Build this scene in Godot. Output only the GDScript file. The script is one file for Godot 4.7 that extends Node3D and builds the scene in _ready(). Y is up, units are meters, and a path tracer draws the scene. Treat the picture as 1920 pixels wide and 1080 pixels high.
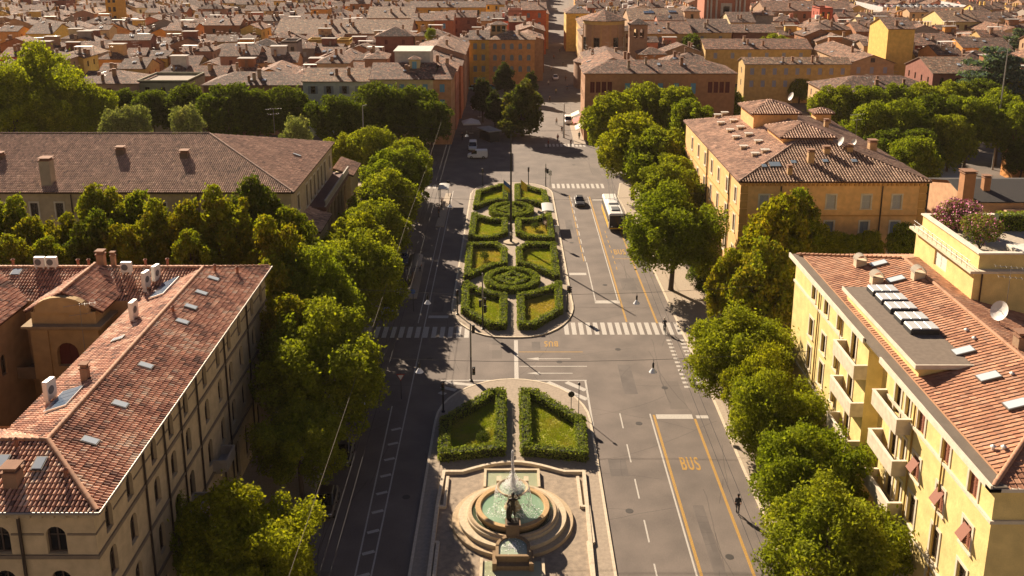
extends Node3D

const AX := 0.35            # x of the boulevard's axis
var used := {}
var mats := {}
var texs := {}
var cache := {}
var footprints := []        # [x0, z0, x1, z1] of hand placed far houses

class Geo:
	var v := PackedVector3Array()
	var n := PackedVector3Array()
	var u := PackedVector2Array()
	var c := PackedColorArray()
	var col := Color.WHITE
	func tri(a: Vector3, b: Vector3, d: Vector3, ua := Vector2.ZERO, ub := Vector2.ZERO, ud := Vector2.ZERO) -> void:
		var nn := (d - a).cross(b - a).normalized()
		v.append(a); v.append(b); v.append(d)
		n.append(nn); n.append(nn); n.append(nn)
		u.append(ua); u.append(ub); u.append(ud)
		c.append(col); c.append(col); c.append(col)
	func trin(a: Vector3, b: Vector3, d: Vector3, na: Vector3, nb: Vector3, nd: Vector3) -> void:
		if (d - a).cross(b - a).dot(na + nb + nd) < 0.0:
			v.append(a); v.append(d); v.append(b)
			n.append(na); n.append(nd); n.append(nb)
		else:
			v.append(a); v.append(b); v.append(d)
			n.append(na); n.append(nb); n.append(nd)
		u.append(Vector2.ZERO); u.append(Vector2.ZERO); u.append(Vector2.ZERO)
		c.append(col); c.append(col); c.append(col)
	func quad(a: Vector3, b: Vector3, d: Vector3, e: Vector3) -> void:
		tri(a, b, d); tri(a, d, e)
	func quadn(a: Vector3, b: Vector3, d: Vector3, e: Vector3, na: Vector3, nb: Vector3, nd: Vector3, ne: Vector3) -> void:
		trin(a, b, d, na, nb, nd); trin(a, d, e, na, nd, ne)
	# a box from corner p to corner q, in the frame b at o
	func box(p: Vector3, q: Vector3, b := Basis.IDENTITY, o := Vector3.ZERO) -> void:
		var k := []
		for i in 8:
			k.append(b * Vector3(q.x if i & 1 else p.x, q.y if i & 2 else p.y, q.z if i & 4 else p.z) + o)
		quad(k[4], k[6], k[7], k[5]); quad(k[1], k[3], k[2], k[0])
		quad(k[5], k[7], k[3], k[1]); quad(k[0], k[2], k[6], k[4])
		quad(k[6], k[2], k[3], k[7]); quad(k[0], k[4], k[5], k[1])
	# a box with bevelled vertical and top edges
	func bev(p: Vector3, q: Vector3, r: float, b := Basis.IDENTITY, o := Vector3.ZERO) -> void:
		var ring := [[p.x + r, p.z], [q.x - r, p.z], [q.x, p.z + r], [q.x, q.z - r], [q.x - r, q.z], [p.x + r, q.z], [p.x, q.z - r], [p.x, p.z + r]]
		var cx := (p.x + q.x) / 2.0
		var cz := (p.z + q.z) / 2.0
		var lo := []; var mi := []; var hi := []
		for e in ring:
			lo.append(b * Vector3(e[0], p.y, e[1]) + o)
			mi.append(b * Vector3(e[0], q.y - r, e[1]) + o)
			hi.append(b * Vector3(e[0] + clampf(cx - e[0], -r, r), q.y, e[1] + clampf(cz - e[1], -r, r)) + o)
		for i in 8:
			var j := (i + 1) % 8
			quad(lo[j], mi[j], mi[i], lo[i]); quad(mi[j], hi[j], hi[i], mi[i])
		for i in range(1, 7):
			tri(hi[0], hi[i], hi[i + 1])
	func poly_top(p: PackedVector2Array, y: float) -> void:
		var ix := Geometry2D.triangulate_polygon(p)
		for i in range(0, ix.size(), 3):
			var a := Vector3(p[ix[i]].x, y, p[ix[i]].y)
			var b := Vector3(p[ix[i + 1]].x, y, p[ix[i + 1]].y)
			var d := Vector3(p[ix[i + 2]].x, y, p[ix[i + 2]].y)
			if (d - a).cross(b - a).y < 0.0:
				tri(a, d, b)
			else:
				tri(a, b, d)
	func prism(p: PackedVector2Array, y0: float, y1: float) -> void:
		poly_top(p, y1)
		var s := 1.0 if Geometry2D.is_polygon_clockwise(p) else -1.0
		for i in p.size():
			var a: Vector2 = p[i]
			var b: Vector2 = p[(i + 1) % p.size()]
			if s > 0.0:
				var t := a; a = b; b = t
			quad(Vector3(a.x, y0, a.y), Vector3(a.x, y1, a.y), Vector3(b.x, y1, b.y), Vector3(b.x, y0, b.y))
	# a round rod through points, with a radius at each
	func tube(path: Array, rad: Array, seg := 6) -> void:
		var rings := []
		for i in path.size():
			var d: Vector3 = (path[mini(i + 1, path.size() - 1)] - path[maxi(i - 1, 0)]).normalized()
			var s: Vector3 = d.cross(Vector3.UP if absf(d.y) < 0.9 else Vector3.RIGHT).normalized()
			var w: Vector3 = s.cross(d)
			var ring := []
			for k in seg:
				var a := TAU * k / seg
				ring.append([path[i] + (s * cos(a) + w * sin(a)) * rad[mini(i, rad.size() - 1)], s * cos(a) + w * sin(a)])
			rings.append(ring)
		for i in rings.size() - 1:
			for k in seg:
				var j := (k + 1) % seg
				var a = rings[i][k]; var b = rings[i + 1][k]; var d = rings[i + 1][j]; var e = rings[i][j]
				quadn(a[0], b[0], d[0], e[0], a[1], b[1], d[1], e[1])
		for k in range(1, seg - 1):
			tri(rings[0][0][0], rings[0][k][0], rings[0][k + 1][0])
			tri(rings[-1][0][0], rings[-1][k + 1][0], rings[-1][k][0])
	# profile of [radius, y] turned round an upright axis at o
	func lathe(prof: Array, seg: int, o := Vector3.ZERO, a0 := 0.0, a1 := TAU) -> void:
		for i in prof.size() - 1:
			var p: Array = prof[i]; var q: Array = prof[i + 1]
			var dr: float = q[0] - p[0]
			var dy: float = q[1] - p[1]
			for k in seg:
				var a := lerpf(a0, a1, float(k) / seg)
				var b := lerpf(a0, a1, float(k + 1) / seg)
				var da := Vector3(cos(a), 0, sin(a)); var db := Vector3(cos(b), 0, sin(b))
				var na := (da * dy - Vector3.UP * dr).normalized()
				var nb := (db * dy - Vector3.UP * dr).normalized()
				quadn(o + da * p[0] + Vector3.UP * p[1], o + da * q[0] + Vector3.UP * q[1], o + db * q[0] + Vector3.UP * q[1], o + db * p[0] + Vector3.UP * p[1], na, na, nb, nb)
	func mesh() -> ArrayMesh:
		var a := []
		a.resize(Mesh.ARRAY_MAX)
		a[Mesh.ARRAY_VERTEX] = v; a[Mesh.ARRAY_NORMAL] = n; a[Mesh.ARRAY_TEX_UV] = u; a[Mesh.ARRAY_COLOR] = c
		var m := ArrayMesh.new()
		m.add_surface_from_arrays(Mesh.PRIMITIVE_TRIANGLES, a)
		return m

# ------------------------------------------------------------------ naming
func numbered(called: String) -> String:
	var k: int = used.get(called, 0)
	used[called] = k + 1
	return called if k == 0 else "%s_%03d" % [called, k]

func tag(o: Node, label: String, category: String, group := "") -> void:
	o.set_meta("label", label)
	o.set_meta("category", category)
	if group != "":
		o.set_meta("group", group)

func thing(called: String, label: String, category: String, at := Vector3.ZERO, turn := 0.0, group := "") -> Node3D:
	var o := Node3D.new()
	o.name = numbered(called)
	add_child(o)
	o.position = at
	o.rotation.y = turn
	tag(o, label, category, group)
	return o

func part(called: String, g, m: Material, parent: Node, at := Vector3.ZERO, b := Basis.IDENTITY) -> MeshInstance3D:
	var o := MeshInstance3D.new()
	o.name = called
	o.mesh = g.mesh() if g is Geo else g
	o.material_override = m
	parent.add_child(o, true)
	o.transform = Transform3D(b, at)
	return o

func single(called: String, g, m: Material, label: String, category: String, group := "", at := Vector3.ZERO) -> MeshInstance3D:
	var o := part(numbered(called), g, m, self, at)
	tag(o, label, category, group)
	return o

func struct(called: String, g, m: Material) -> MeshInstance3D:
	var o := part(called, g, m, self)
	o.set_meta("kind", "structure")
	return o

func copy(src: Node3D, called: String, at: Vector3, turn: float, label: String, group: String, size := Vector3.ONE) -> Node3D:
	var o: Node3D = src.duplicate()
	o.name = numbered(called)
	add_child(o)
	o.position = at
	o.rotation.y = turn
	o.scale = size
	o.set_meta("label", label)
	o.set_meta("group", group)
	return o

func multi(called: String, mesh: Mesh, xs: Array, cols: Array, m: Material, parent: Node) -> MultiMeshInstance3D:
	var mm := MultiMesh.new()
	mm.transform_format = MultiMesh.TRANSFORM_3D
	mm.use_colors = true
	mm.mesh = mesh
	mm.instance_count = xs.size()
	for i in xs.size():
		mm.set_instance_transform(i, xs[i])
		mm.set_instance_color(i, cols[i])
	var o := MultiMeshInstance3D.new()
	o.name = called
	o.multimesh = mm
	o.material_override = m
	o.set_meta("kind", "stuff")
	parent.add_child(o, true)
	return o

const ORD := ["first", "second", "third", "fourth", "fifth", "sixth", "seventh", "eighth", "ninth", "tenth", "eleventh", "twelfth", "thirteenth", "fourteenth", "fifteenth", "sixteenth", "seventeenth", "eighteenth", "nineteenth", "twentieth", "twenty-first", "twenty-second", "twenty-third", "twenty-fourth", "twenty-fifth", "twenty-sixth", "twenty-seventh", "twenty-eighth", "twenty-ninth", "thirtieth"]
func ordinal(i: int) -> String:
	return ORD[i] if i < ORD.size() else "%dth" % (i + 1)

# ------------------------------------------------------------------ materials
func gray_tex(key: String, seed_: int, freq: float, lo: float, hi: float, fine := 0.25, size := 512) -> ImageTexture:
	if texs.has(key):
		return texs[key]
	var f := FastNoiseLite.new()
	f.seed = seed_; f.frequency = freq; f.fractal_octaves = 5
	var im := f.get_seamless_image(size, size)
	var f2 := FastNoiseLite.new()
	f2.seed = seed_ + 7; f2.frequency = 0.22; f2.fractal_octaves = 2
	var im2 := f2.get_seamless_image(size, size)
	var a := im.get_data(); var b := im2.get_data()
	var out := PackedByteArray()
	out.resize(size * size * 3)
	for i in size * size:
		var t := (a[i] * (1.0 - fine) + b[i] * fine) / 255.0
		var g := int(clampf(lerpf(lo, hi, clampf((t - 0.5) * 1.7 + 0.5, 0, 1)), 0, 1) * 255)
		out[i * 3] = g; out[i * 3 + 1] = g; out[i * 3 + 2] = g
	texs[key] = ImageTexture.create_from_image(Image.create_from_data(size, size, false, Image.FORMAT_RGB8, out))
	return texs[key]

func normal_tex(key: String, seed_: int, freq: float, strength: float, size := 512) -> ImageTexture:
	if texs.has(key):
		return texs[key]
	var f := FastNoiseLite.new()
	f.seed = seed_; f.frequency = freq; f.fractal_octaves = 4
	var im := f.get_seamless_image(size, size)
	im.convert(Image.FORMAT_RGBA8)
	im.bump_map_to_normal_map(strength)
	texs[key] = ImageTexture.create_from_image(im)
	return texs[key]

func flat(key: String, hex: String, rough := 0.8, metal := 0.0) -> StandardMaterial3D:
	if mats.has(key):
		return mats[key]
	var m := StandardMaterial3D.new()
	m.albedo_color = Color(hex)
	m.roughness = rough
	m.metallic = metal
	mats[key] = m
	return m

func plaster(hex: String, scale_ := 0.11, rough := 0.92) -> StandardMaterial3D:
	var key := "plaster" + hex
	if mats.has(key):
		return mats[key]
	var m := StandardMaterial3D.new()
	m.albedo_color = Color(hex)
	m.albedo_texture = gray_tex("stain", 3, 0.012, 0.86, 1.0, 0.4)
	m.uv1_triplanar = true
	m.uv1_world_triplanar = true
	m.uv1_scale = Vector3.ONE * scale_
	m.normal_enabled = true
	m.normal_texture = normal_tex("plastern", 11, 0.06, 3.0)
	m.normal_scale = 0.14
	m.roughness = rough
	mats[key] = m
	return m

func vcol(key: String, rough := 0.75, back := 0.0) -> StandardMaterial3D:
	if mats.has(key):
		return mats[key]
	var m := StandardMaterial3D.new()
	m.vertex_color_use_as_albedo = true
	m.roughness = rough
	if back > 0.0:
		m.backlight_enabled = true
		m.backlight = Color(back, back, back * 0.5)
	mats[key] = m
	return m

# curved tile courses for the roofs too far off to tell tile from tile
func roof_mat(key: String, tint: Color, vary: float, seed_: int) -> StandardMaterial3D:
	if mats.has(key):
		return mats[key]
	var rng := RandomNumberGenerator.new()
	rng.seed = seed_
	var size := 512
	var cols := 32
	var rows := 20
	var tone := []
	for i in cols * rows:
		var k := rng.randf()
		var b := 1.0 + vary * rng.randfn() * 0.5
		var c := tint * b
		if k < 0.13: c = c.lerp(Color(0.62, 0.56, 0.46), 0.5)
		elif k < 0.26: c = c.lerp(Color(0.26, 0.21, 0.18), 0.5)
		elif k < 0.36: c = c.lerp(Color(0.66, 0.36, 0.22), 0.45)
		tone.append(c)
	var f := FastNoiseLite.new()
	f.seed = seed_; f.frequency = 0.008; f.fractal_octaves = 4
	var st := f.get_seamless_image(size, size).get_data()
	var out := PackedByteArray(); out.resize(size * size * 3)
	var hgt := PackedByteArray(); hgt.resize(size * size)
	for y in size:
		var ry := float(y) * rows / size
		var r := int(ry)
		var fy := ry - r
		for x in size:
			var rx := float(x) * cols / size
			var q := int(rx)
			var fx := rx - q
			var c: Color = tone[r * cols + q]
			var s := 0.62 + 0.76 * st[y * size + x] / 255.0
			var i := y * size + x
			out[i * 3] = int(clampf(c.r * s, 0, 1) * 255); out[i * 3 + 1] = int(clampf(c.g * s, 0, 1) * 255); out[i * 3 + 2] = int(clampf(c.b * s, 0, 1) * 255)
			hgt[i] = int((sin(fx * PI) * 0.75 + fy * 0.25) * 255)
	var him := Image.create_from_data(size, size, false, Image.FORMAT_L8, hgt)
	him.convert(Image.FORMAT_RGBA8)
	him.bump_map_to_normal_map(5.0)
	var m := StandardMaterial3D.new()
	m.albedo_texture = ImageTexture.create_from_image(Image.create_from_data(size, size, false, Image.FORMAT_RGB8, out))
	m.normal_enabled = true
	m.normal_texture = ImageTexture.create_from_image(him)
	m.normal_scale = 1.0
	m.roughness = 0.9
	mats[key] = m
	return m

# ------------------------------------------------------------------ walls with real openings
# P: foot of the wall at its start; U: along; N: outwards; holes: [u0, u1, v0, v1, arched]
func facade(g: Geo, P: Vector3, U: Vector3, N: Vector3, W: float, y0: float, y1: float, holes: Array, deep := 0.22) -> void:
	var us := [0.0, W]
	var vs := [y0, y1]
	for h in holes:
		for k in [h[0], h[1]]:
			if not us.has(k): us.append(k)
		for k in [h[2], h[3]]:
			if not vs.has(k): vs.append(k)
	us.sort(); vs.sort()
	for i in us.size() - 1:
		for j in vs.size() - 1:
			var cu: float = (us[i] + us[i + 1]) / 2.0
			var cv: float = (vs[j] + vs[j + 1]) / 2.0
			var open := false
			for h in holes:
				if cu > h[0] and cu < h[1] and cv > h[2] and cv < h[3]:
					open = true
					break
			if not open:
				g.quad(P + U * us[i] + Vector3.UP * vs[j], P + U * us[i] + Vector3.UP * vs[j + 1], P + U * us[i + 1] + Vector3.UP * vs[j + 1], P + U * us[i + 1] + Vector3.UP * vs[j])
	var B := -N * deep
	for h in holes:
		var a = P + U * h[0] + Vector3.UP * h[2]
		var b = P + U * h[0] + Vector3.UP * h[3]
		var c = P + U * h[1] + Vector3.UP * h[3]
		var d = P + U * h[1] + Vector3.UP * h[2]
		g.quad(a, a + B, b + B, b); g.quad(d, c, c + B, d + B); g.quad(a, d, d + B, a + B)
		if h.size() > 4 and h[4]:
			var r: float = (h[1] - h[0]) / 2.0
			var m = P + U * (h[0] + r) + Vector3.UP * (h[3] - r)
			var last = m - U * r
			for k in range(1, 9):
				var t := PI - PI * k / 8.0
				var p = m + U * (cos(t) * r) + Vector3.UP * (sin(t) * r)
				g.tri(last, b if k <= 4 else c, p)
				g.quad(last, p, p + B, last + B)
				last = p
			g.tri(b, c, m + Vector3.UP * r)
		else:
			g.quad(b, b + B, c + B, c)

const SHUT := {"slate": "6f7a83", "blue": "5f93b0", "red": "5a1f1a", "lilac": "8d93a8", "white": "cfcbc2", "brown": "7d4a34", "grey": "a9aaa8", "green": "3f5144"}

func win_mesh(kind: String, w: float, h: float) -> ArrayMesh:
	var key := "%s %.2f %.2f" % [kind, w, h]
	if cache.has(key):
		return cache[key]
	var g := Geo.new()
	var x := w / 2.0
	match kind:
		"pane":
			g.box(Vector3(-x, 0, -0.02), Vector3(x, h, 0))
		"frame":
			var t := 0.1
			g.box(Vector3(-x, 0, -0.03), Vector3(-x + t, h, 0.04)); g.box(Vector3(x - t, 0, -0.03), Vector3(x, h, 0.04))
			g.box(Vector3(-x + t, 0, -0.03), Vector3(x - t, t, 0.04)); g.box(Vector3(-x + t, h - t, -0.03), Vector3(x - t, h, 0.04))
			g.box(Vector3(-0.035, t, -0.03), Vector3(0.035, h - t, 0.045))
			g.box(Vector3(-x + t, h * 0.62, -0.025), Vector3(-0.035, h * 0.62 + 0.05, 0.035)); g.box(Vector3(0.035, h * 0.62, -0.025), Vector3(x - t, h * 0.62 + 0.05, 0.035))
		"surround":
			var t := 0.2
			g.box(Vector3(-x - t, 0, 0), Vector3(-x, h, 0.05)); g.box(Vector3(x, 0, 0), Vector3(x + t, h, 0.05))
			g.box(Vector3(-x - t, h, 0), Vector3(x + t, h + t, 0.055)); g.box(Vector3(-x - t - 0.06, -0.12, 0), Vector3(x + t + 0.06, 0, 0.12))
		"leaf":
			var n := int(h / 0.14)
			g.box(Vector3(-x, 0, 0), Vector3(-x + 0.06, h, 0.05)); g.box(Vector3(x - 0.06, 0, 0), Vector3(x, h, 0.05))
			g.box(Vector3(-x, 0, 0), Vector3(x, 0.06, 0.045)); g.box(Vector3(-x, h - 0.06, 0), Vector3(x, h, 0.045)); g.box(Vector3(-x, h * 0.5 - 0.04, 0), Vector3(x, h * 0.5 + 0.04, 0.045))
			for i in n:
				var y := 0.06 + (h - 0.12) * i / n
				g.quad(Vector3(-x, y, 0.04), Vector3(-x, y + 0.12, 0.01), Vector3(x, y + 0.12, 0.01), Vector3(x, y, 0.04))
		"shut":
			for s in [-1, 1]:
				g.box(Vector3(minf(0.01 * s, x * s), 0, 0), Vector3(maxf(0.01 * s, x * s), h, 0.04))
				g.box(Vector3(minf(0.06 * s, (x - 0.06) * s), 0.1, 0.04), Vector3(maxf(0.06 * s, (x - 0.06) * s), h * 0.46, 0.055))
				g.box(Vector3(minf(0.06 * s, (x - 0.06) * s), h * 0.54, 0.04), Vector3(maxf(0.06 * s, (x - 0.06) * s), h - 0.1, 0.055))
	cache[key] = g.mesh()
	return cache[key]

func glass() -> StandardMaterial3D:
	var m := flat("glass", "15181b", 0.08)
	return m

# one window in its opening; fine: with surround, louvres and casement bars
func win(parent: Node, P: Vector3, U: Vector3, N: Vector3, h: Array, style: String, deep := 0.22, fine := false) -> void:
	var w: float = h[1] - h[0]
	var t: float = h[3] - h[2]
	var b := Basis(U, Vector3.UP, N)
	var at = P + U * ((h[0] + h[1]) / 2.0) + Vector3.UP * h[2]
	var arch: bool = h.size() > 4 and h[4]
	if style in ["dark", "open", "arch", "casement"]:
		var fr := part("window", win_mesh("frame", w, t), flat("frame_white", "b9b2a4" if style != "arch" else "4b3d33", 0.6), parent, at - N * (deep - 0.05), b)
		part("pane", win_mesh("pane", w, t), glass(), fr, Vector3(0, 0, -0.005))
		if style == "open":
			for s in [-1, 1]:
				part("shutter", win_mesh("leaf" if fine else "shut", w * 0.5, t), flat("shutter_slate", SHUT.slate, 0.7), fr, Vector3(s * w * 0.77, 0, deep - 0.03))
	else:
		var m := flat("shutter_" + style, SHUT.get(style, "6f7a83"), 0.7)
		if fine:
			var fr := part("window", win_mesh("pane", w, t), glass(), parent, at - N * (deep - 0.03), b)
			for s in [-1, 1]:
				part("shutter", win_mesh("leaf", w * 0.5 - 0.01, t), m, fr, Vector3(s * w * 0.25, 0, 0.06))
		else:
			part("window", win_mesh("shut", w, t), m, parent, at - N * (deep - 0.04), b)
	if fine and not arch:
		part("window_surround", win_mesh("surround", w, t), plaster("d8cdb6"), parent, at + N * 0.002, b)

func grid(W: float, n: int, sills: Array, w: float, h: float, arch := false, margin := 1.2) -> Array:
	var out := []
	for y in sills:
		for i in n:
			var c := margin + (W - 2.0 * margin) * (i + 0.5) / n
			out.append([c - w / 2.0, c + w / 2.0, y, y + h, arch])
	return out

# one roof slope: p[0], p[1] is the eave
func slab(g: Geo, p: Array, thick := 0.16) -> void:
	var e: Vector3 = (p[1] - p[0]).normalized()
	var nn: Vector3 = (p[2] - p[0]).cross(p[1] - p[0]).normalized()
	if nn.y < 0: nn = -nn
	var s: Vector3 = e.cross(nn).normalized()
	if s.y < 0: s = -s
	var uv := []
	for q in p:
		uv.append(Vector2((q - p[0]).dot(e) / 8.0 + p[0].x * 0.013 + p[0].z * 0.031, -(q - p[0]).dot(s) / 7.2 + p[0].z * 0.017))
	var dn := Vector3.DOWN * thick
	for i in range(1, p.size() - 1):
		var flip: bool = (p[i + 1] - p[0]).cross(p[i] - p[0]).y < 0
		var a := i + 1 if flip else i
		var b := i if flip else i + 1
		g.tri(p[0], p[a], p[b], uv[0], uv[a], uv[b])
		g.tri(p[0] + dn, p[b] + dn, p[a] + dn, uv[0], uv[b], uv[a])
	for i in p.size():
		var a: Vector3 = p[i]; var b: Vector3 = p[(i + 1) % p.size()]
		g.quad(a, b, b + dn, a + dn)

# slopes of a roof over the rectangle x0..x1, z0 (front) .. z1 (back, smaller)
func slopes(kind: String, x0: float, x1: float, z0: float, z1: float, y: float, rise: float, o := 0.45) -> Array:
	var out := []
	var D := z0 - z1
	var W := x1 - x0
	match kind:
		"x", "hx":
			var k := rise / (D / 2.0)
			var ye := y - k * o
			var zm := (z0 + z1) / 2.0
			var yr := y + rise
			if kind == "x":
				out.append([Vector3(x0 - 0.3, ye, z0 + o), Vector3(x1 + 0.3, ye, z0 + o), Vector3(x1 + 0.3, yr, zm), Vector3(x0 - 0.3, yr, zm)])
				out.append([Vector3(x1 + 0.3, ye, z1 - o), Vector3(x0 - 0.3, ye, z1 - o), Vector3(x0 - 0.3, yr, zm), Vector3(x1 + 0.3, yr, zm)])
			else:
				var ins := minf(D / 2.0 + o, W / 2.0 + o - 0.05)
				var a := Vector3(x0 - o + ins, yr, zm); var b := Vector3(x1 + o - ins, yr, zm)
				out.append([Vector3(x0 - o, ye, z0 + o), Vector3(x1 + o, ye, z0 + o), b, a])
				out.append([Vector3(x1 + o, ye, z1 - o), Vector3(x0 - o, ye, z1 - o), a, b])
				out.append([Vector3(x1 + o, ye, z0 + o), Vector3(x1 + o, ye, z1 - o), b])
				out.append([Vector3(x0 - o, ye, z1 - o), Vector3(x0 - o, ye, z0 + o), a])
		"z", "hz":
			var k := rise / (W / 2.0)
			var ye := y - k * o
			var xm := (x0 + x1) / 2.0
			var yr := y + rise
			if kind == "z":
				out.append([Vector3(x0 - o, ye, z1 - 0.3), Vector3(x0 - o, ye, z0 + 0.3), Vector3(xm, yr, z0 + 0.3), Vector3(xm, yr, z1 - 0.3)])
				out.append([Vector3(x1 + o, ye, z0 + 0.3), Vector3(x1 + o, ye, z1 - 0.3), Vector3(xm, yr, z1 - 0.3), Vector3(xm, yr, z0 + 0.3)])
			else:
				var ins := minf(W / 2.0 + o, D / 2.0 + o - 0.05)
				var a := Vector3(xm, yr, z0 + o - ins); var b := Vector3(xm, yr, z1 - o + ins)
				out.append([Vector3(x0 - o, ye, z1 - o), Vector3(x0 - o, ye, z0 + o), a, b])
				out.append([Vector3(x1 + o, ye, z0 + o), Vector3(x1 + o, ye, z1 - o), b, a])
				out.append([Vector3(x0 - o, ye, z0 + o), Vector3(x1 + o, ye, z0 + o), a])
				out.append([Vector3(x1 + o, ye, z1 - o), Vector3(x0 - o, ye, z1 - o), b])
	return out

func chimney(parent: Node, at: Vector3, h: float, w := 0.6, hex := "b08a68") -> void:
	var g := Geo.new()
	g.box(Vector3(-w / 2, -0.8, -w / 2), Vector3(w / 2, h, w / 2))
	var c := part("chimney", g, plaster(hex), parent, at)
	var k := Geo.new()
	k.box(Vector3(-w * 0.6, h, -w * 0.6), Vector3(w * 0.6, h + 0.1, w * 0.6))
	k.box(Vector3(-w * 0.42, h + 0.1, -w * 0.42), Vector3(w * 0.42, h + 0.3, w * 0.42))
	k.box(Vector3(-w * 0.62, h + 0.3, -w * 0.62), Vector3(w * 0.62, h + 0.38, w * 0.62))
	part("chimney_cap", k, plaster("8f6a52"), c)

# a house: local x along its front, front at z = 0, body back to z = -D
func house(called: String, label: String, category: String, at: Vector3, turn: float, W: float, D: float, h: float, kind: String, rise: float, wall: Material, roof: Material, fronts: Dictionary, style: String, group := "", fine := false) -> Node3D:
	var o := thing(called, label, category, at, turn, group)
	var g := Geo.new()
	var sides := {"f": [Vector3.ZERO, Vector3.RIGHT, Vector3.BACK, W], "r": [Vector3(W, 0, 0), Vector3.FORWARD, Vector3.RIGHT, D], "b": [Vector3(W, 0, -D), Vector3.LEFT, Vector3.FORWARD, W], "l": [Vector3(0, 0, -D), Vector3.BACK, Vector3.LEFT, D]}
	for s in sides:
		var q = sides[s]
		var holes: Array = fronts.get(s, [])
		facade(g, q[0], q[1], q[2], q[3], 0.0, h, holes)
		for x in holes:
			win(o, q[0], q[1], q[2], x, x[5] if x.size() > 5 else style, 0.22, fine)
	if kind == "x":
		for x in [0.0, W]:
			g.tri(Vector3(x, h, 0), Vector3(x, h + rise - 0.05, -D / 2), Vector3(x, h, -D))
	elif kind == "z":
		for z in [0.0, -D]:
			g.tri(Vector3(0, h, z), Vector3(W / 2, h + rise - 0.05, z), Vector3(W, h, z))
	elif kind == "f":
		var d := Geo.new()
		d.box(Vector3(0.25, h - 0.5, -D + 0.25), Vector3(W - 0.25, h - 0.35, -0.25))
		part("roof", d, plaster("8a7c6c"), o)
		for s in [[0.0, -0.25, W, 0.0], [0.0, -D, W, -D + 0.25], [0.0, -D + 0.25, 0.25, -0.25], [W - 0.25, -D + 0.25, W, -0.25]]:
			g.box(Vector3(s[0], h - 0.3, s[1]) , Vector3(s[2], h + 0.35, s[3]))
	part("wall", g, wall, o)
	if kind != "f":
		var r := Geo.new()
		for p in slopes(kind, 0, W, 0, -D, h, rise):
			slab(r, p)
		part("roof", r, roof, o)
		var k := Geo.new()
		k.box(Vector3(-0.18, h - 0.42, 0.0), Vector3(W + 0.18, h - 0.2, 0.2))
		part("cornice", k, wall, o)
	return o

# real tiles laid over a slope (eave first), with one tone each
func tile_slope(parent: Node, p: Array, tile: Mesh, du: float, dv: float, tones: Array, seed_: int, lift := 0.03, blotch := 0.5) -> void:
	var rng := RandomNumberGenerator.new()
	rng.seed = seed_
	var e: Vector3 = (p[1] - p[0]).normalized()
	var nn: Vector3 = (p[2] - p[0]).cross(p[1] - p[0]).normalized()
	if nn.y < 0: nn = -nn
	var s: Vector3 = nn.cross(e).normalized()
	if s.y < 0: s = -s
	var poly := PackedVector2Array()
	var hi := Vector2(-1e9, -1e9); var lo := Vector2(1e9, 1e9)
	for q in p:
		var t := Vector2((q - p[0]).dot(e), (q - p[0]).dot(s))
		poly.append(t)
		hi = hi.max(t); lo = lo.min(t)
	var xs := []; var cs := []
	var b := Basis(e, nn, e.cross(nn))
	var sgn := 1.0 if (e.cross(nn)).dot(s) > 0 else -1.0
	if sgn < 0: b = Basis(-e, nn, s)
	var patch := FastNoiseLite.new()
	patch.seed = seed_; patch.frequency = 0.22; patch.fractal_octaves = 3
	var v := lo.y
	var odd := 0
	while v < hi.y:
		var uu := lo.x
		while uu < hi.x:
			var c := Vector2(uu + du / 2, v + dv / 2)
			if Geometry2D.is_point_in_polygon(c, poly):
				var at: Vector3 = p[0] + e * c.x + s * c.y + nn * (lift + rng.randf() * 0.012)
				xs.append(Transform3D(b.rotated(nn, rng.randfn() * 0.02), at))
				var k := clampf(patch.get_noise_2d(c.x, c.y) * blotch + 0.5 + rng.randfn() * 0.17, 0, 0.999)
				var base: Color = tones[int(k * tones.size())]
				cs.append(base * (1.0 + rng.randfn() * 0.12))
			uu += du
		v += dv
		odd += 1
	multi("tiles", tile, xs, cs, vcol("tile", 0.85), parent)

# barrel tile: local x across, z up the slope
func barrel(w: float, l: float) -> ArrayMesh:
	var g := Geo.new()
	for k in 5:
		var a := PI * k / 5.0; var b := PI * (k + 1) / 5.0
		var f := func(t: float, z: float, q: float) -> Vector3: return Vector3(-cos(t) * w / 2 * q, sin(t) * w * 0.42 * q - (0.02 if z > 0 else -0.025), z)
		var na := Vector3(-cos(a), sin(a), 0); var nb := Vector3(-cos(b), sin(b), 0)
		g.quadn(f.call(a, -l / 2, 1.0), f.call(a, l / 2, 0.8), f.call(b, l / 2, 0.8), f.call(b, -l / 2, 1.0), na, na, nb, nb)
		g.tri(Vector3(0, -0.0, -l / 2), f.call(a, -l / 2, 1.0), f.call(b, -l / 2, 1.0))
	return g.mesh()

# flat interlocking tile with a raised roll and a lower edge
func pan(w: float, l: float) -> ArrayMesh:
	var g := Geo.new()
	var pr := [[-w / 2, 0.0], [-w * 0.36, 0.035], [-w * 0.2, 0.012], [w * 0.2, 0.008], [w * 0.42, 0.0], [w / 2, 0.0]]
	for i in pr.size() - 1:
		var a = pr[i]; var b = pr[i + 1]
		g.quad(Vector3(a[0], a[1] + 0.03, -l / 2), Vector3(a[0], a[1], l / 2), Vector3(b[0], b[1], l / 2), Vector3(b[0], b[1] + 0.03, -l / 2))
		g.quad(Vector3(a[0], -0.02, -l / 2), Vector3(a[0], a[1] + 0.03, -l / 2), Vector3(b[0], b[1] + 0.03, -l / 2), Vector3(b[0], -0.02, -l / 2))
	return g.mesh()

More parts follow.
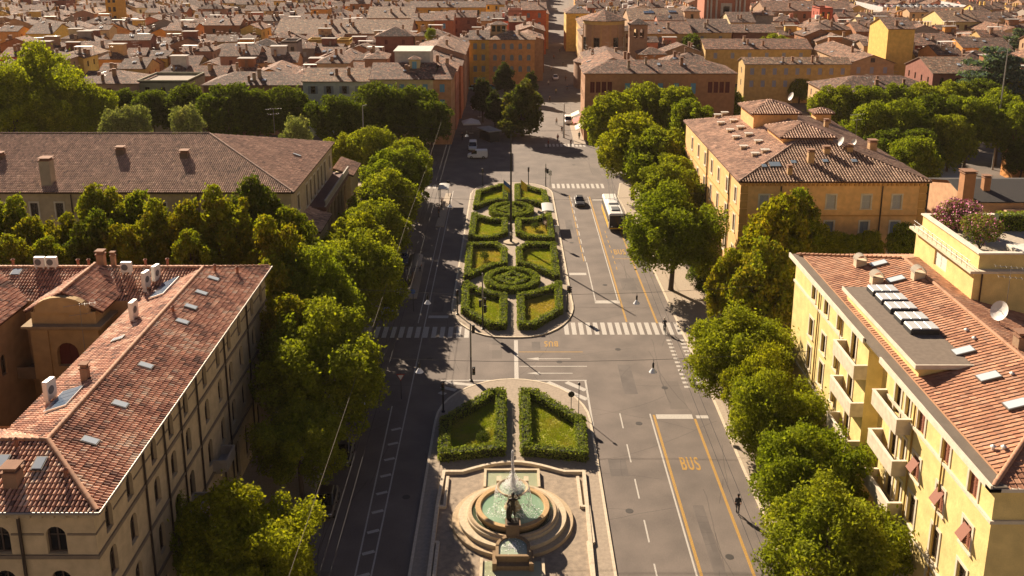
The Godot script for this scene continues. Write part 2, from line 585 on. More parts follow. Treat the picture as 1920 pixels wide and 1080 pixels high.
# ridge and hip tiles, one mesh each
func ridge_line(parent: Node, a: Vector3, b: Vector3, single_: bool, tone: Color, seed_: int, w := 0.34) -> void:
	var rng := RandomNumberGenerator.new()
	rng.seed = seed_
	var d := (b - a).normalized()
	var n := int((b - a).length() / 0.42)
	var side := d.cross(Vector3.UP).normalized()
	var up := side.cross(d).normalized()
	var bs := Basis(side, up, -d)
	if not cache.has("ridge%.2f" % w):
		cache["ridge%.2f" % w] = barrel(w, 0.47)
	var mesh: ArrayMesh = cache["ridge%.2f" % w]
	var xs := []; var cs := []
	for i in n:
		var at := a + d * (i + 0.5) * 0.42 + up * 0.03
		var c := tone * (1.0 + rng.randfn() * 0.16)
		if single_:
			var mk := "ridge_tone_%d" % (rng.randi() % 4)
			if not mats.has(mk):
				var m := StandardMaterial3D.new()
				m.albedo_color = c.linear_to_srgb(); m.roughness = 0.85
				mats[mk] = m
			part("ridge_tile", mesh, mats[mk], parent, at, bs)
		else:
			xs.append(Transform3D(bs, at)); cs.append(c)
	if not single_:
		multi("ridge_tiles", mesh, xs, cs, vcol("tile", 0.85), parent)

# ------------------------------------------------------------------ foliage
func leaf_at(g: Geo, p: Vector3, nn: Vector3, s: float, rng: RandomNumberGenerator, thin := 0.55) -> void:
	var t := nn.cross(Vector3(rng.randf() - 0.5, rng.randf() - 0.5, rng.randf() - 0.5)).normalized()
	var w := nn.cross(t)
	var a := p + t * s; var b := p + w * s * thin; var c := p - t * s; var d := p - w * s * thin
	g.v.append(a); g.v.append(c); g.v.append(b); g.v.append(a); g.v.append(d); g.v.append(c)
	for i in 6:
		g.n.append(nn); g.u.append(Vector2.ZERO); g.c.append(g.col)

func rand_dir(rng: RandomNumberGenerator) -> Vector3:
	var y := rng.randf_range(-1, 1)
	var a := rng.randf() * TAU
	var r := sqrt(1 - y * y)
	return Vector3(cos(a) * r, y, sin(a) * r)

# a crown round (0, hc, 0): lobes on an ellipsoid, leaves in the shell of each lobe
func crown_mesh(seed_: int, R: Vector3, hc: float, nl: int, lr: Vector2, leaves: int, ls: float, tones: Array, flatten := 1.0, cone := 0.0) -> ArrayMesh:
	var rng := RandomNumberGenerator.new()
	rng.seed = seed_
	var lobes := []
	var tot := 0.0
	for i in nl:
		var y := 1.0 - (i + 0.5) / nl * 1.72
		var a := i * 2.39996 + rng.randf() * 0.9
		var r := sqrt(maxf(0.0, 1 - y * y))
		var k := rng.randf_range(0.5, 1.02)
		var taper := 1.0 - cone * (y * 0.5 + 0.5)
		var c := Vector3(cos(a) * r * R.x * k * taper, y * R.y * k, sin(a) * r * R.z * k * taper)
		var q := rng.randf_range(lr.x, lr.y) * (1.0 - 0.35 * cone * (y * 0.5 + 0.5))
		lobes.append([c, q, tones[rng.randi() % tones.size()] * rng.randf_range(0.8, 1.25)])
		tot += q * q
	var g := Geo.new()
	var rough := FastNoiseLite.new()
	rough.seed = seed_; rough.frequency = 0.55 / maxf(lr.y, 0.3)
	rough.fractal_octaves = 3
	for L in lobes:
		var n := int(leaves * L[1] * L[1] / tot)
		for i in n:
			var d := rand_dir(rng)
			if d.y < -0.35 and rng.randf() < 0.55: continue
			var p: Vector3 = L[0] + Vector3(d.x, d.y * flatten, d.z) * L[1] * (rng.randf_range(0.72, 1.08) if rng.randf() < 0.8 else rng.randf_range(0.3, 1.35))
			var bump := rough.get_noise_3d(p.x, p.y * 1.3, p.z)
			if bump < -0.22 and rng.randf() < 0.75: continue
			p += (p - L[0]) * bump * 0.75
			var buried := 0
			for o in lobes:
				if o != L and p.distance_squared_to(o[0]) < o[1] * o[1] * 0.42: buried += 1
			if buried > 0 and rng.randf() < 0.8: continue
			var nn := (d * 0.6 + rand_dir(rng) * 0.9 + Vector3.UP * 0.2).normalized()
			var pick := clampf(rough.get_noise_3d(p.z * 0.6 + 40.0, p.y * 0.6, p.x * 0.6) * 0.9 + 0.5 + rng.randfn() * 0.13, 0.0, 0.999)
			var cc: Color = L[2].lerp(tones[int(pick * tones.size())], 0.75)
			cc = cc * rng.randf_range(0.7, 1.35)
			g.col = Color(cc.r, cc.g, cc.b)
			leaf_at(g, p + Vector3.UP * hc, nn, ls * rng.randf_range(0.65, 1.3), rng)
	return g.mesh()

func trunk_mesh(seed_: int, hc: float, R: float, r0: float) -> ArrayMesh:
	var rng := RandomNumberGenerator.new()
	rng.seed = seed_
	var g := Geo.new()
	var top := Vector3(rng.randfn() * 0.2, hc * 0.75, rng.randfn() * 0.2)
	g.tube([Vector3(0, -0.2, 0), Vector3(0, 0.4, 0), top * 0.5, top, Vector3(top.x, hc + R * 0.4, top.z)], [r0 * 1.35, r0, r0 * 0.85, r0 * 0.7, 0.04], 8)
	for i in 7:
		var a := TAU * i / 7.0 + rng.randf() * 0.6
		var s := top * rng.randf_range(0.55, 1.0)
		var e := Vector3(cos(a) * R * 0.72, hc + rng.randf_range(-0.25, 0.5) * R, sin(a) * R * 0.72)
		g.tube([s, s.lerp(e, 0.5) + Vector3.UP * 0.4, e], [r0 * 0.45, r0 * 0.28, 0.03], 5)
	return g.mesh()

var bark: StandardMaterial3D
func leafy(key: String, tint: Color, back := 0.35) -> StandardMaterial3D:
	if mats.has("leaf" + key):
		return mats["leaf" + key]
	var m := StandardMaterial3D.new()
	m.vertex_color_use_as_albedo = true
	m.albedo_color = tint.linear_to_srgb()
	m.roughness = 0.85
	m.metallic_specular = 0.15
	m.backlight_enabled = true
	m.backlight = Color(1.0, 1.0, 0.6)
	mats["leaf" + key] = m
	return m

var protos := {}
# the crown and trunk shapes of one kind of tree, made once
func proto(kind: String) -> Array:
	if protos.has(kind):
		return protos[kind]
	var G := [Color(0.200, 0.238, 0.022), Color(0.248, 0.278, 0.026), Color(0.161, 0.197, 0.022), Color(0.297, 0.313, 0.031)]
	var out := []
	match kind.get_slice(" ", 0):
		"linden":
			var k := int(kind.get_slice(" ", 1))
			out = [crown_mesh(100 + k, Vector3(4.6, 4.4, 4.6), 0.0, 84 + 6 * k, Vector2(0.62, 1.3), 76000, 0.14, G), trunk_mesh(100 + k, 7.0, 4.6, 0.28)]
		"far":
			var k := int(kind.get_slice(" ", 1))
			out = [crown_mesh(200 + k, Vector3(4.7, 4.3, 4.7), 0.0, 74, Vector2(0.65, 1.4), 32000, 0.22, G), trunk_mesh(200 + k, 7.0, 4.6, 0.28)]
		"maple":
			var k := int(kind.get_slice(" ", 1))
			out = [crown_mesh(300 + k, Vector3(4.4, 5.0, 4.4), 0.0, 70, Vector2(0.6, 1.25), 32000, 0.22, [G[0], G[1], Color(0.25, 0.215, 0.024), G[2], Color(0.31, 0.27, 0.027)], 1.0, 0.2), trunk_mesh(300 + k, 7.0, 4.0, 0.24)]
		"magnolia":
			out = [crown_mesh(400, Vector3(4.4, 5.6, 4.4), 0.0, 48, Vector2(0.9, 1.5), 16000, 0.3, [Color(0.075, 0.098, 0.021), Color(0.105, 0.128, 0.024), Color(0.150, 0.135, 0.038)], 1.0, 0.4), trunk_mesh(400, 7.0, 4.4, 0.3)]
		"cedar":
			out = [crown_mesh(500, Vector3(4.8, 6.0, 4.8), 0.0, 44, Vector2(1.3, 2.2), 17000, 0.26, [Color(0.112, 0.143, 0.083), Color(0.143, 0.173, 0.098), Color(0.090, 0.120, 0.068)], 0.28, 0.45), trunk_mesh(500, 7.0, 4.4, 0.3)]
		"shrub":
			out = [crown_mesh(600, Vector3(4.5, 4.0, 4.5), 0.0, 30, Vector2(1.1, 1.8), 9000, 0.3, G), trunk_mesh(600, 3.5, 4.0, 0.16)]
	protos[kind] = out
	return out

func tree(called: String, kind: String, tint: String, x: float, z: float, R: float, t: float, label: String, group: String, spin := 0.0, y := 0.0) -> Node3D:
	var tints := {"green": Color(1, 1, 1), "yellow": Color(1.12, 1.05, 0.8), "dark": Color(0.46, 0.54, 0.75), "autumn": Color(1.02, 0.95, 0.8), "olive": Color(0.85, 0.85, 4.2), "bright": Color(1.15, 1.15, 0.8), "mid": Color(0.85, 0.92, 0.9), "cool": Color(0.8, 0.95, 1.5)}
	var key := "tree " + kind + tint
	var o: Node3D
	var hc := 4.0 if kind == "shrub" else 7.0
	var k := R / 4.9
	var stretch := clampf(t / (R * 1.43), 1.0, 1.25)
	if not cache.has(key):
		o = thing(called, label, "tree", Vector3(x, y, z), spin, group)
		var q := proto(kind)
		part("trunk", q[1], bark, o)
		part("crown", q[0], leafy(tint, tints[tint]), o)
		cache[key] = o
	else:
		o = copy(cache[key], called, Vector3(x, y, z), spin, label, group)
	o.get_node("trunk").scale = Vector3(k, t / hc, k)
	o.get_node("crown").position.y = t
	o.get_node("crown").scale = Vector3(k, k * stretch, k)
	return o

# a clipped hedge along a line of points (x, z); closed: back to the first
func hedge(label: String, pts: Array, closed: bool, w: float, h: float, seed_: int, y0 := 0.13) -> void:
	var rng := RandomNumberGenerator.new()
	rng.seed = seed_
	var o := thing("hedge", label, "hedge", Vector3(0, y0, 0), 0.0, "clipped hedges of the median garden")
	var core := Geo.new()
	var g := Geo.new()
	var wob := FastNoiseLite.new()
	wob.seed = seed_; wob.frequency = 0.35
	var n := pts.size()
	var tones := [Color(0.191, 0.252, 0.047), Color(0.152, 0.210, 0.042), Color(0.239, 0.285, 0.057), Color(0.271, 0.303, 0.079)]
	for i in (n if closed else n - 1):
		var a := Vector3(pts[i].x, 0, pts[i].y)
		var b := Vector3(pts[(i + 1) % n].x, 0, pts[(i + 1) % n].y)
		var d := (b - a).normalized()
		var L := (b - a).length()
		var s := d.cross(Vector3.UP)
		var e := w * 0.42
		core.box(Vector3(-e * 0.9, 0, -w / 2 + 0.14), Vector3(L + e * 0.9, h - 0.14, w / 2 - 0.14), Basis(d, Vector3.UP, s), a)
		var count := int((L + 2 * e) * (w + 2 * h) * 70)
		for k in count:
			var q := rng.randf() * (w + 2 * h)
			var u := rng.randf_range(-e, L + e)
			var p: Vector3; var nn: Vector3
			if q < w:
				p = Vector3(0, h, 0) + s * (q - w / 2); nn = Vector3.UP
			elif q < w + h:
				p = Vector3(0, q - w, 0) + s * (w / 2); nn = s
			else:
				p = Vector3(0, q - w - h, 0) - s * (w / 2); nn = -s
			p += a + d * u
			p += nn * (wob.get_noise_3d(p.x * 3, p.y * 3, p.z * 3) * 0.16 + rng.randfn() * 0.05)
			if p.y < 0.02: p.y = 0.02
			var c: Color = tones[rng.randi() % 4] * rng.randf_range(0.7, 1.3)
			g.col = Color(c.r, c.g, c.b)
			leaf_at(g, p, (nn * 0.8 + rand_dir(rng) * 0.7).normalized(), 0.1 * rng.randf_range(0.7, 1.4), rng, 0.6)
	part("stems", core, flat("hedgecore", "2a3114", 1.0), o)
	part("foliage", g, leafy("hedge", Color.WHITE, 0.3), o)

# ------------------------------------------------------------------ people
# bones: [a, b, radius a, radius b, colour index]; surface nets over the smooth union
func body_shape(bones: Array, cell: float) -> Array:
	var lo := Vector3.ONE * 1e9; var hi := -lo
	for q in bones:
		for e in [[q[0], q[2]], [q[1], q[3]]]:
			lo = lo.min(e[0] - Vector3.ONE * (e[1] + cell * 2)); hi = hi.max(e[0] + Vector3.ONE * (e[1] + cell * 2))
	var d := Vector3i(((hi - lo) / cell).ceil()) + Vector3i.ONE
	var f := PackedFloat32Array(); f.resize(d.x * d.y * d.z)
	var own := PackedInt32Array(); own.resize(d.x * d.y * d.z)
	for z in d.z:
		for y in d.y:
			for x in d.x:
				var p := lo + Vector3(x, y, z) * cell
				var best := 1e9; var who := 0; var sm := 0.0
				for q in bones:
					var ab: Vector3 = q[1] - q[0]
					var t := clampf((p - q[0]).dot(ab) / maxf(ab.length_squared(), 1e-6), 0, 1)
					var k: float = (p - q[0] - ab * t).length() - lerpf(q[2], q[3], t)
					sm += exp(-k * 45.0)
					if k < best:
						best = k; who = q[4]
				var i := x + d.x * (y + d.y * z)
				f[i] = -log(sm) / 45.0 if sm > 1e-30 else best
				own[i] = who
	var at := {}
	var V := []; var W := []
	for z in d.z - 1:
		for y in d.y - 1:
			for x in d.x - 1:
				var i := x + d.x * (y + d.y * z)
				var acc := Vector3.ZERO; var n := 0; var neg := 0
				for e in [[0, 0, 0, 1, 0, 0], [0, 1, 0, 1, 1, 0], [0, 0, 1, 1, 0, 1], [0, 1, 1, 1, 1, 1], [0, 0, 0, 0, 1, 0], [1, 0, 0, 1, 1, 0], [0, 0, 1, 0, 1, 1], [1, 0, 1, 1, 1, 1], [0, 0, 0, 0, 0, 1], [1, 0, 0, 1, 0, 1], [0, 1, 0, 0, 1, 1], [1, 1, 0, 1, 1, 1]]:
					var fa := f[i + e[0] + d.x * (e[1] + d.y * e[2])]
					var fb := f[i + e[3] + d.x * (e[4] + d.y * e[5])]
					if (fa < 0) != (fb < 0):
						var t := fa / (fa - fb)
						acc += Vector3(e[0], e[1], e[2]).lerp(Vector3(e[3], e[4], e[5]), t)
						n += 1
				if n > 0:
					at[i] = V.size()
					V.append(lo + (Vector3(x, y, z) + acc / n) * cell)
					W.append(own[i])
	var quads := []
	for z in range(1, d.z - 1):
		for y in range(1, d.y - 1):
			for x in range(1, d.x - 1):
				var i := x + d.x * (y + d.y * z)
				for ax in 3:
					var st: int = [1, d.x, d.x * d.y][ax]
					if (f[i] < 0) != (f[i + st] < 0):
						var s1: int = [d.x, d.x * d.y, 1][ax]
						var s2: int = [d.x * d.y, 1, d.x][ax]
						var q := [at.get(i - s1 - s2, -1), at.get(i - s2, -1), at.get(i, -1), at.get(i - s1, -1)]
						if q.has(-1): continue
						if f[i] < 0: q.reverse()
						quads.append(q)
	var N := []
	for v in V: N.append(Vector3.ZERO)
	for q in quads:
		var nn: Vector3 = (V[q[2]] - V[q[0]]).cross(V[q[1]] - V[q[0]])
		for k in q: N[k] += nn
	return [V, W, quads, N]

func body_mesh(shape: Array, colours: Array) -> ArrayMesh:
	var g := Geo.new()
	for q in shape[2]:
		g.col = colours[shape[1][q[0]]]
		g.quadn(shape[0][q[0]], shape[0][q[1]], shape[0][q[2]], shape[0][q[3]], shape[3][q[0]].normalized(), shape[3][q[1]].normalized(), shape[3][q[2]].normalized(), shape[3][q[3]].normalized())
	return g.mesh()

# colour index: 0 skin, 1 top, 2 trousers, 3 shoes, 4 hair
func pose_bones(kind: String) -> Array:
	var b := []
	var V := func(x, y, z): return Vector3(x, y, z)
	var hip := 0.95
	var lean := 0.02
	if kind == "cycle":
		hip = 1.0; lean = 0.28
	var ch: Vector3 = V.call(0, hip + 0.42, lean)
	var nk: Vector3 = V.call(0, hip + 0.56, lean * 1.25)
	var hd: Vector3 = nk + V.call(0, 0.15, 0.03)
	b.append([V.call(0, hip, 0), V.call(0, hip + 0.22, lean * 0.5), 0.135, 0.125, 1])
	b.append([V.call(0, hip + 0.22, lean * 0.5), ch, 0.125, 0.145, 1])
	b.append([ch + V.call(-0.15, 0.03, 0), ch + V.call(0.15, 0.03, 0), 0.075, 0.075, 1])
	b.append([nk - V.call(0, 0.04, 0), hd, 0.055, 0.06, 0])
	b.append([hd, hd + V.call(0, 0.09, 0), 0.085, 0.088, 0])
	b.append([hd + V.call(0, 0.02, 0.085), hd + V.call(0, 0.0, 0.1), 0.018, 0.014, 0])
	b.append([hd + V.call(0, 0.11, -0.02), hd + V.call(0, 0.03, -0.045), 0.088, 0.075, 4])
	for s in [-1, 1]:
		var sh: Vector3 = ch + V.call(0.19 * s, 0.03, 0)
		var el: Vector3; var ha: Vector3
		var kn: Vector3; var an: Vector3
		match kind:
			"walk":
				el = sh + V.call(0.04 * s, -0.29, -0.05 * s); ha = el + V.call(0, -0.25, 0.06 - 0.05 * s)
				kn = V.call(0.09 * s, 0.5, 0.16 * s + 0.05); an = V.call(0.09 * s, 0.09 if s > 0 else 0.13, 0.26 * s - 0.06)
			"cycle":
				el = sh + V.call(0.06 * s, -0.24, 0.16); ha = V.call(0.22 * s, 1.05, 0.62)
				kn = V.call(0.11 * s, 0.72 + 0.12 * s, 0.3); an = V.call(0.11 * s, 0.28 + 0.16 * s, 0.1)
			"stand":
				el = sh + V.call(0.05 * s, -0.29, 0); ha = el + V.call(0, -0.25, 0.05)
				kn = V.call(0.09 * s, 0.5, 0.02); an = V.call(0.1 * s, 0.09, 0)
			"statue":
				el = sh + (V.call(0.2, 0.16, 0.1) if s > 0 else V.call(-0.12, -0.25, 0.06)); ha = el + (V.call(-0.12, 0.24, 0.08) if s > 0 else V.call(0.05, -0.1, 0.22))
				kn = V.call(0.1 * s, 0.5, 0.1 if s > 0 else 0.0); an = V.call(0.13 * s, 0.09, -0.05 if s > 0 else 0.0)
		b.append([sh, el, 0.055, 0.043, 1]); b.append([el, ha, 0.042, 0.03, 0]); b.append([ha, ha + (ha - el).normalized() * 0.13, 0.034, 0.022, 0])
		b.append([ha, ha + (ha - el).normalized() * 0.05 + V.call(-0.05 * s, 0, 0.03), 0.018, 0.013, 0])
		b.append([V.call(0.085 * s, hip - 0.04, 0), kn, 0.092, 0.06, 2]); b.append([kn, an, 0.06, 0.042, 2])
		b.append([an - V.call(0, 0.04, 0.03), an + V.call(0.01 * s, -0.045, 0.16), 0.042, 0.034, 3])
	return b

var shapes := {}
func person(kind: String, at: Vector3, turn: float, cols: Array, label: String, group := "people out on the street") -> Node3D:
	if not shapes.has(kind):
		shapes[kind] = body_shape(pose_bones(kind), 0.034)
	var cc := []
	for h in cols: cc.append(Color(h).srgb_to_linear())
	var o := thing("person", label, "person", at, turn, group)
	part("body", body_mesh(shapes[kind], cc), vcol("cloth", 0.85), o)
	return o

# ------------------------------------------------------------------ vehicles (front towards +z)
func loft(g: Geo, secs: Array) -> void:
	# secs: arrays of Vector3 rings of equal length
	for i in secs.size() - 1:
		var n: int = secs[i].size()
		for k in n:
			var j := (k + 1) % n
			g.quad(secs[i][k], secs[i][j], secs[i + 1][j], secs[i + 1][k])
	for q in [0, secs.size() - 1]:
		var r: Array = secs[q]
		for k in range(1, r.size() - 1):
			if q == 0: g.tri(r[0], r[k + 1], r[k])
			else: g.tri(r[0], r[k], r[k + 1])

func ring(z: float, hw: float, y0: float, y1: float, hw1 := -1.0, r := 0.1) -> Array:
	if hw1 < 0: hw1 = hw
	return [Vector3(-hw + r, y0, z), Vector3(-hw, y0 + r, z), Vector3(-hw1, y1 - r, z), Vector3(-hw1 + r, y1, z), Vector3(hw1 - r, y1, z), Vector3(hw1, y1 - r, z), Vector3(hw, y0 + r, z), Vector3(hw - r, y0, z)]

func wheel(parent: Node, at: Vector3, r: float, w: float) -> void:
	var g := Geo.new()
	var b := Basis(Vector3(0, 0, 1), PI / 2)
	g.lathe([[r * 0.6, -w / 2], [r * 0.95, -w / 2], [r, -w / 2 + 0.03], [r, w / 2 - 0.03], [r * 0.95, w / 2], [r * 0.6, w / 2]], 14)
	var o := part("wheel", g, flat("tyre", "141414", 0.9), parent, at, b)
	var k := Geo.new()
	k.lathe([[0.0, -w / 2 + 0.01], [r * 0.62, -w / 2 + 0.02], [r * 0.62, w / 2 - 0.02], [0.0, w / 2 - 0.01]], 10)
	part("rim", k, flat("rim", "8d8f92", 0.35, 0.8), o)

func car(kind: String, at: Vector3, turn: float, hex: String, label: String, group: String) -> Node3D:
	var o := thing("van" if kind == "van" else "car", label, "van" if kind == "van" else "car", at, turn, group)
	var paint := StandardMaterial3D.new()
	paint.albedo_color = Color(hex); paint.roughness = 0.35; paint.clearcoat_enabled = true; paint.clearcoat = 0.6
	var gl := flat("carglass", "0c0f12", 0.06)
	var b := Geo.new(); var c := Geo.new(); var r := Geo.new()
	if kind == "van":
		loft(b, [ring(-2.1, 0.8, 0.45, 1.0), ring(-2.05, 0.86, 0.28, 1.75, 0.8), ring(0.1, 0.88, 0.25, 1.8, 0.8), ring(0.15, 0.88, 0.25, 1.1), ring(1.0, 0.88, 0.25, 1.08), ring(1.85, 0.84, 0.26, 0.92), ring(2.1, 0.72, 0.36, 0.72)])
		loft(c, [ring(0.14, 0.84, 1.0, 1.77, 0.74), ring(0.45, 0.83, 1.0, 1.77, 0.72), ring(1.28, 0.8, 1.0, 1.1, 0.74, 0.03)])
		r.bev(Vector3(-0.74, 1.76, -2.0), Vector3(0.74, 1.85, 0.5), 0.06)
	else:
		loft(b, [ring(-2.05, 0.74, 0.42, 0.82), ring(-1.95, 0.84, 0.28, 0.95, 0.78), ring(-1.0, 0.88, 0.22, 0.98), ring(0.75, 0.88, 0.22, 0.96), ring(1.55, 0.85, 0.24, 0.86), ring(1.95, 0.78, 0.3, 0.74), ring(2.1, 0.66, 0.36, 0.6)])
		loft(c, [ring(-1.9, 0.68, 0.9, 0.99, 0.62, 0.03), ring(-1.25, 0.76, 0.9, 1.42, 0.58), ring(0.1, 0.76, 0.9, 1.45, 0.6), ring(1.0, 0.74, 0.9, 0.99, 0.66, 0.03)])
		r.bev(Vector3(-0.57, 1.4, -1.2), Vector3(0.57, 1.475, 0.12), 0.06)
	part("body", b, paint, o); part("cabin_glass", c, gl, o); part("roof", r, paint, o)
	for s in [-1, 1]:
		for z in [-1.25, 1.3]:
			wheel(o, Vector3(0.8 * s, 0.31, z), 0.31, 0.2)
		var h := Geo.new(); h.bev(Vector3(-0.16, 0, -0.04), Vector3(0.16, 0.14, 0.04), 0.03)
		part("headlight", h, flat("lamp_clear", "d9dcdf", 0.15), o, Vector3(0.56 * s, 0.6 if kind != "van" else 0.74, 1.95))
		part("tail_light", h, flat("lamp_red", "7a1110", 0.2), o, Vector3(0.62 * s, 0.72, -2.02))
		var mi := Geo.new(); mi.bev(Vector3(-0.07, 0, -0.08), Vector3(0.07, 0.13, 0.05), 0.02)
		part("mirror", mi, paint, o, Vector3(0.95 * s, 0.95, 0.72))
	var pl := Geo.new(); pl.box(Vector3(-0.26, 0, 0), Vector3(0.26, 0.11, 0.02))
	part("number_plate", pl, flat("plate", "d6d6cf"), o, Vector3(0, 0.45, 2.07))
	return o

func bicycle(at: Vector3, turn: float, label: String) -> Node3D:
	var o := thing("bicycle", label, "bicycle", at, turn, "bicycles on the street")
	var m := flat("bikeframe", "23272c", 0.4, 0.6)
	for z in [-0.52, 0.52]:
		var g := Geo.new()
		var pts := []
		for k in 17: pts.append(Vector3(0, 0.34 + sin(TAU * k / 16) * 0.33, z + cos(TAU * k / 16) * 0.33))
		g.tube(pts, [0.02], 5)
		for k in 6: g.tube([Vector3(0, 0.34, z), Vector3(0, 0.34 + sin(TAU * k / 6) * 0.32, z + cos(TAU * k / 6) * 0.32)], [0.006], 3)
		part("wheel", g, flat("tyre", "141414", 0.9), o)
	var f := Geo.new()
	var V := func(y, z): return Vector3(0, y, z)
	for e in [[V.call(0.34, -0.52), V.call(0.32, 0.0)], [V.call(0.32, 0.0), V.call(0.85, -0.17)], [V.call(0.34, -0.52), V.call(0.75, -0.13)], [V.call(0.75, -0.13), V.call(0.78, 0.38)], [V.call(0.32, 0.0), V.call(0.72, 0.4)], [V.call(0.34, 0.52), V.call(0.98, 0.36)]]:
		f.tube(e, [0.02], 5)
	part("frame", f, m, o)
	var s := Geo.new(); s.bev(Vector3(-0.07, 0.85, -0.3), Vector3(0.07, 0.92, -0.05), 0.03)
	part("saddle", s, flat("tyre", "141414", 0.9), o)
	var h := Geo.new(); h.tube([Vector3(-0.26, 1.0, 0.3), Vector3(-0.1, 1.0, 0.38), Vector3(0.1, 1.0, 0.38), Vector3(0.26, 1.0, 0.3)], [0.016], 5)
	part("handlebar", h, m, o)
	return o

# ------------------------------------------------------------------ the scene
func _ready() -> void:
	var cam := Camera3D.new()
	cam.name = "camera"
	add_child(cam)
	cam.projection = Camera3D.PROJECTION_FRUSTUM
	cam.near = 0.5
	cam.far = 4000.0
	cam.size = 0.5 * 1080.0 / 1791.0
	cam.frustum_offset = Vector2(0.5 * 5.0 / 1791.0, -0.5 * 212.0 / 1791.0)
	cam.position = Vector3(0, 47, 0)
	cam.rotation_degrees = Vector3(-14.5, 0, 0)
	cam.current = true
	var sky := ProceduralSkyMaterial.new()
	sky.sky_top_color = Color(0.17, 0.27, 0.43)
	sky.sky_horizon_color = Color(0.98, 0.87, 0.74)
	sky.ground_bottom_color = Color(0.22, 0.2, 0.18)
	sky.ground_horizon_color = Color(0.6, 0.56, 0.5)
	sky.sky_curve = 0.22
	var env := Environment.new()
	env.background_mode = Environment.BG_SKY
	env.sky = Sky.new()
	env.sky.sky_material = sky
	env.background_energy_multiplier = 0.38
	env.tonemap_mode = Environment.TONE_MAPPER_LINEAR
	env.tonemap_exposure = 2.6
	env.sdfgi_enabled = true
	env.ssao_enabled = true
	env.ssil_enabled = true
	env.fog_enabled = true
	env.fog_density = 0.00006
	env.fog_light_color = Color(0.72, 0.66, 0.62)
	var we := WorldEnvironment.new()
	we.name = "world_environment"
	we.environment = env
	add_child(we)
	var sun := DirectionalLight3D.new()
	sun.name = "sun"
	add_child(sun)
	sun.light_color = Color(1.0, 0.91, 0.805)
	sun.light_energy = 1.6
	sun.light_angular_distance = 0.5
	sun.shadow_enabled = true
	sun.look_at_from_position(Vector3.ZERO, Vector3(6.45, -7.15, 11.75), Vector3.UP)
	bark = plaster("4d4136", 0.9)
	print("ground"); ground()
	markings()
	print("near buildings"); palace_a()
	theatre_b()
	villa_c()
	block_d()
	roof_terrace_f()
	print("far town"); town()
	print("fountain"); fountain()
	garden()
	print("trees"); trees()
	print("street"); street()
	vehicles()
	people()
	print("done")

func P2(a: Array) -> PackedVector2Array:
	var o := PackedVector2Array()
	for i in range(0, a.size(), 2): o.append(Vector2(a[i], a[i + 1]))
	return o

func asphalt(key: String, base: Color, seed_: int, scale_: float) -> StandardMaterial3D:
	var size := 1024
	var f := FastNoiseLite.new(); f.seed = seed_; f.frequency = 0.006; f.fractal_octaves = 5
	var a := f.get_seamless_image(size, size).get_data()
	var f2 := FastNoiseLite.new(); f2.seed = seed_ + 1; f2.frequency = 0.3
	var b := f2.get_seamless_image(size, size).get_data()
	var rng := RandomNumberGenerator.new(); rng.seed = seed_
	var out := PackedByteArray(); out.resize(size * size * 3)
	for i in size * size:
		var t := 0.8 + 0.24 * a[i] / 255.0 + 0.22 * (b[i] / 255.0 - 0.5) + 0.1 * (rng.randf() - 0.5)
		out[i * 3] = int(clampf(base.r * t, 0, 1) * 255); out[i * 3 + 1] = int(clampf(base.g * t, 0, 1) * 255); out[i * 3 + 2] = int(clampf(base.b * t, 0, 1) * 255)
	var im := Image.create_from_data(size, size, false, Image.FORMAT_RGB8, out)
	for k in 9:      # mended trenches, a little darker or paler
		var c := base * rng.randf_range(0.74, 1.12)
		var r := Rect2i(rng.randi() % size, rng.randi() % size, rng.randi_range(8, 60), rng.randi_range(30, 260))
		for y in range(r.position.y, mini(r.end.y, size)):
			for x in range(r.position.x, mini(r.end.x, size)):
				im.set_pixel(x, y, im.get_pixel(x, y).lerp(Color(c.r, c.g, c.b), 0.5))
	for k in 26:     # cracks sealed with tar
		var p := Vector2(rng.randf() * size, rng.randf() * size)
		var d := Vector2.from_angle([0.0, PI / 2][rng.randi() % 2] + rng.randfn() * 0.12)
		for s in rng.randi_range(120, 700):
			p += d; d = d.rotated(rng.randfn() * 0.012)
			var x := posmod(int(p.x), size); var y := posmod(int(p.y), size)
			im.set_pixel(x, y, im.get_pixel(x, y) * 0.72)
			im.set_pixel((x + 1) % size, y, im.get_pixel((x + 1) % size, y) * 0.86)
	var m := StandardMaterial3D.new()
	m.albedo_texture = ImageTexture.create_from_image(im)
	m.uv1_triplanar = true; m.uv1_world_triplanar = true
	m.uv1_scale = Vector3.ONE * scale_
	m.roughness = 0.88
	mats[key] = m
	return m

var road: MeshInstance3D
func kerb(pts: Array, closed: bool, w := 0.22, h := 0.14) -> void:
	var g := Geo.new()
	var n := pts.size()
	for i in (n if closed else n - 1):
		var a := Vector3(pts[i].x, 0, pts[i].y); var b := Vector3(pts[(i + 1) % n].x, 0, pts[(i + 1) % n].y)
		var d := (b - a).normalized()
		g.box(Vector3(-w * 0.2, -0.02, -w / 2), Vector3((b - a).length() + w * 0.2, h + 0.002 * (i % 2), w / 2), Basis(d, Vector3.UP, d.cross(Vector3.UP)), a)
	struct(numbered("kerb"), g, plaster("cdbfa6", 0.4))

func arc(cx: float, cz: float, rx: float, rz: float, a0: float, a1: float, n: int) -> Array:
	var o := []
	for i in n + 1:
		var a := deg_to_rad(lerpf(a0, a1, float(i) / n))
		o.append(Vector2(cx + cos(a) * rx, cz + sin(a) * rz))
	return o

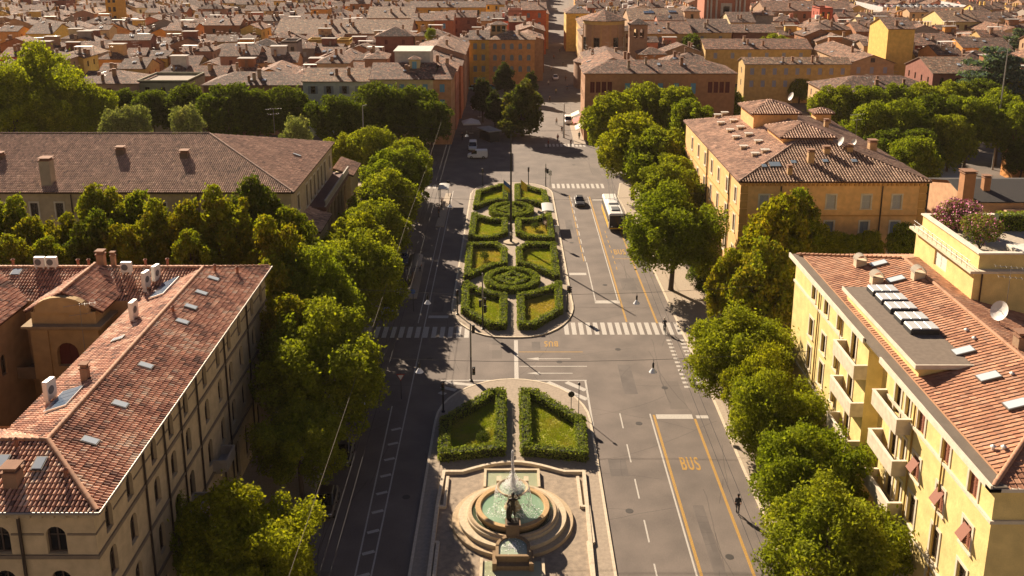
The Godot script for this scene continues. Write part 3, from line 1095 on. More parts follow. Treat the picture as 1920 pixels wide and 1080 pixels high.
func ground() -> void:
	var g := Geo.new()
	g.quad(Vector3(-1500, -0.04, 200), Vector3(-1500, -0.04, -2200), Vector3(1500, -0.04, -2200), Vector3(1500, -0.04, 200))
	struct("ground", g, plaster("6f6456", 0.03))
	g = Geo.new()
	g.poly_top(P2([-16.8, -12, -16.8, -175, -80, -180, -80, -197, -14, -207, -12.2, -286, 9, -286, 31, -720, 43, -720, 22.4, -300, 17.2, -208, 70, -205, 120, -196, 120, -180, 24, -177, 19.6, -168, 20.4, -130, 21, -90, 20.8, -12]), 0.0)
	road = struct("road", g, asphalt("asphalt", Color(0.425, 0.388, 0.355), 21, 0.032))
	var pave := plaster("a89a86", 0.5)
	for q in [[21, -12, 21, -90, 20.4, -130, 19.6, -166, 21, -175, 29.2, -176, 29.2, -12], [-16.8, -12, -16.8, -173, -19, -175, -30, -176, -30, -12], [14.9, -240, 14.6, -209, 17.4, -209, 18.2, -240]]:
		g = Geo.new()
		g.prism(P2(q), -0.03, 0.12)
		struct(numbered("pavement"), g, pave)
	kerb([Vector2(21, -12), Vector2(21, -90), Vector2(20.4, -130), Vector2(19.6, -166), Vector2(21, -175), Vector2(29, -176)], false)
	kerb([Vector2(-16.8, -12), Vector2(-16.8, -173), Vector2(-19, -175), Vector2(-30, -176)], false)
	# the garden median and the fountain island
	var med := [Vector2(-7.3, -116), Vector2(-7.0, -168)]
	med.append_array(arc(AX - 1.2, -168, 6.0, 7.5, 180, 270, 6)); med.append_array(arc(AX + 1.2, -168, 6.3, 7.5, 270, 360, 6))
	med.append(Vector2(8.1, -116))
	med.append_array(arc(AX + 1.0, -115, 6.8, 10.3, 0, 90, 9)); med.append_array(arc(AX - 1.0, -115, 6.7, 10.3, 90, 180, 9))
	g = Geo.new(); g.prism(PackedVector2Array(med), -0.03, 0.12)
	struct("median", g, plaster("a0927f", 0.35))
	kerb(med, true)
	var isl := [Vector2(-7.9, -12), Vector2(-7.3, -83)]
	isl.append_array(arc(AX, -85, 7.6, 8.8, 180, 360, 18))
	isl.append(Vector2(8.0, -80)); isl.append(Vector2(7.8, -12))
	g = Geo.new(); g.prism(PackedVector2Array(isl), -0.03, 0.12)
	struct("median", g, plaster("a0927f", 0.35)).name = "fountain_island"
	kerb(isl, false)
	# long refuge of the cycle lane on the shaded side, and the stop platform
	for q in [[-12.0, -148, -11.6, -168, -10.6, -168, -10.6, -148], [-13.6, -117, -13.3, -131, -12.3, -131, -12.1, -117]]:
		g = Geo.new(); g.prism(P2(q), -0.03, 0.12)
		struct(numbered("refuge"), g, pave)

func mark(q: Array, white := true, called := "lane_line") -> void:
	var g := Geo.new()
	g.poly_top(P2(q), 0.005)
	part(called, g, mats.paint_w if white else mats.paint_y, road)

func bar(x0: float, z0: float, x1: float, z1: float, w: float, white := true, called := "lane_line") -> void:
	var d := (Vector2(x1, z1) - Vector2(x0, z0)).normalized()
	var s := Vector2(-d.y, d.x) * w / 2
	mark([x0 + s.x, z0 + s.y, x1 + s.x, z1 + s.y, x1 - s.x, z1 - s.y, x0 - s.x, z0 - s.y], white, called)

func lettering(t: String, x: float, z: float, w: float, l: float, turn: float) -> void:
	var tm := TextMesh.new()
	tm.text = t
	var f := SystemFont.new(); f.font_names = PackedStringArray(["Droid Sans"]); f.font_weight = 700
	tm.font = f; tm.font_size = 64; tm.pixel_size = 0.01; tm.depth = 0.004
	var s := tm.get_aabb().size
	var o := part("road_lettering", tm, mats.paint_y, road)
	o.transform = Transform3D(Basis(Vector3.UP, turn) * Basis(Vector3.RIGHT, -PI / 2) * Basis.from_scale(Vector3(w / s.x, l / s.y, 1.0)), Vector3(x, 0.008, z))

func markings() -> void:
	mats["patch"] = asphalt("patch", Color(0.375, 0.345, 0.32), 27, 0.05)
	for k in [["paint_w", "d8d2c6"], ["paint_y", "c79a3e"]]:
		var m := StandardMaterial3D.new()
		m.albedo_color = Color(k[1]); m.roughness = 0.8
		m.albedo_texture = gray_tex("wear", 41, 0.05, 0.55, 1.0, 0.5)
		m.uv1_triplanar = true; m.uv1_world_triplanar = true; m.uv1_scale = Vector3.ONE * 0.4
		mats[k[0]] = m
	# manhole covers and squares of newer asphalt let into the road
	for q in [[10.0, -70.0], [12.7, -84.5], [16.4, -92.0], [5.6, -98.2], [-9.0, -99.0], [13.0, -122.0], [9.6, -140.0], [-9.2, -128.0], [12.5, -101.5], [17.0, -64.0], [-8.8, -72.0], [13.2, -190.0]]:
		var g := Geo.new(); g.lathe([[0.34, 0.0], [0.33, 0.012], [0.0, 0.012]], 16)
		part("manhole_cover", g, flat("iron", "3f3c39", 0.6, 0.5), road, Vector3(q[0], 0, q[1]))
	for q in [[9.0, -78.0, 10.6, -75.2], [12.0, -97.5, 13.4, -90.6], [15.2, -124.5, 17.2, -120.0], [-9.8, -118.0, -8.4, -112.4], [2.6, -103.6, 3.6, -101.4], [15.4, -70.8, 16.3, -61.0], [9.2, -152.0, 10.3, -145.0]]:
		var g := Geo.new(); g.poly_top(P2([q[0], q[3], q[2], q[3], q[2], q[1], q[0], q[1]]), 0.0025)
		part("repair_patch", g, mats.patch, road)
	# sunlit carriageway
	bar(14.05, -12, 14.05, -86.4, 0.15); bar(14.4, -12, 14.4, -86.2, 0.24, false); bar(18.35, -12, 18.35, -85.4, 0.24, false)
	mark([14.6, -85.4, 18.2, -85.4, 18.2, -86.3, 14.6, -86.3], true, "stop_line"); mark([18.55, -85.5, 19.8, -85.5, 19.8, -86.1, 18.55, -86.1], true, "stop_line")
	for q in [[775, 803], [833, 867], [898, 935], [975, 1017], [1057, 1110]]:
		var z0 := -ground_z(q[0]); var z1 := -ground_z(q[1])
		bar(11.05, z0, 11.05, z1, 0.13, true, "lane_dash")
	bar(14.45, -109.4, 14.45, -166, 0.24, false); bar(14.15, -115.8, 14.15, -166, 0.13)
	bar(18.15, -109, 17.6, -164, 0.26, false)
	bar(11.2, -115.8, 11.2, -131, 0.15)
	var z := -131.5
	while z > -166:
		bar(11.1, z, 11.1, z - 2.2, 0.14, true, "lane_dash")
		bar(10.85, z, 10.85, z - 3.4, 0.16, false, "lane_dash")
		z -= 4.0
	mark([11.1, -115.4, 14.5, -115.4, 14.5, -116.4, 11.1, -116.4], true, "stop_line")
	mark([8.4, -125.8, 10.8, -125.8, 10.8, -126.7, 8.4, -126.7], true, "stop_line")
	mark([14.8, -163.6, 17.3, -163.6, 17.3, -164.2, 14.8, -164.2], true, "stop_line")
	z = -128.0
	while z > -146:
		bar(15.3, z, 15.3, z - 1.2, 0.14, false, "lane_dash"); z -= 2.4
	bar(15.5, -132.6, 17.9, -132.6, 0.16, false)
	lettering("BUS", 16.35, -77.2, 1.7, 2.2, 0.0); lettering("BUS", 16.5, -135.6, 1.7, 2.4, 0.0); lettering("BUS", 4.9, -103.0, 1.6, 1.5, PI)
	# crossings
	for i in 17:
		var x := 6.9 + i * 0.9
		if x < 21.0: mark([x - 0.27, -105.6, x + 0.27, -105.6, x + 0.27 , -109.2, x - 0.27, -109.2], true, "zebra_stripe")
	for i in 12:
		var x := -5.1 - i * 0.98
		mark([x - 0.28, -104.7, x + 0.28, -104.7, x + 0.28, -107.9, x - 0.28, -107.9], true, "zebra_stripe")
	for i in 11:
		var x := 8.3 + i * 0.92
		mark([x - 0.26, -171.8, x + 0.26, -171.8, x + 0.26, -175.0, x - 0.26, -175.0], true, "zebra_stripe")
		mark([x - 16.6, -171.8, x - 16.1, -171.8, x - 16.1, -174.6, x - 16.6, -174.6], true, "zebra_stripe") if x > 9.2 and x - 16.1 < -7.6 else null
		x = 8.2 + i * 0.85
		mark([x - 0.25, -206.8, x + 0.25, -206.8, x + 0.25, -209.6, x - 0.25, -209.6], true, "zebra_stripe")
	for i in 4:
		var x := -12.0 - i * 1.0
		mark([x - 0.26, -171.6, x + 0.26, -171.6, x + 0.26, -174.4, x - 0.26, -174.4], true, "zebra_stripe")
	# the middle of the junction
	mark([0.55, -93.9, 1.0, -93.9, 1.0, -104.0, 0.55, -104.0], true, "stop_line")
	bar(1.1, -100.8, 8.4, -100.8, 0.16, false); bar(1.1, -97.1, 8.6, -97.1, 0.16); bar(-7.3, -93.7, 8.3, -93.7, 0.2)
	for zz in [-99.0, -95.4]:
		mark([1.9, zz, 3.3, zz - 0.35, 3.3, zz - 0.09, 6.9, zz - 0.07, 6.9, zz + 0.07, 3.3, zz + 0.09, 3.3, zz + 0.35], true, "lane_arrow")
	bar(8.15, -93.6, 8.15, -84, 0.2)
	for q in [[4.1, -93.3, 8.0, -89.4], [6.1, -93.3, 8.0, -91.4], [2.3, -93.45, 7.0, -90.0]]: bar(q[0], q[1], q[2], q[3], 0.62, true, "hatching")
	for q in [[-6.9, -93.3, -3.8, -92.6], [-7.2, -92.2, -5.6, -91.4], [-7.3, -91.0, -6.7, -90.5]]: bar(q[0], q[1], q[2], q[3], 0.55, true, "hatching")
	for i in 13:
		var zz := -104.2 + i * 0.98
		mark([18.5, zz, 19.05, zz, 19.05, zz + 0.45, 18.5, zz + 0.45], true, "cycle_crossing_dash")
		if i < 7 or i > 9: mark([20.0, zz, 20.6, zz, 20.6, zz + 0.45, 20.0, zz + 0.45], true, "cycle_crossing_dash")
	# cycle lane on the shaded side
	bar(-10.35, -12, -10.35, -170, 0.13); bar(-10.9, -12, -11.9, -88, 0.13); bar(-11.2, -109, -11.2, -168, 0.11)
	for i in 9: bar(-10.5, -62.0 - i * 2.7, -11.4, -61.6 - i * 2.7, 0.35, true, "hatching")
	mark([-10.1, -110.6, -7.6, -110.6, -7.6, -111.4, -10.1, -111.4], true, "stop_line")

# metres ahead of the camera of a ground point, from the row where the photograph shows it
func ground_z(row: float) -> float:
	var w := (row - 328.0) / 1791.0
	var s := sin(deg_to_rad(14.5)); var c := cos(deg_to_rad(14.5))
	return 47.0 / (s + w * c) * (c - w * s)

# ------------------------------------------------------------------ the four near buildings
func skylight(parent: Node, at: Vector3, n: Vector3, w: float, l: float, hex := "aeb9c2") -> void:
	var s := Vector3(-n.x, 0, -n.z).normalized()      # up the slope, level part
	var up := (s - n * s.dot(n)).normalized()
	var b := Basis(up.cross(n), n, -up)
	b = Basis(n.cross(-up).normalized() , n, -up)
	var g := Geo.new()
	g.box(Vector3(-w / 2, 0.0, -l / 2), Vector3(w / 2, 0.12, l / 2))
	var o := part("skylight", g, flat("lead", "6d6a66", 0.5, 0.4), parent, at, b)
	var k := Geo.new()
	k.box(Vector3(-w / 2 + 0.06, 0.12, -l / 2 + 0.06), Vector3(w / 2 - 0.06, 0.135, l / 2 - 0.06))
	part("pane", k, flat("skyglass" + hex, hex, 0.08), o)

func ac_unit(parent: Node, at: Vector3, turn := 0.0, h := 0.8) -> void:
	var g := Geo.new()
	g.bev(Vector3(-0.45, 0.12, -0.18), Vector3(0.45, 0.12 + h, 0.18), 0.03)
	for s in [-0.3, 0.3]: g.box(Vector3(s - 0.05, -0.3, -0.16), Vector3(s + 0.05, 0.12, 0.16))
	var o := part("air_conditioner", g, flat("acwhite", "c9c7c1", 0.5), parent, at, Basis(Vector3.UP, turn))
	var f := Geo.new()
	f.lathe([[0.0, 0.03], [0.26, 0.02], [0.28, 0.0]], 14)
	part("fan", f, flat("fan", "55575a", 0.6), o, Vector3(-0.1, 0.12 + h * 0.5, 0.182), Basis(Vector3.RIGHT, PI / 2))

func dish(parent: Node, at: Vector3, turn: float, r: float) -> void:
	var g := Geo.new()
	g.lathe([[0.0, 0.0], [r * 0.5, r * 0.07], [r * 0.8, r * 0.18], [r, r * 0.3]], 16)
	var m := Geo.new(); m.tube([Vector3(0, -0.9, -0.05), Vector3(0, 0, -0.05)], [0.04], 6)
	var o := part("satellite_dish", m, flat("mast", "8e8e8c", 0.4, 0.6), parent, at)
	part("reflector", g, flat("acwhite", "c9c7c1", 0.5), o, Vector3.ZERO, Basis(Vector3.UP, turn) * Basis(Vector3.RIGHT, 1.15))
	var k := Geo.new(); k.tube([Vector3(0, 0, 0), Vector3(0, r * 0.9, 0)], [0.02], 5)
	part("feed_arm", k, flat("mast", "8e8e8c", 0.4, 0.6), o, Vector3.ZERO, Basis(Vector3.UP, turn) * Basis(Vector3.RIGHT, 1.15))

func aerial(parent: Node, at: Vector3, h: float, turn := 0.4) -> void:
	var g := Geo.new()
	g.tube([Vector3(0, -0.6, 0), Vector3(0, h, 0)], [0.03, 0.02], 5)
	var o := part("aerial", g, flat("mast", "8e8e8c", 0.4, 0.6), parent, at, Basis(Vector3.UP, turn))
	for q in [[h - 0.1, 1.1, 7], [h - 0.9, 0.8, 5]]:
		var k := Geo.new()
		k.tube([Vector3(-q[1], q[0], 0), Vector3(q[1], q[0], 0)], [0.018], 4)
		for i in q[2]:
			var x: float = lerpf(-q[1], q[1], float(i) / (q[2] - 1))
			k.tube([Vector3(x, q[0], -0.28), Vector3(x, q[0], 0.28)], [0.012], 3)
		part("antenna", k, flat("mast", "8e8e8c", 0.4, 0.6), o)

func solar(parent: Node, at: Vector3, n: Vector3, w: float, l: float) -> void:
	var s := Vector3(-n.x, 0, -n.z).normalized()
	var up := (s - n * s.dot(n)).normalized()
	var b := Basis(n.cross(-up).normalized(), n, -up)
	var g := Geo.new()
	g.box(Vector3(-w / 2, 0.05, -l / 2), Vector3(w / 2, 0.2, l / 2))
	var o := part("solar_panel", g, flat("alu", "b4b7ba", 0.3, 0.8), parent, at, b)
	for i in 4:
		var k := Geo.new()
		var x0 := -w / 2 + 0.06 + (w - 0.1) * i / 4.0
		k.box(Vector3(x0, 0.2, -l / 2 + 0.06), Vector3(x0 + (w - 0.1) / 4.0 - 0.05, 0.215, l / 2 - 0.06))
		part("pane", k, flat("solar", "56687e", 0.12), o)

func pipe(parent: Node, a: Vector3, b: Vector3, r := 0.07, hex := "3d322b") -> void:
	var g := Geo.new(); g.tube([a, b], [r], 6)
	part("downpipe", g, flat("pipe" + hex, hex, 0.5, 0.3), parent)

const TONE_A := [Color(0.161, 0.083, 0.060), Color(0.320, 0.150, 0.100), Color(0.466, 0.232, 0.150), Color(0.553, 0.299, 0.196), Color(0.669, 0.419, 0.286), Color(0.611, 0.464, 0.348)]
const TONE_B := [Color(0.237, 0.149, 0.110), Color(0.349, 0.222, 0.160), Color(0.444, 0.281, 0.198), Color(0.523, 0.336, 0.237), Color(0.634, 0.430, 0.304)]
const TONE_D := [Color(0.263, 0.116, 0.063), Color(0.326, 0.149, 0.081), Color(0.378, 0.182, 0.098), Color(0.420, 0.220, 0.127), Color(0.347, 0.187, 0.115)]

func palace_a() -> void:
	var o := thing("stone_palace", "grey stone courtyard palace with arched windows and brown tiled wings", "building", Vector3(-23.57, -4.04, -47.57))
	o.scale = Vector3.ONE * 1.086
	var stone := plaster("cdb892", 0.14)
	var g := Geo.new()
	var zs := [-1.7, -4.6, -8.4, -11.4, -14.3, -18.4, -21.6, -24.5, -27.4, -31.3, -34.3]
	var E := []
	for z in zs:
		for q in [[15.3, 16.9, 0.9], [12.5, 14.3, 1.0], [9.1, 11.1, 1.0], [4.4, 7.4, 1.15]]:
			E.append([-z - q[2] / 2, -z + q[2] / 2, q[0], q[1], true])
	facade(g, Vector3.ZERO, Vector3.FORWARD, Vector3.RIGHT, 35.9, 0, 18, E, 0.3)
	for h in E: win(o, Vector3.ZERO, Vector3.FORWARD, Vector3.RIGHT, h, "arch", 0.3, true)
	var F := []
	for i in 8:
		for q in [[15.0, 16.65, 1.05], [12.2, 14.0, 1.1], [8.8, 10.9, 1.1], [5.2, 7.4, 1.1]]:
			var c := 25.3 - 2.1 - i * 2.95
			F.append([c - q[2] / 2, c + q[2] / 2, q[0], q[1], true])
	facade(g, Vector3(-25.3, 0, 0), Vector3.RIGHT, Vector3.BACK, 25.3, 0, 18, F, 0.3)
	for h in F: win(o, Vector3(-25.3, 0, 0), Vector3.RIGHT, Vector3.BACK, h, "arch", 0.3, true)
	part("wall", g, stone, o)
	# courtyard walls and the plain sides
	g = Geo.new()
	var Cw := [[2.0, 2.7, 9.8, 11.6, false], [4.0, 4.7, 9.8, 11.6, false], [1.0, 1.7, 5.8, 7.6, false], [5.0, 5.7, 5.8, 7.6, false]]
	facade(g, Vector3(-17.3, 0, -27.9), Vector3.RIGHT, Vector3.BACK, 9.3, 0, 18, Cw)
	for h in Cw: win(o, Vector3(-17.3, 0, -27.9), Vector3.RIGHT, Vector3.BACK, h, "white")
	var Wd := [[13.0, 14.0, 13.2, 15.4, true], [15.5, 16.3, 13.5, 15.2, true], [9.0, 10.0, 12.8, 14.8, true], [5.0, 6.0, 12.8, 14.8, true], [9.0, 10.0, 8.8, 10.8, false]]
	facade(g, Vector3(-17.3, 0, -8), Vector3.FORWARD, Vector3.RIGHT, 19.9, 0, 18, Wd)
	for h in Wd: win(o, Vector3(-17.3, 0, -8), Vector3.FORWARD, Vector3.RIGHT, h, "arch")
	facade(g, Vector3(-8, 0, -27.9), Vector3.BACK, Vector3.LEFT, 19.9, 0, 18, []); facade(g, Vector3(-8, 0, -8), Vector3.LEFT, Vector3.FORWARD, 9.3, 0, 18, [])
	facade(g, Vector3(0, 0, -35.9), Vector3.LEFT, Vector3.FORWARD, 25.3, 0, 18, []); facade(g, Vector3(-25.3, 0, -35.9), Vector3.BACK, Vector3.LEFT, 35.9, 0, 18, [])
	part("courtyard_wall", g, plaster("b08e66"), o)
	# string courses, cornice, gutters
	for y in [[8.2, 0.22], [11.65, 0.2], [14.75, 0.22], [16.15, 0.1]]:
		g = Geo.new()
		var d := 0.1 if y[1] > 0.15 else 0.05
		if y[1] > 0.15:
			g.box(Vector3(0, y[0], -35.9), Vector3(d, y[0] + y[1], 0))
			var g2 := Geo.new(); g2.box(Vector3(-25.3, y[0], 0), Vector3(d, y[0] + y[1], d))
			part("string_course", g2, plaster("857764"), o)
		else:
			for i in zs.size() + 1:
				var a: float = -35.9 if i == zs.size() else zs[i] + 0.55
				var b: float = 0.0 if i == 0 else zs[i - 1] - 0.55
				g.box(Vector3(0, y[0], a), Vector3(d, y[0] + y[1], b))
			for i in 9:
				g.box(Vector3(-25.3 if i == 8 else -2.1 - i * 2.95 + 0.62, y[0], 0), Vector3(0.0 if i == 0 else -2.1 - (i - 1) * 2.95 - 0.62, y[0] + y[1], d))
		var sc := part("string_course" if y[1] > 0.15 else "impost_band", g, plaster("857764"), o)
		if y[1] < 0.15: sc.set_meta("kind", "stuff")
	g = Geo.new()
	for q in [[0.12, 17.25, 17.5], [0.3, 17.5, 17.72]]:
		g.box(Vector3(0, q[1], -36.0), Vector3(q[0], q[2], 0)); g.box(Vector3(-25.3, q[1], 0), Vector3(q[0], q[2], q[0]))
	for i in 58: g.box(Vector3(0.12, 17.28, -0.25 - i * 0.62), Vector3(0.26, 17.48, -0.05 - i * 0.62))
	for i in 40: g.box(Vector3(-25.1 + i * 0.62, 17.28, 0.12), Vector3(-24.9 + i * 0.62, 17.48, 0.26))
	part("cornice", g, plaster("bfae90"), o)
	g = Geo.new()
	g.tube([Vector3(0.62, 17.84, 0.6), Vector3(0.62, 17.84, -36.4)], [0.075], 8); g.tube([Vector3(-25.8, 17.84, 0.62), Vector3(0.6, 17.84, 0.62)], [0.075], 8)
	part("gutter", g, flat("zinc", "8f887e", 0.5, 0.6), o)
	for z in [-6.6, -10.0, -13.0, -16.4, -23.0, -29.4]: pipe(o, Vector3(0.1, 17.7, z), Vector3(0.1, 3.8, z))
	for x in [-3.9, -12.5]: pipe(o, Vector3(x, 17.7, 0.12), Vector3(x, 3.8, 0.12), 0.09)
	for z in [-13.4, -19.6]:                       # stone balconies on brackets
		g = Geo.new()
		g.box(Vector3(0, 8.42, z - 1.1), Vector3(1.05, 8.6, z + 1.1)); g.box(Vector3(0.95, 8.6, z - 1.1), Vector3(1.05, 9.35, z + 1.1))
		for s in [-1.1, 1.0]: g.box(Vector3(0, 8.6, z + s), Vector3(0.95, 9.35, z + s + 0.1))
		for s in [-0.7, 0.6]: g.box(Vector3(0, 8.0, z + s), Vector3(0.6, 8.42, z + s + 0.14))
		part("balcony", g, plaster("b7ad9c"), o)
	# the roof ring
	var ye := 17.83; var yr := 19.35
	var out_e := [Vector3(0.5, ye, -36.4), Vector3(0.5, ye, 0.5), Vector3(-4, yr, -4), Vector3(-4, yr, -31.9)]
	var in_e := [Vector3(-8.3, ye, -7.7), Vector3(-8.3, ye, -28.2), Vector3(-4, yr, -31.9), Vector3(-4, yr, -4)]
	var out_f := [Vector3(-25.8, ye, 0.5), Vector3(0.5, ye, 0.5), Vector3(-4, yr, -4), Vector3(-21.3, yr, -4)]
	var in_f := [Vector3(-8.3, ye, -7.7), Vector3(-17, ye, -7.7), Vector3(-21.3, yr, -4), Vector3(-4, yr, -4)]
	var out_b := [Vector3(0.5, ye, -36.4), Vector3(-25.8, ye, -36.4), Vector3(-21.3, yr, -31.9), Vector3(-4, yr, -31.9)]
	var in_b := [Vector3(-17, ye, -28.2), Vector3(-8.3, ye, -28.2), Vector3(-4, yr, -31.9), Vector3(-21.3, yr, -31.9)]
	var in_w := [Vector3(-17, ye, -28.2), Vector3(-17, ye, -7.7), Vector3(-21.3, yr, -4), Vector3(-21.3, yr, -31.9)]
	var out_w := [Vector3(-25.8, ye, -36.4), Vector3(-25.8, ye, 0.5), Vector3(-21.3, yr, -4), Vector3(-21.3, yr, -31.9)]
	g = Geo.new()
	for q in [out_e, in_e, out_f, in_f, out_b, in_b, in_w, out_w]: slab(g, q, 0.14)
	var roof := part("roof", g, flat("underroof", "4a2a1e", 0.95), o)
	var til := barrel(0.2, 0.46)
	var i := 0
	for q in [out_e, in_e, out_f, in_f, out_b, in_b, in_w, out_w]:
		tile_slope(roof, q, til, 0.245, 0.37, TONE_A, 900 + i); i += 1
	var rt := Color(0.36, 0.19, 0.11)
	ridge_line(roof, Vector3(0.4, ye + 0.06, 0.4), Vector3(-4, yr + 0.04, -4), true, rt, 5)
	ridge_line(roof, Vector3(-4, yr + 0.04, -4), Vector3(-4, yr + 0.04, -31.9), true, rt, 6)
	ridge_line(roof, Vector3(-4, yr + 0.04, -4), Vector3(-21.3, yr + 0.04, -4), true, rt, 7)
	ridge_line(roof, Vector3(-4, yr + 0.04, -31.9), Vector3(-21.3, yr + 0.04, -31.9), false, rt, 8)
	ridge_line(roof, Vector3(0.4, ye + 0.06, -36.3), Vector3(-4, yr + 0.04, -31.9), false, rt, 9)
	ridge_line(roof, Vector3(-21.3, yr + 0.04, -31.9), Vector3(-21.3, yr + 0.04, -4), false, rt, 10)
	var B := Vector3(21.7, 0, 43.8)
	var nE := Vector3(0.3375, 1, 0).normalized(); var nI := Vector3(-0.3375, 1, 0).normalized(); var nF := Vector3(0, 1, 0.3375).normalized()
	for p in [[-23.8, 18.7, -53.0], [-23.8, 18.7, -48.7], [-24.1, 18.8, -58.1], [-24.1, 18.8, -65.4], [-24.3, 18.9, -68.0], [-24.4, 18.9, -70.9], [-24.4, 18.9, -74.1]]:
		skylight(o, Vector3(p[0], p[1] + 0.06, p[2]) + B, nE, 0.62, 0.95)
	for p in [[-25.4, 18.85, -46.1], [-27.5, 18.85, -46.3]]: skylight(o, Vector3(p[0], p[1] + 0.06, p[2]) + B, nF, 0.62, 0.9)
	skylight(o, Vector3(-27.7, 18.76, -62.6) + B, nI, 0.6, 0.9); skylight(o, Vector3(-41.1, 19.15, -75.1) + B, nF, 0.8, 0.8)
	solar(o, Vector3(-27.9, 18.68, -72.6) + B, nI, 3.8, 1.3); solar(o, Vector3(-27.3, 18.85, -53.4) + B, nI, 2.6, 1.5)
	for p in [[-31.8, 19.2, -74.9, 0.0], [-39.3, 19.4, -75.6, 0.0], [-38.3, 19.4, -75.6, 0.0], [-29.6, 18.6, -73.2, 1.4], [-29.2, 18.7, -74.4, 1.4], [-28.1, 18.7, -66.6, 1.5], [-28.6, 18.5, -54.2, 1.4]]:
		ac_unit(o, Vector3(p[0], p[1], p[2]) + B, p[3], 0.85 if p[3] < 0.1 else 1.25)
	for p in [[-26.3, 18.5, -45.0, 0.7, 0.75], [-34.6, 19.35, -76.6, 0.9, 0.6], [-33.4, 19.35, -76.2, 0.9, 0.35], [-27.2, 19.0, -56.1, 0.7, 0.45]]: chimney(o, Vector3(p[0], p[1], p[2]) + B, p[3], p[4], "9a7a60")
	for p in [[-25.1, 19.1, -66.5], [-24.7, 19.1, -75.6], [-23.1, 18.6, -76.5], [-23.7, 18.5, -45.4], [-27.2, 19.2, -47.3], [-36.5, 19.3, -76.4], [-35.6, 19.3, -76.4], [-30.8, 19.3, -76.4], [-29.0, 19.3, -76.6], [-42.0, 19.3, -76.4]]:
		var k := Geo.new(); k.lathe([[0.11, -0.3], [0.11, 0.45], [0.17, 0.47], [0.17, 0.55], [0.02, 0.66]], 8)
		part("vent_pipe", k, flat("ventclay", "8a5a44", 0.8), o, Vector3(p[0], p[1], p[2]) + B)
	# the pavilion in the court, with its curved gable
	g = Geo.new()
	var PW := [[1.65, 3.35, 13.6, 15.6, true]]
	facade(g, Vector3(-15.4, 0, -25.2), Vector3.RIGHT, Vector3.BACK, 5.0, 0, 18.2, PW, 0.5)
	win(o, Vector3(-15.4, 0, -25.2), Vector3.RIGHT, Vector3.BACK, PW[0], "red", 0.5)
	facade(g, Vector3(-10.4, 0, -25.2), Vector3.FORWARD, Vector3.RIGHT, 4.0, 0, 18.2, []); facade(g, Vector3(-15.4, 0, -29.2), Vector3.BACK, Vector3.LEFT, 4.0, 0, 18.2, [])
	for q in [[-15.55, -14.2], [-11.6, -10.25]]: g.box(Vector3(q[0], 12.6, -25.2), Vector3(q[1], 16.9, -25.02))
	var last := Vector3(-15.0, 18.2, -24.95)
	for k in range(1, 11):
		var a := PI - PI * k / 10.0
		var p := Vector3(-12.9 + cos(a) * 2.1, 18.2 + sin(a) * 1.15, -24.95)
		g.quad(Vector3(last.x, 18.2, last.z), last, p, Vector3(p.x, 18.2, p.z)); g.quad(last, last + Vector3(0, 0, -0.5), p + Vector3(0, 0, -0.5), p)
		g.quad(last + Vector3(0, 0.0, 0.1), last + Vector3(0, 0.18, 0.1), p + Vector3(0, 0.18, 0.1), p + Vector3(0, 0, 0.1)); g.quad(last + Vector3(0, 0.18, 0.1), last + Vector3(0, 0.18, -0.5), p + Vector3(0, 0.18, -0.5), p + Vector3(0, 0.18, 0.1))
		last = p
	var pav := part("pavilion", g, plaster("b99c6c"), o)
	g = Geo.new()
	g.box(Vector3(-16.0, 17.0, -29.0), Vector3(-9.8, 17.2, -24.6)); g.box(Vector3(-15.7, 16.8, -29.0), Vector3(-10.1, 17.0, -24.85))
	part("pavilion_cornice", g, plaster("9f8a68"), pav)
	var pl := [Vector3(-15.9, 18.15, -31.6), Vector3(-15.9, 18.15, -25.3), Vector3(-12.9, 19.75, -25.3), Vector3(-12.9, 19.75, -31.6)]
	var pr_ := [Vector3(-9.9, 18.15, -25.3), Vector3(-9.9, 18.15, -31.6), Vector3(-12.9, 19.75, -31.6), Vector3(-12.9, 19.75, -25.3)]
	g = Geo.new(); slab(g, pl, 0.14); slab(g, pr_, 0.14)
	var prf := part("pavilion_roof", g, flat("underroof", "4a2a1e", 0.95), o)
	tile_slope(prf, pl, til, 0.245, 0.37, TONE_A, 960); tile_slope(prf, pr_, til, 0.245, 0.37, TONE_A, 961)
	ridge_line(prf, Vector3(-12.9, 19.8, -25.3), Vector3(-12.9, 19.8, -31.6), false, rt, 12)
	g = Geo.new()
	g.box(Vector3(-17.2, 12.4, -27.8), Vector3(-15.45, 12.6, -25.4)); g.box(Vector3(-17.2, 12.6, -25.5), Vector3(-15.45, 13.4, -25.4))
	part("terrace", g, plaster("7d6c58"), o)
	aerial(o, Vector3(-11.3, 14.5, -24.7), 4.6)

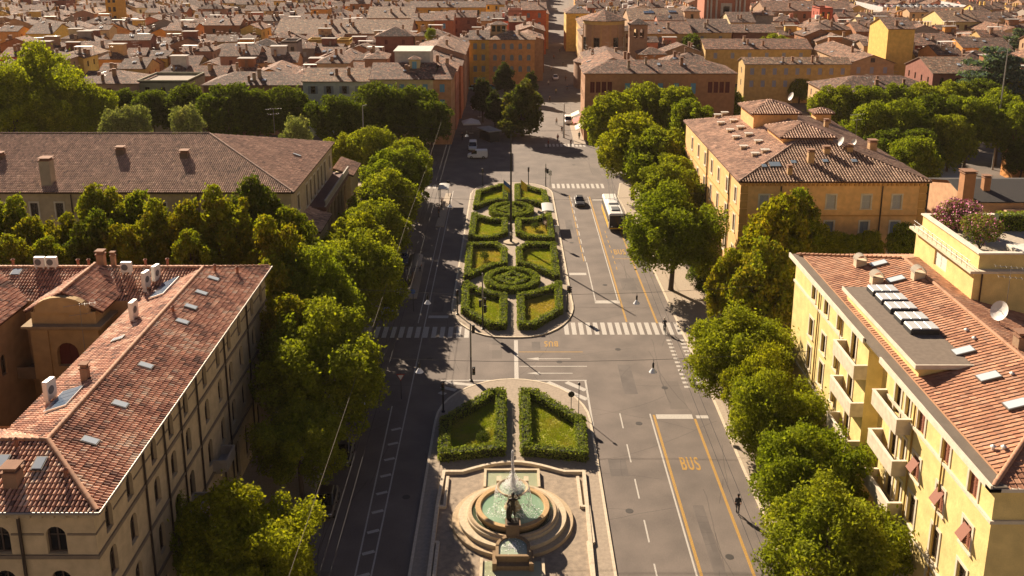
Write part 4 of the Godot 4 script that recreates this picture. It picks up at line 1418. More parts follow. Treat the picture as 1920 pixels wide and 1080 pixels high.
func theatre_b() -> void:
	var L := []
	for x in [-88.8, -85.6, -79.2, -76.0, -72.8, -69.6, -63.2, -60.0, -56.8, -71.6, -47.0, -43.8, -40.7, -37.5, -34.2, -31.0]:
		for y in [[11.4, 13.4], [7.0, 9.4], [2.4, 4.8]]: L.append([x + 96.0 - 0.48, x + 96.0 + 0.48, y[0], y[1], false])
	var R := []
	for z in [4.0, 9.2, 11.8, 14.4, 17.0, 19.6, 22.2, 26.0]:
		R.append([z - 0.6, z + 0.6, 10.3 if z > 6 and z < 25 else 11.4, 13.4, false]); R.append([z - 0.6, z + 0.6, 3.0, 5.6, false])
	var o := house("theatre", "long cream theatre with a huge plain brown hipped roof", "building", Vector3(-96, 0, -115.8), 0, 68.5, 28.3, 15, "hx", 4.3, plaster("bba988", 0.12), flat("underroof2", "43301f", 0.95), {"f": L, "r": R}, "casement", "", true)
	var roof: Node = o.get_node("roof")
	var til := barrel(0.22, 0.5)
	var i := 0
	for p in slopes("hx", 0, 68.5, 0, -28.3, 15, 4.3):
		if i != 1 and i != 3: tile_slope(roof, p, til, 0.27, 0.42, TONE_B, 700 + i, 0.03, 0.18)
		i += 1
	ridge_line(roof, Vector3(68.95, 14.9, 0.45), Vector3(54.3, 19.35, -14.15), false, Color(0.2, 0.12, 0.08), 31)
	ridge_line(roof, Vector3(0, 19.35, -14.15), Vector3(54.3, 19.35, -14.15), false, Color(0.2, 0.12, 0.08), 32)
	var B := Vector3(96, 0, 115.8)
	chimney(o, Vector3(-58.6, 15.6, -117.4) + B, 3.0, 1.3, "a99c86")
	for p in [[-52.0, 17.6, -124.5], [-43.2, 17.3, -123.7], [-67.6, 17.1, -123.3]]: chimney(o, Vector3(p[0], p[1], p[2]) + B, 0.8, 1.0, "6b5a4c")
	skylight(o, Vector3(-30.0, 15.95, -131.2) + B, Vector3(0.354, 1, 0).normalized(), 0.5, 1.2)
	aerial(o, Vector3(-35.2, 17.6, -140.3) + B, 3.4)
	for x in [-82.5, -65.5, -55.2, -49.5, -39.2]: pipe(o, Vector3(x + 96, 14.7, 0.1), Vector3(x + 96, 0.2, 0.1))
	# the portico with its roof terrace between two small wings
	var g := Geo.new()
	g.box(Vector3(68.5, 9.4, -29.0), Vector3(70.9, 10.0, -9.6))
	part("terrace", g, plaster("6d4f48"), o)
	g = Geo.new()
	g.box(Vector3(70.7, 10.0, -29.0), Vector3(70.9, 10.12, -9.6)); g.box(Vector3(70.7, 10.85, -29.0), Vector3(70.9, 10.98, -9.6))
	for k in 48: g.box(Vector3(70.74, 10.12, -28.9 + k * 0.4), Vector3(70.86, 10.85, -28.74 + k * 0.4))
	part("balustrade", g, plaster("a7a196"), o)
	for k in 7:
		var c := Geo.new(); c.lathe([[0.42, 0], [0.42, 0.3], [0.34, 0.4], [0.28, 8.6], [0.42, 8.9], [0.42, 9.4]], 10)
		part("column", c, plaster("a08c70"), o, Vector3(70.4, 0.1, -11.0 - k * 2.8))
	for q in [[-2.2, -9.6, 9.0], [-29.0, -36.0, 9.6]]:
		g = Geo.new()
		g.box(Vector3(68.5, 0, q[1]), Vector3(71.1, q[2], q[0]))
		part("wing_wall", g, plaster("bba988", 0.12), o)
		var s := [Vector3(71.6, q[2] - 0.1, q[0] + 0.4), Vector3(71.6, q[2] - 0.1, q[1] - 0.3), Vector3(68.4, q[2] + 1.1, q[1] - 0.3), Vector3(68.4, q[2] + 1.1, q[0] + 0.4)]
		g = Geo.new(); slab(g, s, 0.2)
		var wr := part("wing_roof", g, flat("underroof2", "43301f", 0.95), o)
		tile_slope(wr, s, til, 0.27, 0.42, TONE_B, 720)

func villa_c() -> void:
	var Lf := []
	for z in [-150.3, -145.0, -139.8, -135.0, -130.3, -125.0, -120.0]:
		var u: float = 39.0 - (-117.3 - z)
		for y in [[12.4, 14.3], [8.4, 10.6], [4.2, 6.4]]: Lf.append([u - 0.5, u + 0.5, y[0], y[1], false])
	var Fr := []
	for x in [32.5, 36.7, 41.1, 45.6, 49.5]:
		for y in [[12.2, 14.0, "grey"], [8.3, 10.5, "slate"], [4.2, 6.4, "slate"]]: Fr.append([x - 29.5 - 0.55, x - 29.5 + 0.55, y[0], y[1], false, y[2]])
	var o := house("orange_palazzo", "orange palazzo with rows of grey shutters and many low roof vents", "building", Vector3(29.5, 0, -117.3), 0, 23.6, 39.0, 16, "hz", 3.5, plaster("e8b878", 0.12), flat("underroof", "4a2a1e", 0.95), {"l": Lf, "f": Fr}, "grey", "", true)
	var roof: Node = o.get_node("roof")
	var til := barrel(0.26, 0.5)
	var i := 0
	for p in slopes("hz", 0, 23.6, 0, -39.0, 16, 3.5):
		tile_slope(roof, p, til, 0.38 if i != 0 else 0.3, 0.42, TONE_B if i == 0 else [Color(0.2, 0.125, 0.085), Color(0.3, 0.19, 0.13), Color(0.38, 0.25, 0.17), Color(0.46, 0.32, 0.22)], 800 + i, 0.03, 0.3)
		i += 1
	for q in [[Vector3(-0.4, 15.9, 0.4), Vector3(11.8, 19.55, -11.8)], [Vector3(24.0, 15.9, 0.4), Vector3(11.8, 19.55, -11.8)], [Vector3(11.8, 19.55, -11.8), Vector3(11.8, 19.55, -27.2)]]:
		ridge_line(roof, q[0], q[1], false, Color(0.24, 0.15, 0.1), 41)
	var B := Vector3(-29.5, 0, 117.3)
	# the two attic blocks
	for q in [[37.4, 44.2, -127.6, -135.5, 19.5, 1.2], [36.2, 42.7, -139.1, -147.0, 20.6, 1.2], [49.0, 51.4, -150.0, -152.4, 18.6, 0.5]]:
		var g := Geo.new()
		g.box(Vector3(q[0], 16.5, q[3]) + B, Vector3(q[1], q[4], q[2]) + B)
		var a := part("attic_wall", g, plaster("e6b274", 0.12), o)
		var r := Geo.new()
		var sl := slopes("hx" if q[1] - q[0] < 6.6 else "hz", q[0] + B.x, q[1] + B.x, q[2] + B.z, q[3] + B.z, q[4], q[5], 0.5)
		for p in sl: slab(r, p)
		var ar := part("attic_roof", r, flat("underroof", "4a2a1e", 0.95), o)
		for p in sl: tile_slope(ar, p, til, 0.38, 0.42, TONE_B, 830)
	for p in [[33.7, 17.3, -152.0], [34.9, 17.6, -152.3], [33.1, 17.1, -146.7], [34.9, 17.6, -146.1], [33.3, 17.1, -141.1], [34.8, 17.6, -140.9], [33.1, 17.1, -136.3], [34.8, 17.6, -135.9], [35.0, 17.6, -131.1], [32.8, 17.0, -130.3], [33.2, 17.1, -125.5], [34.6, 17.5, -125.8]]:
		var g := Geo.new()
		g.box(Vector3(-0.45, -0.4, -0.3), Vector3(0.45, 0.3, 0.3))
		var c := part("chimney", g, plaster("a58a6c"), o, Vector3(p[0], p[1], p[2]) + B)
		g = Geo.new()
		for s in [-0.38, 0.3]: g.box(Vector3(s, 0.3, -0.26), Vector3(s + 0.08, 0.5, 0.26))
		g.box(Vector3(-0.58, 0.5, -0.42), Vector3(0.58, 0.58, 0.42))
		part("chimney_cap", g, plaster("c2bcb0"), c)
	for p in [[39.4, 17.2, -121.5, 1.5, 0.8], [35.9, 16.4, -118.6, 0.9, 0.6], [51.0, 16.7, -131.0, 1.2, 1.0], [42.2, 18.0, -123.9, 0.6, 0.8], [45.4, 18.1, -124.4, 0.6, 0.8], [48.3, 17.4, -142.9, 1.1, 0.6]]: chimney(o, Vector3(p[0], p[1], p[2]) + B, p[3], p[4], "b9976c")
	for p in [[34.6, 17.05, -120.8, 1.5, 1.2], [33.1, 16.95, -120.4, 0.7, 0.8], [37.2, 17.2, -121.5, 0.8, 0.8], [41.4, 17.3, -121.7, 0.8, 0.8], [45.2, 17.3, -121.7, 0.8, 0.8]]: skylight(o, Vector3(p[0], p[1] + 0.08, p[2]) + B, Vector3(0, 1, 0.3).normalized(), p[3], p[4], "7d8c98")
	dish(o, Vector3(44.7, 19.2, -125.3) + B, -1.5, 0.65); dish(o, Vector3(46.6, 19.0, -125.9) + B, -1.2, 0.45); dish(o, Vector3(42.0, 22.7, -140.4) + B, -1.4, 0.65)
	aerial(o, Vector3(51.5, 16.8, -139.0) + B, 3.6)
	for x in [5.1, 18.0]: pipe(o, Vector3(x, 15.7, 0.12), Vector3(x, 0.2, 0.12), 0.09)
	for z in [-6.0, -20.5]: pipe(o, Vector3(-0.12, 15.7, z), Vector3(-0.12, 0.2, z), 0.09)
	var k := Geo.new()
	for j in 40: k.box(Vector3(0.2 + j * 0.59, 15.25, 0.0), Vector3(0.45 + j * 0.59, 15.55, 0.22))
	part("dentils", k, plaster("cf9a55"), o).set_meta("kind", "stuff")
	for q in [[-0.12, 0.0, 23.7, 0.1], [-0.1, -39.0, -0.002, 0.0]]:
		k = Geo.new(); k.box(Vector3(q[0], 11.2, q[1]), Vector3(q[2], 11.38, q[3]))
		part("string_course", k, plaster("cf9a55"), o)
	for x in [0.0, 22.8]:
		k = Geo.new()
		for j in 15: k.box(Vector3(x - 0.06, 0.3 + j, 0.0), Vector3(x + 0.85 + 0.06, 1.2 + j, 0.06))
		part("corner_stones", k, plaster("c99c58"), o)

func balcony(parent: Node, x0: float, x1: float, z0: float, z1: float, y: float) -> void:
	var g := Geo.new()
	g.box(Vector3(x0, y - 0.15, z0), Vector3(x1, y, z1))
	g.box(Vector3(x0, y, z0), Vector3(x0 + 0.14, y + 0.95, z1))
	g.box(Vector3(x0 + 0.14, y, z0), Vector3(x1, y + 0.95, z0 + 0.14)); g.box(Vector3(x0 + 0.14, y, z1 - 0.14), Vector3(x1, y + 0.95, z1))
	var b := part("balcony", g, plaster("d3c6ae", 0.2), parent)
	g = Geo.new()
	g.box(Vector3(x0 - 0.03, y + 0.95, z0 - 0.03), Vector3(x0 + 0.17, y + 1.01, z1 + 0.03)); g.box(Vector3(x0 + 0.17, y + 0.95, z0 - 0.03), Vector3(x1, y + 1.01, z0 + 0.17)); g.box(Vector3(x0 + 0.17, y + 0.95, z1 - 0.17), Vector3(x1, y + 1.01, z1 + 0.03))
	part("coping", g, plaster("e0d8c6", 0.2), b)

func block_d() -> void:
	var o := thing("apartment_block", "bright yellow apartment block with white parapet balconies and terracotta tiled roof", "building", Vector3(26.8, 0, -46.6))
	var wall := plaster("e4cd88", 0.1)
	var g := Geo.new()
	# street front in three lengths: near, recessed, far (u runs towards the camera from the far end)
	var H := 17.5
	var near := []; var far := []; var rec := []
	var styles := {}
	for u in [15.4 - 2.3, 15.4 - 5.9, 15.4 - 9.5]:      # measured from z = -15.4
		var w := 0.55
		near.append([u - w, u + w, 15.1, 16.75, false, "brown"]); near.append([u - w, u + w, 11.75, 13.4, false, "open_awning"]); near.append([u - w, u + w, 8.3, 10.5, false, "casement"]); near.append([u - w, u + w, 5.2, 7.1, false, "brown"]); near.append([u - 0.9, u + 0.9, 0.3, 3.6, false, "dark"])
	for y in [14.4, 11.2, 8.0]: near.append([1.6, 2.6, y, y + 2.3, false, "casement"]); near.append([3.4, 4.1, y + 0.5, y + 2.3, false, "casement"])
	for u in [37.7 - 32.1, 37.7 - 28.7, 37.7 - 25.4]:
		var q: float = u
		far.append([q - 0.5, q + 0.5, 15.25, 16.85, false, "casement"]); far.append([q - 0.5, q + 0.5, 11.8, 13.5, false, "casement"]); far.append([q - 0.5, q + 0.5, 8.8, 10.9, false, "casement"]); far.append([q - 0.6, q + 0.6, 5.2, 7.2, false, "dark"]); far.append([q - 0.9, q + 0.9, 0.3, 3.6, false, "dark"])
	for y in [14.4, 11.2, 8.0]: far.append([37.7 - 22.0 - 0.5, 37.7 - 22.0 + 0.5, y, y + 2.3, false, "casement"])
	for y in [14.6, 11.4, 8.2, 5.0]: rec.append([0.5, 2.9, y, y + 1.9, false, "white"])
	for q in [[Vector3(0, 0, -15.4), 15.4, near], [Vector3(0, 0, -37.7), 18.7, far], [Vector3(1.2, 0, -19.0), 3.6, rec]]:
		facade(g, q[0], Vector3.BACK, Vector3.LEFT, q[1], 0, H, q[2], 0.25)
		for h in q[2]:
			var st: String = h[5]
			win(o, q[0], Vector3.BACK, Vector3.LEFT, h, "brown" if st == "open_awning" else st, 0.25, st != "dark" and st != "white")
			if st == "open_awning":           # roller shutter pushed out on stays
				var k := Geo.new()
				var c: Vector3 = q[0] + Vector3(0, 0, (h[0] + h[1]) / 2)
				k.quad(c + Vector3(-0.02, 13.2, -0.42), c + Vector3(-0.02, 13.2, 0.42), c + Vector3(-0.5, 12.45, 0.42), c + Vector3(-0.5, 12.45, -0.42))
				k.quad(c + Vector3(-0.05, 13.17, 0.42), c + Vector3(-0.05, 13.17, -0.42), c + Vector3(-0.53, 12.42, -0.42), c + Vector3(-0.53, 12.42, 0.42))
				for s in [-0.4, 0.4]: k.tube([c + Vector3(-0.5, 12.45, s), c + Vector3(0, 11.8, s)], [0.015], 4)
				part("roller_shutter", k, flat("shutter_brown", SHUT.brown, 0.7), o)
	facade(g, Vector3(0, 0, -15.4), Vector3.RIGHT, Vector3.FORWARD, 1.2, 0, H, []); facade(g, Vector3(0, 0, -19.0), Vector3.RIGHT, Vector3.BACK, 1.2, 0, H, [])
	facade(g, Vector3(0, 0, 0), Vector3.RIGHT, Vector3.BACK, 14.2, 0, H, []); facade(g, Vector3(14.2, 0, 0), Vector3.FORWARD, Vector3.RIGHT, 37.7, 0, H, []); facade(g, Vector3(14.2, 0, -37.7), Vector3.LEFT, Vector3.FORWARD, 14.2, 0, H, [])
	part("wall", g, wall, o)
	# stone base, bands and eaves board
	g = Geo.new()
	g.box(Vector3(-0.12, 0, -15.4), Vector3(-0.002, 4.6, 0)); g.box(Vector3(-0.12, 0, -37.7), Vector3(-0.002, 4.6, -19.0))
	part("stone_base", g, plaster("948b7c", 0.4), o)
	for y in [4.6, 7.75, 14.95]:
		for q in [[-0.14, -14.9, -0.002, 0.0], [-0.14, -37.7, -0.002, -24.3], [-0.14, 0.0, 14.2, 0.14]]:
			g = Geo.new(); g.box(Vector3(q[0], y, q[1]), Vector3(q[2], y + 0.2, q[3]))
			part("string_course", g, plaster("d9cfb8"), o)
	for q in [[-15.6, 0.55], [-38.1, -18.8]]:
		g = Geo.new()
		g.box(Vector3(-0.62, 17.2, q[0]), Vector3(-0.002, 17.42, q[1])); g.box(Vector3(-0.62, 17.42, q[0]), Vector3(-0.5, 17.62, q[1]))
		part("eaves_board", g, plaster("ded4c0"), o)
	g = Geo.new(); g.box(Vector3(-0.62, 17.2, 0.002), Vector3(14.2, 17.42, 0.55)); part("eaves_board", g, plaster("ded4c0"), o)
	for q in [[-15.3, -10.9], [-23.7, -19.0]]:
		for y in [14.3, 11.2, 8.0]: balcony(o, -1.0, -0.002, q[0], q[1], y)
	for z in [-10.4, -6.0, -24.8, -30.4]: pipe(o, Vector3(-0.1, 17.2, z), Vector3(-0.1, 4.8, z), 0.06, "9a7c3a")
	# roof: two long slopes, a hip towards the camera
	var yr := 19.5; var ye := 17.36
	var sl := [Vector3(0.4, 17.61, -38.0), Vector3(0.4, 17.61, -0.4), Vector3(7.1, yr, -7.1), Vector3(7.1, yr, -31.0)]
	var sr := [Vector3(14.7, ye, 0.5), Vector3(14.7, ye, -38.0), Vector3(7.1, yr, -31.0), Vector3(7.1, yr, -7.1)]
	var sb := [Vector3(14.7, ye, -38.2), Vector3(-0.5, ye, -38.2), Vector3(7.1, yr, -31.0)]
	var sf := [Vector3(-0.5, ye, 0.5), Vector3(14.7, ye, 0.5), Vector3(7.1, yr, -7.1)]
	g = Geo.new()
	for q in [sl, sr, sf, sb]: slab(g, q, 0.14)
	var roof := part("roof", g, flat("mortar", "b48a68", 0.95), o)
	var til := pan(0.34, 0.42)
	tile_slope(roof, [Vector3(0.4, 17.62, -37.7), Vector3(0.4, 17.62, -0.4), Vector3(7.1, yr, -7.1), Vector3(7.1, yr, -31.0)], til, 0.37, 0.4, TONE_D, 61, 0.015)
	tile_slope(roof, sr, til, 0.37, 0.4, TONE_D, 62, 0.015); tile_slope(roof, sf, til, 0.37, 0.4, TONE_D, 63, 0.015); tile_slope(roof, sb, til, 0.37, 0.4, TONE_D, 64, 0.015)
	ridge_line(roof, Vector3(7.1, yr + 0.03, -7.1), Vector3(7.1, yr + 0.03, -31.0), true, Color(0.42, 0.22, 0.12), 71)
	ridge_line(roof, Vector3(0.0, ye + 0.2, -37.7), Vector3(7.1, yr + 0.03, -31.0), false, Color(0.42, 0.22, 0.12), 73)
	ridge_line(roof, Vector3(-0.3, ye + 0.08, 0.3), Vector3(7.1, yr + 0.03, -7.1), true, Color(0.42, 0.22, 0.12), 72)
	g = Geo.new(); g.box(Vector3(-0.48, 17.36, -38.0), Vector3(0.38, 17.5, 0.5))
	part("gutter", g, plaster("6f6558"), o)
	# raised strip with five big roof lights
	g = Geo.new()
	g.box(Vector3(0.7, 17.0, -26.2), Vector3(3.9, 18.6, -12.2))
	part("dormer_wall", g, wall, o)
	g = Geo.new()
	g.box(Vector3(0.45, 18.6, -26.4), Vector3(4.6, 18.72, -12.0)); g.box(Vector3(0.38, 18.5, -26.4), Vector3(0.45, 18.75, -12.0))
	part("dormer_roof", g, plaster("776b5e", 0.3), o)
	g = Geo.new(); g.box(Vector3(0.3, 18.45, -26.45), Vector3(0.378, 18.76, -11.9)); g.box(Vector3(0.378, 18.45, -11.998), Vector3(4.6, 18.76, -11.9))
	part("dormer_fascia", g, plaster("ded4c0"), o)
	for z in [-25.0, -23.2, -21.4, -19.4, -17.6]:
		var k := Geo.new()
		k.bev(Vector3(2.0, 18.72, z - 0.72), Vector3(4.1, 19.12, z + 0.72), 0.05)
		var b := part("roof_light", k, flat("darkframe", "2d2f30", 0.5), o)
		k = Geo.new()
		for j in 3: k.bev(Vector3(2.06 + j * 0.68, 19.12, z - 0.66), Vector3(2.06 + j * 0.68 + 0.64, 19.2, z + 0.66), 0.02)
		part("pane", k, flat("opal", "b9bdbd", 0.25), b)
	var B := Vector3(-26.8, 0, 46.6)
	for p in [[30.5, 18.5, -78.5], [30.4, 18.5, -74.4], [33.3, 19.3, -73.3]]:
		var k := Geo.new(); k.box(Vector3(-0.45, -0.6, -0.35), Vector3(0.45, 0.6, 0.35))
		var c := part("chimney", k, plaster("d4c4a8"), o, Vector3(p[0], p[1], p[2]) + B)
		k = Geo.new()
		for j in 8:
			var a := PI * j / 8.0; var b := PI * (j + 1) / 8.0
			k.quad(Vector3(cos(a) * 0.5, 0.6 + sin(a) * 0.5, -0.45), Vector3(cos(a) * 0.5, 0.6 + sin(a) * 0.5, 0.45), Vector3(cos(b) * 0.5, 0.6 + sin(b) * 0.5, 0.45), Vector3(cos(b) * 0.5, 0.6 + sin(b) * 0.5, -0.45))
		part("chimney_cowl", k, plaster("9b9384"), c)
	for p in [[31.8, 18.9, -77.7], [31.8, 18.9, -73.9], [31.2, 18.75, -60.5], [31.1, 18.7, -56.7], [31.0, 18.7, -53.0]]: skylight(o, Vector3(p[0], p[1] + 0.08, p[2]) + B, Vector3(-0.28, 1, 0).normalized(), 0.9, 1.4, "b7c2c9")
	for p in [[32.6, 19.05, -63.2], [32.5, 19.05, -61.8], [32.4, 19.0, -56.4], [27.9, 17.85, -49.4], [28.4, 17.95, -49.2]]:
		var k := Geo.new(); k.lathe([[0.1, -0.2], [0.1, 0.2], [0.18, 0.22], [0.02, 0.34]], 8)
		part("vent_pipe", k, flat("acwhite", "c9c7c1", 0.5), o, Vector3(p[0], p[1], p[2]) + B)
	chimney(o, Vector3(34.8, 19.3, -60.0) + B, 0.9, 0.8, "a08468")
	dish(o, Vector3(35.9, 19.9, -65.0) + B, -1.25, 0.75)
	aerial(o, Vector3(37.6, 18.3, -67.5) + B, 4.2, -0.3)

func roof_terrace_f() -> void:
	var o := thing("terrace_building", "pale yellow building with a planted roof terrace above the tiled roof", "building", Vector3(36.0, 0, -69.7))
	var wall := plaster("e4cd88", 0.1)
	var g := Geo.new()
	var L := [[7.6, 8.9, 19.4, 20.7, false], [4.6, 6.9, 19.4, 20.8, false]]
	L = [[2.6, 4.9, 19.5, 20.7, false], [6.4, 7.4, 19.5, 20.8, false]]
	L = [[10.8 - 4.6 - 2.3, 10.8 - 4.6, 19.4, 20.7, false], [10.8 - 3.4 - 0.6, 10.8 - 2.6 - 0.2, 19.4, 20.7, false]]
	facade(g, Vector3(0, 0, -10.8), Vector3.BACK, Vector3.LEFT, 10.8, 0, 21.2, [L[0]], 0.2)
	win(o, Vector3(0, 0, -10.8), Vector3.BACK, Vector3.LEFT, L[0], "white", 0.2)
	facade(g, Vector3(0, 0, 0), Vector3.RIGHT, Vector3.BACK, 16.0, 0, 21.2, []); facade(g, Vector3(16, 0, -10.8), Vector3.LEFT, Vector3.FORWARD, 16, 0, 21.2, []); facade(g, Vector3(16, 0, 0), Vector3.FORWARD, Vector3.RIGHT, 10.8, 0, 21.2, [])
	g.box(Vector3(0.35, 21.4, -10.6), Vector3(0.55, 22.6, -0.2)); g.box(Vector3(0.55, 21.4, -0.4), Vector3(16, 22.6, -0.2)); g.box(Vector3(0.55, 21.4, -10.6), Vector3(16, 22.6, -10.4))
	part("wall", g, wall, o)
	g = Geo.new()
	g.box(Vector3(-0.5, 21.2, -11.2), Vector3(16, 21.4, 0.4))
	part("ledge", g, plaster("d8ccb2"), o)
	g = Geo.new()
	g.box(Vector3(0.2, 22.6, -10.75), Vector3(0.7, 22.72, -0.1)); g.box(Vector3(0.7, 22.6, -0.55), Vector3(16, 22.72, -0.1)); g.box(Vector3(0.7, 22.6, -10.75), Vector3(16, 22.72, -10.3))
	part("coping", g, plaster("ded6c6"), o)
	g = Geo.new(); g.box(Vector3(0.56, 21.41, -10.39), Vector3(16, 21.6, -0.41)); part("terrace_floor", g, plaster("b5aa97", 0.3), o)
	g = Geo.new()
	for z in 12: g.tube([Vector3(-0.4, 21.4, -0.5 - z * 0.9), Vector3(-0.4, 22.1, -0.5 - z * 0.9)], [0.02], 4)
	for y in [21.75, 22.1]: g.tube([Vector3(-0.4, y, 0), Vector3(-0.4, y, -10.6)], [0.025], 4)
	part("railing", g, flat("mast", "8e8e8c", 0.4, 0.6), o)
	pipe(o, Vector3(0.6, 21.1, 0.1), Vector3(0.6, 17, 0.1), 0.06)
	# planting on the terrace
	for q in [["pink flowering oleander bush on the roof terrace corner", 38.6, -78.6, 1.55, "pink"], ["green oleander bush with few pink blooms on the roof terrace", 38.4, -74.0, 1.5, "some"]]:
		var t := thing("oleander_bush", q[0], "bush", Vector3(q[1], 21.6, q[2]), 0.0, "bushes on the roof terrace")
		var G := [Color(0.14, 0.18, 0.04), Color(0.17, 0.2, 0.05), Color(0.2, 0.2, 0.07)]
		var k := Geo.new()
		for a in 5: k.tube([Vector3(0, 0, 0), Vector3(cos(a * 1.26) * 0.5, 1.0, sin(a * 1.26) * 0.5), Vector3(cos(a * 1.26) * 1.1, 2.0, sin(a * 1.26) * 1.1)], [0.05, 0.035, 0.015], 5)
		part("stems", k, bark, t)
		part("foliage", crown_mesh(771 if q[4] == "pink" else 772, Vector3(1.5, 1.05, 1.5), 1.6, 24, Vector2(0.4, 0.7), 7000, 0.085, G), leafy("green", Color.WHITE), t)
		part("blossoms", crown_mesh(771 if q[4] == "pink" else 772, Vector3(1.56, 1.15, 1.56), 1.68, 24, Vector2(0.4, 0.7), 4200 if q[4] == "pink" else 900, 0.095, [Color(0.55, 0.16, 0.3), Color(0.62, 0.25, 0.38), Color(0.5, 0.1, 0.24)]), vcol("blossom", 0.7, 0.2), t)
	hedge("dark clipped hedge along the roof terrace", [Vector2(42.6, -79.2), Vector2(51, -79.2)], false, 1.0, 1.5, 91, 21.6)
	var pl := Geo.new(); pl.bev(Vector3(40.5, 21.6, -74.0), Vector3(43.0, 22.1, -71.6), 0.05)
	single("planter", pl, plaster("d9d4c8"), "white rectangular planter box on the roof terrace", "planter")

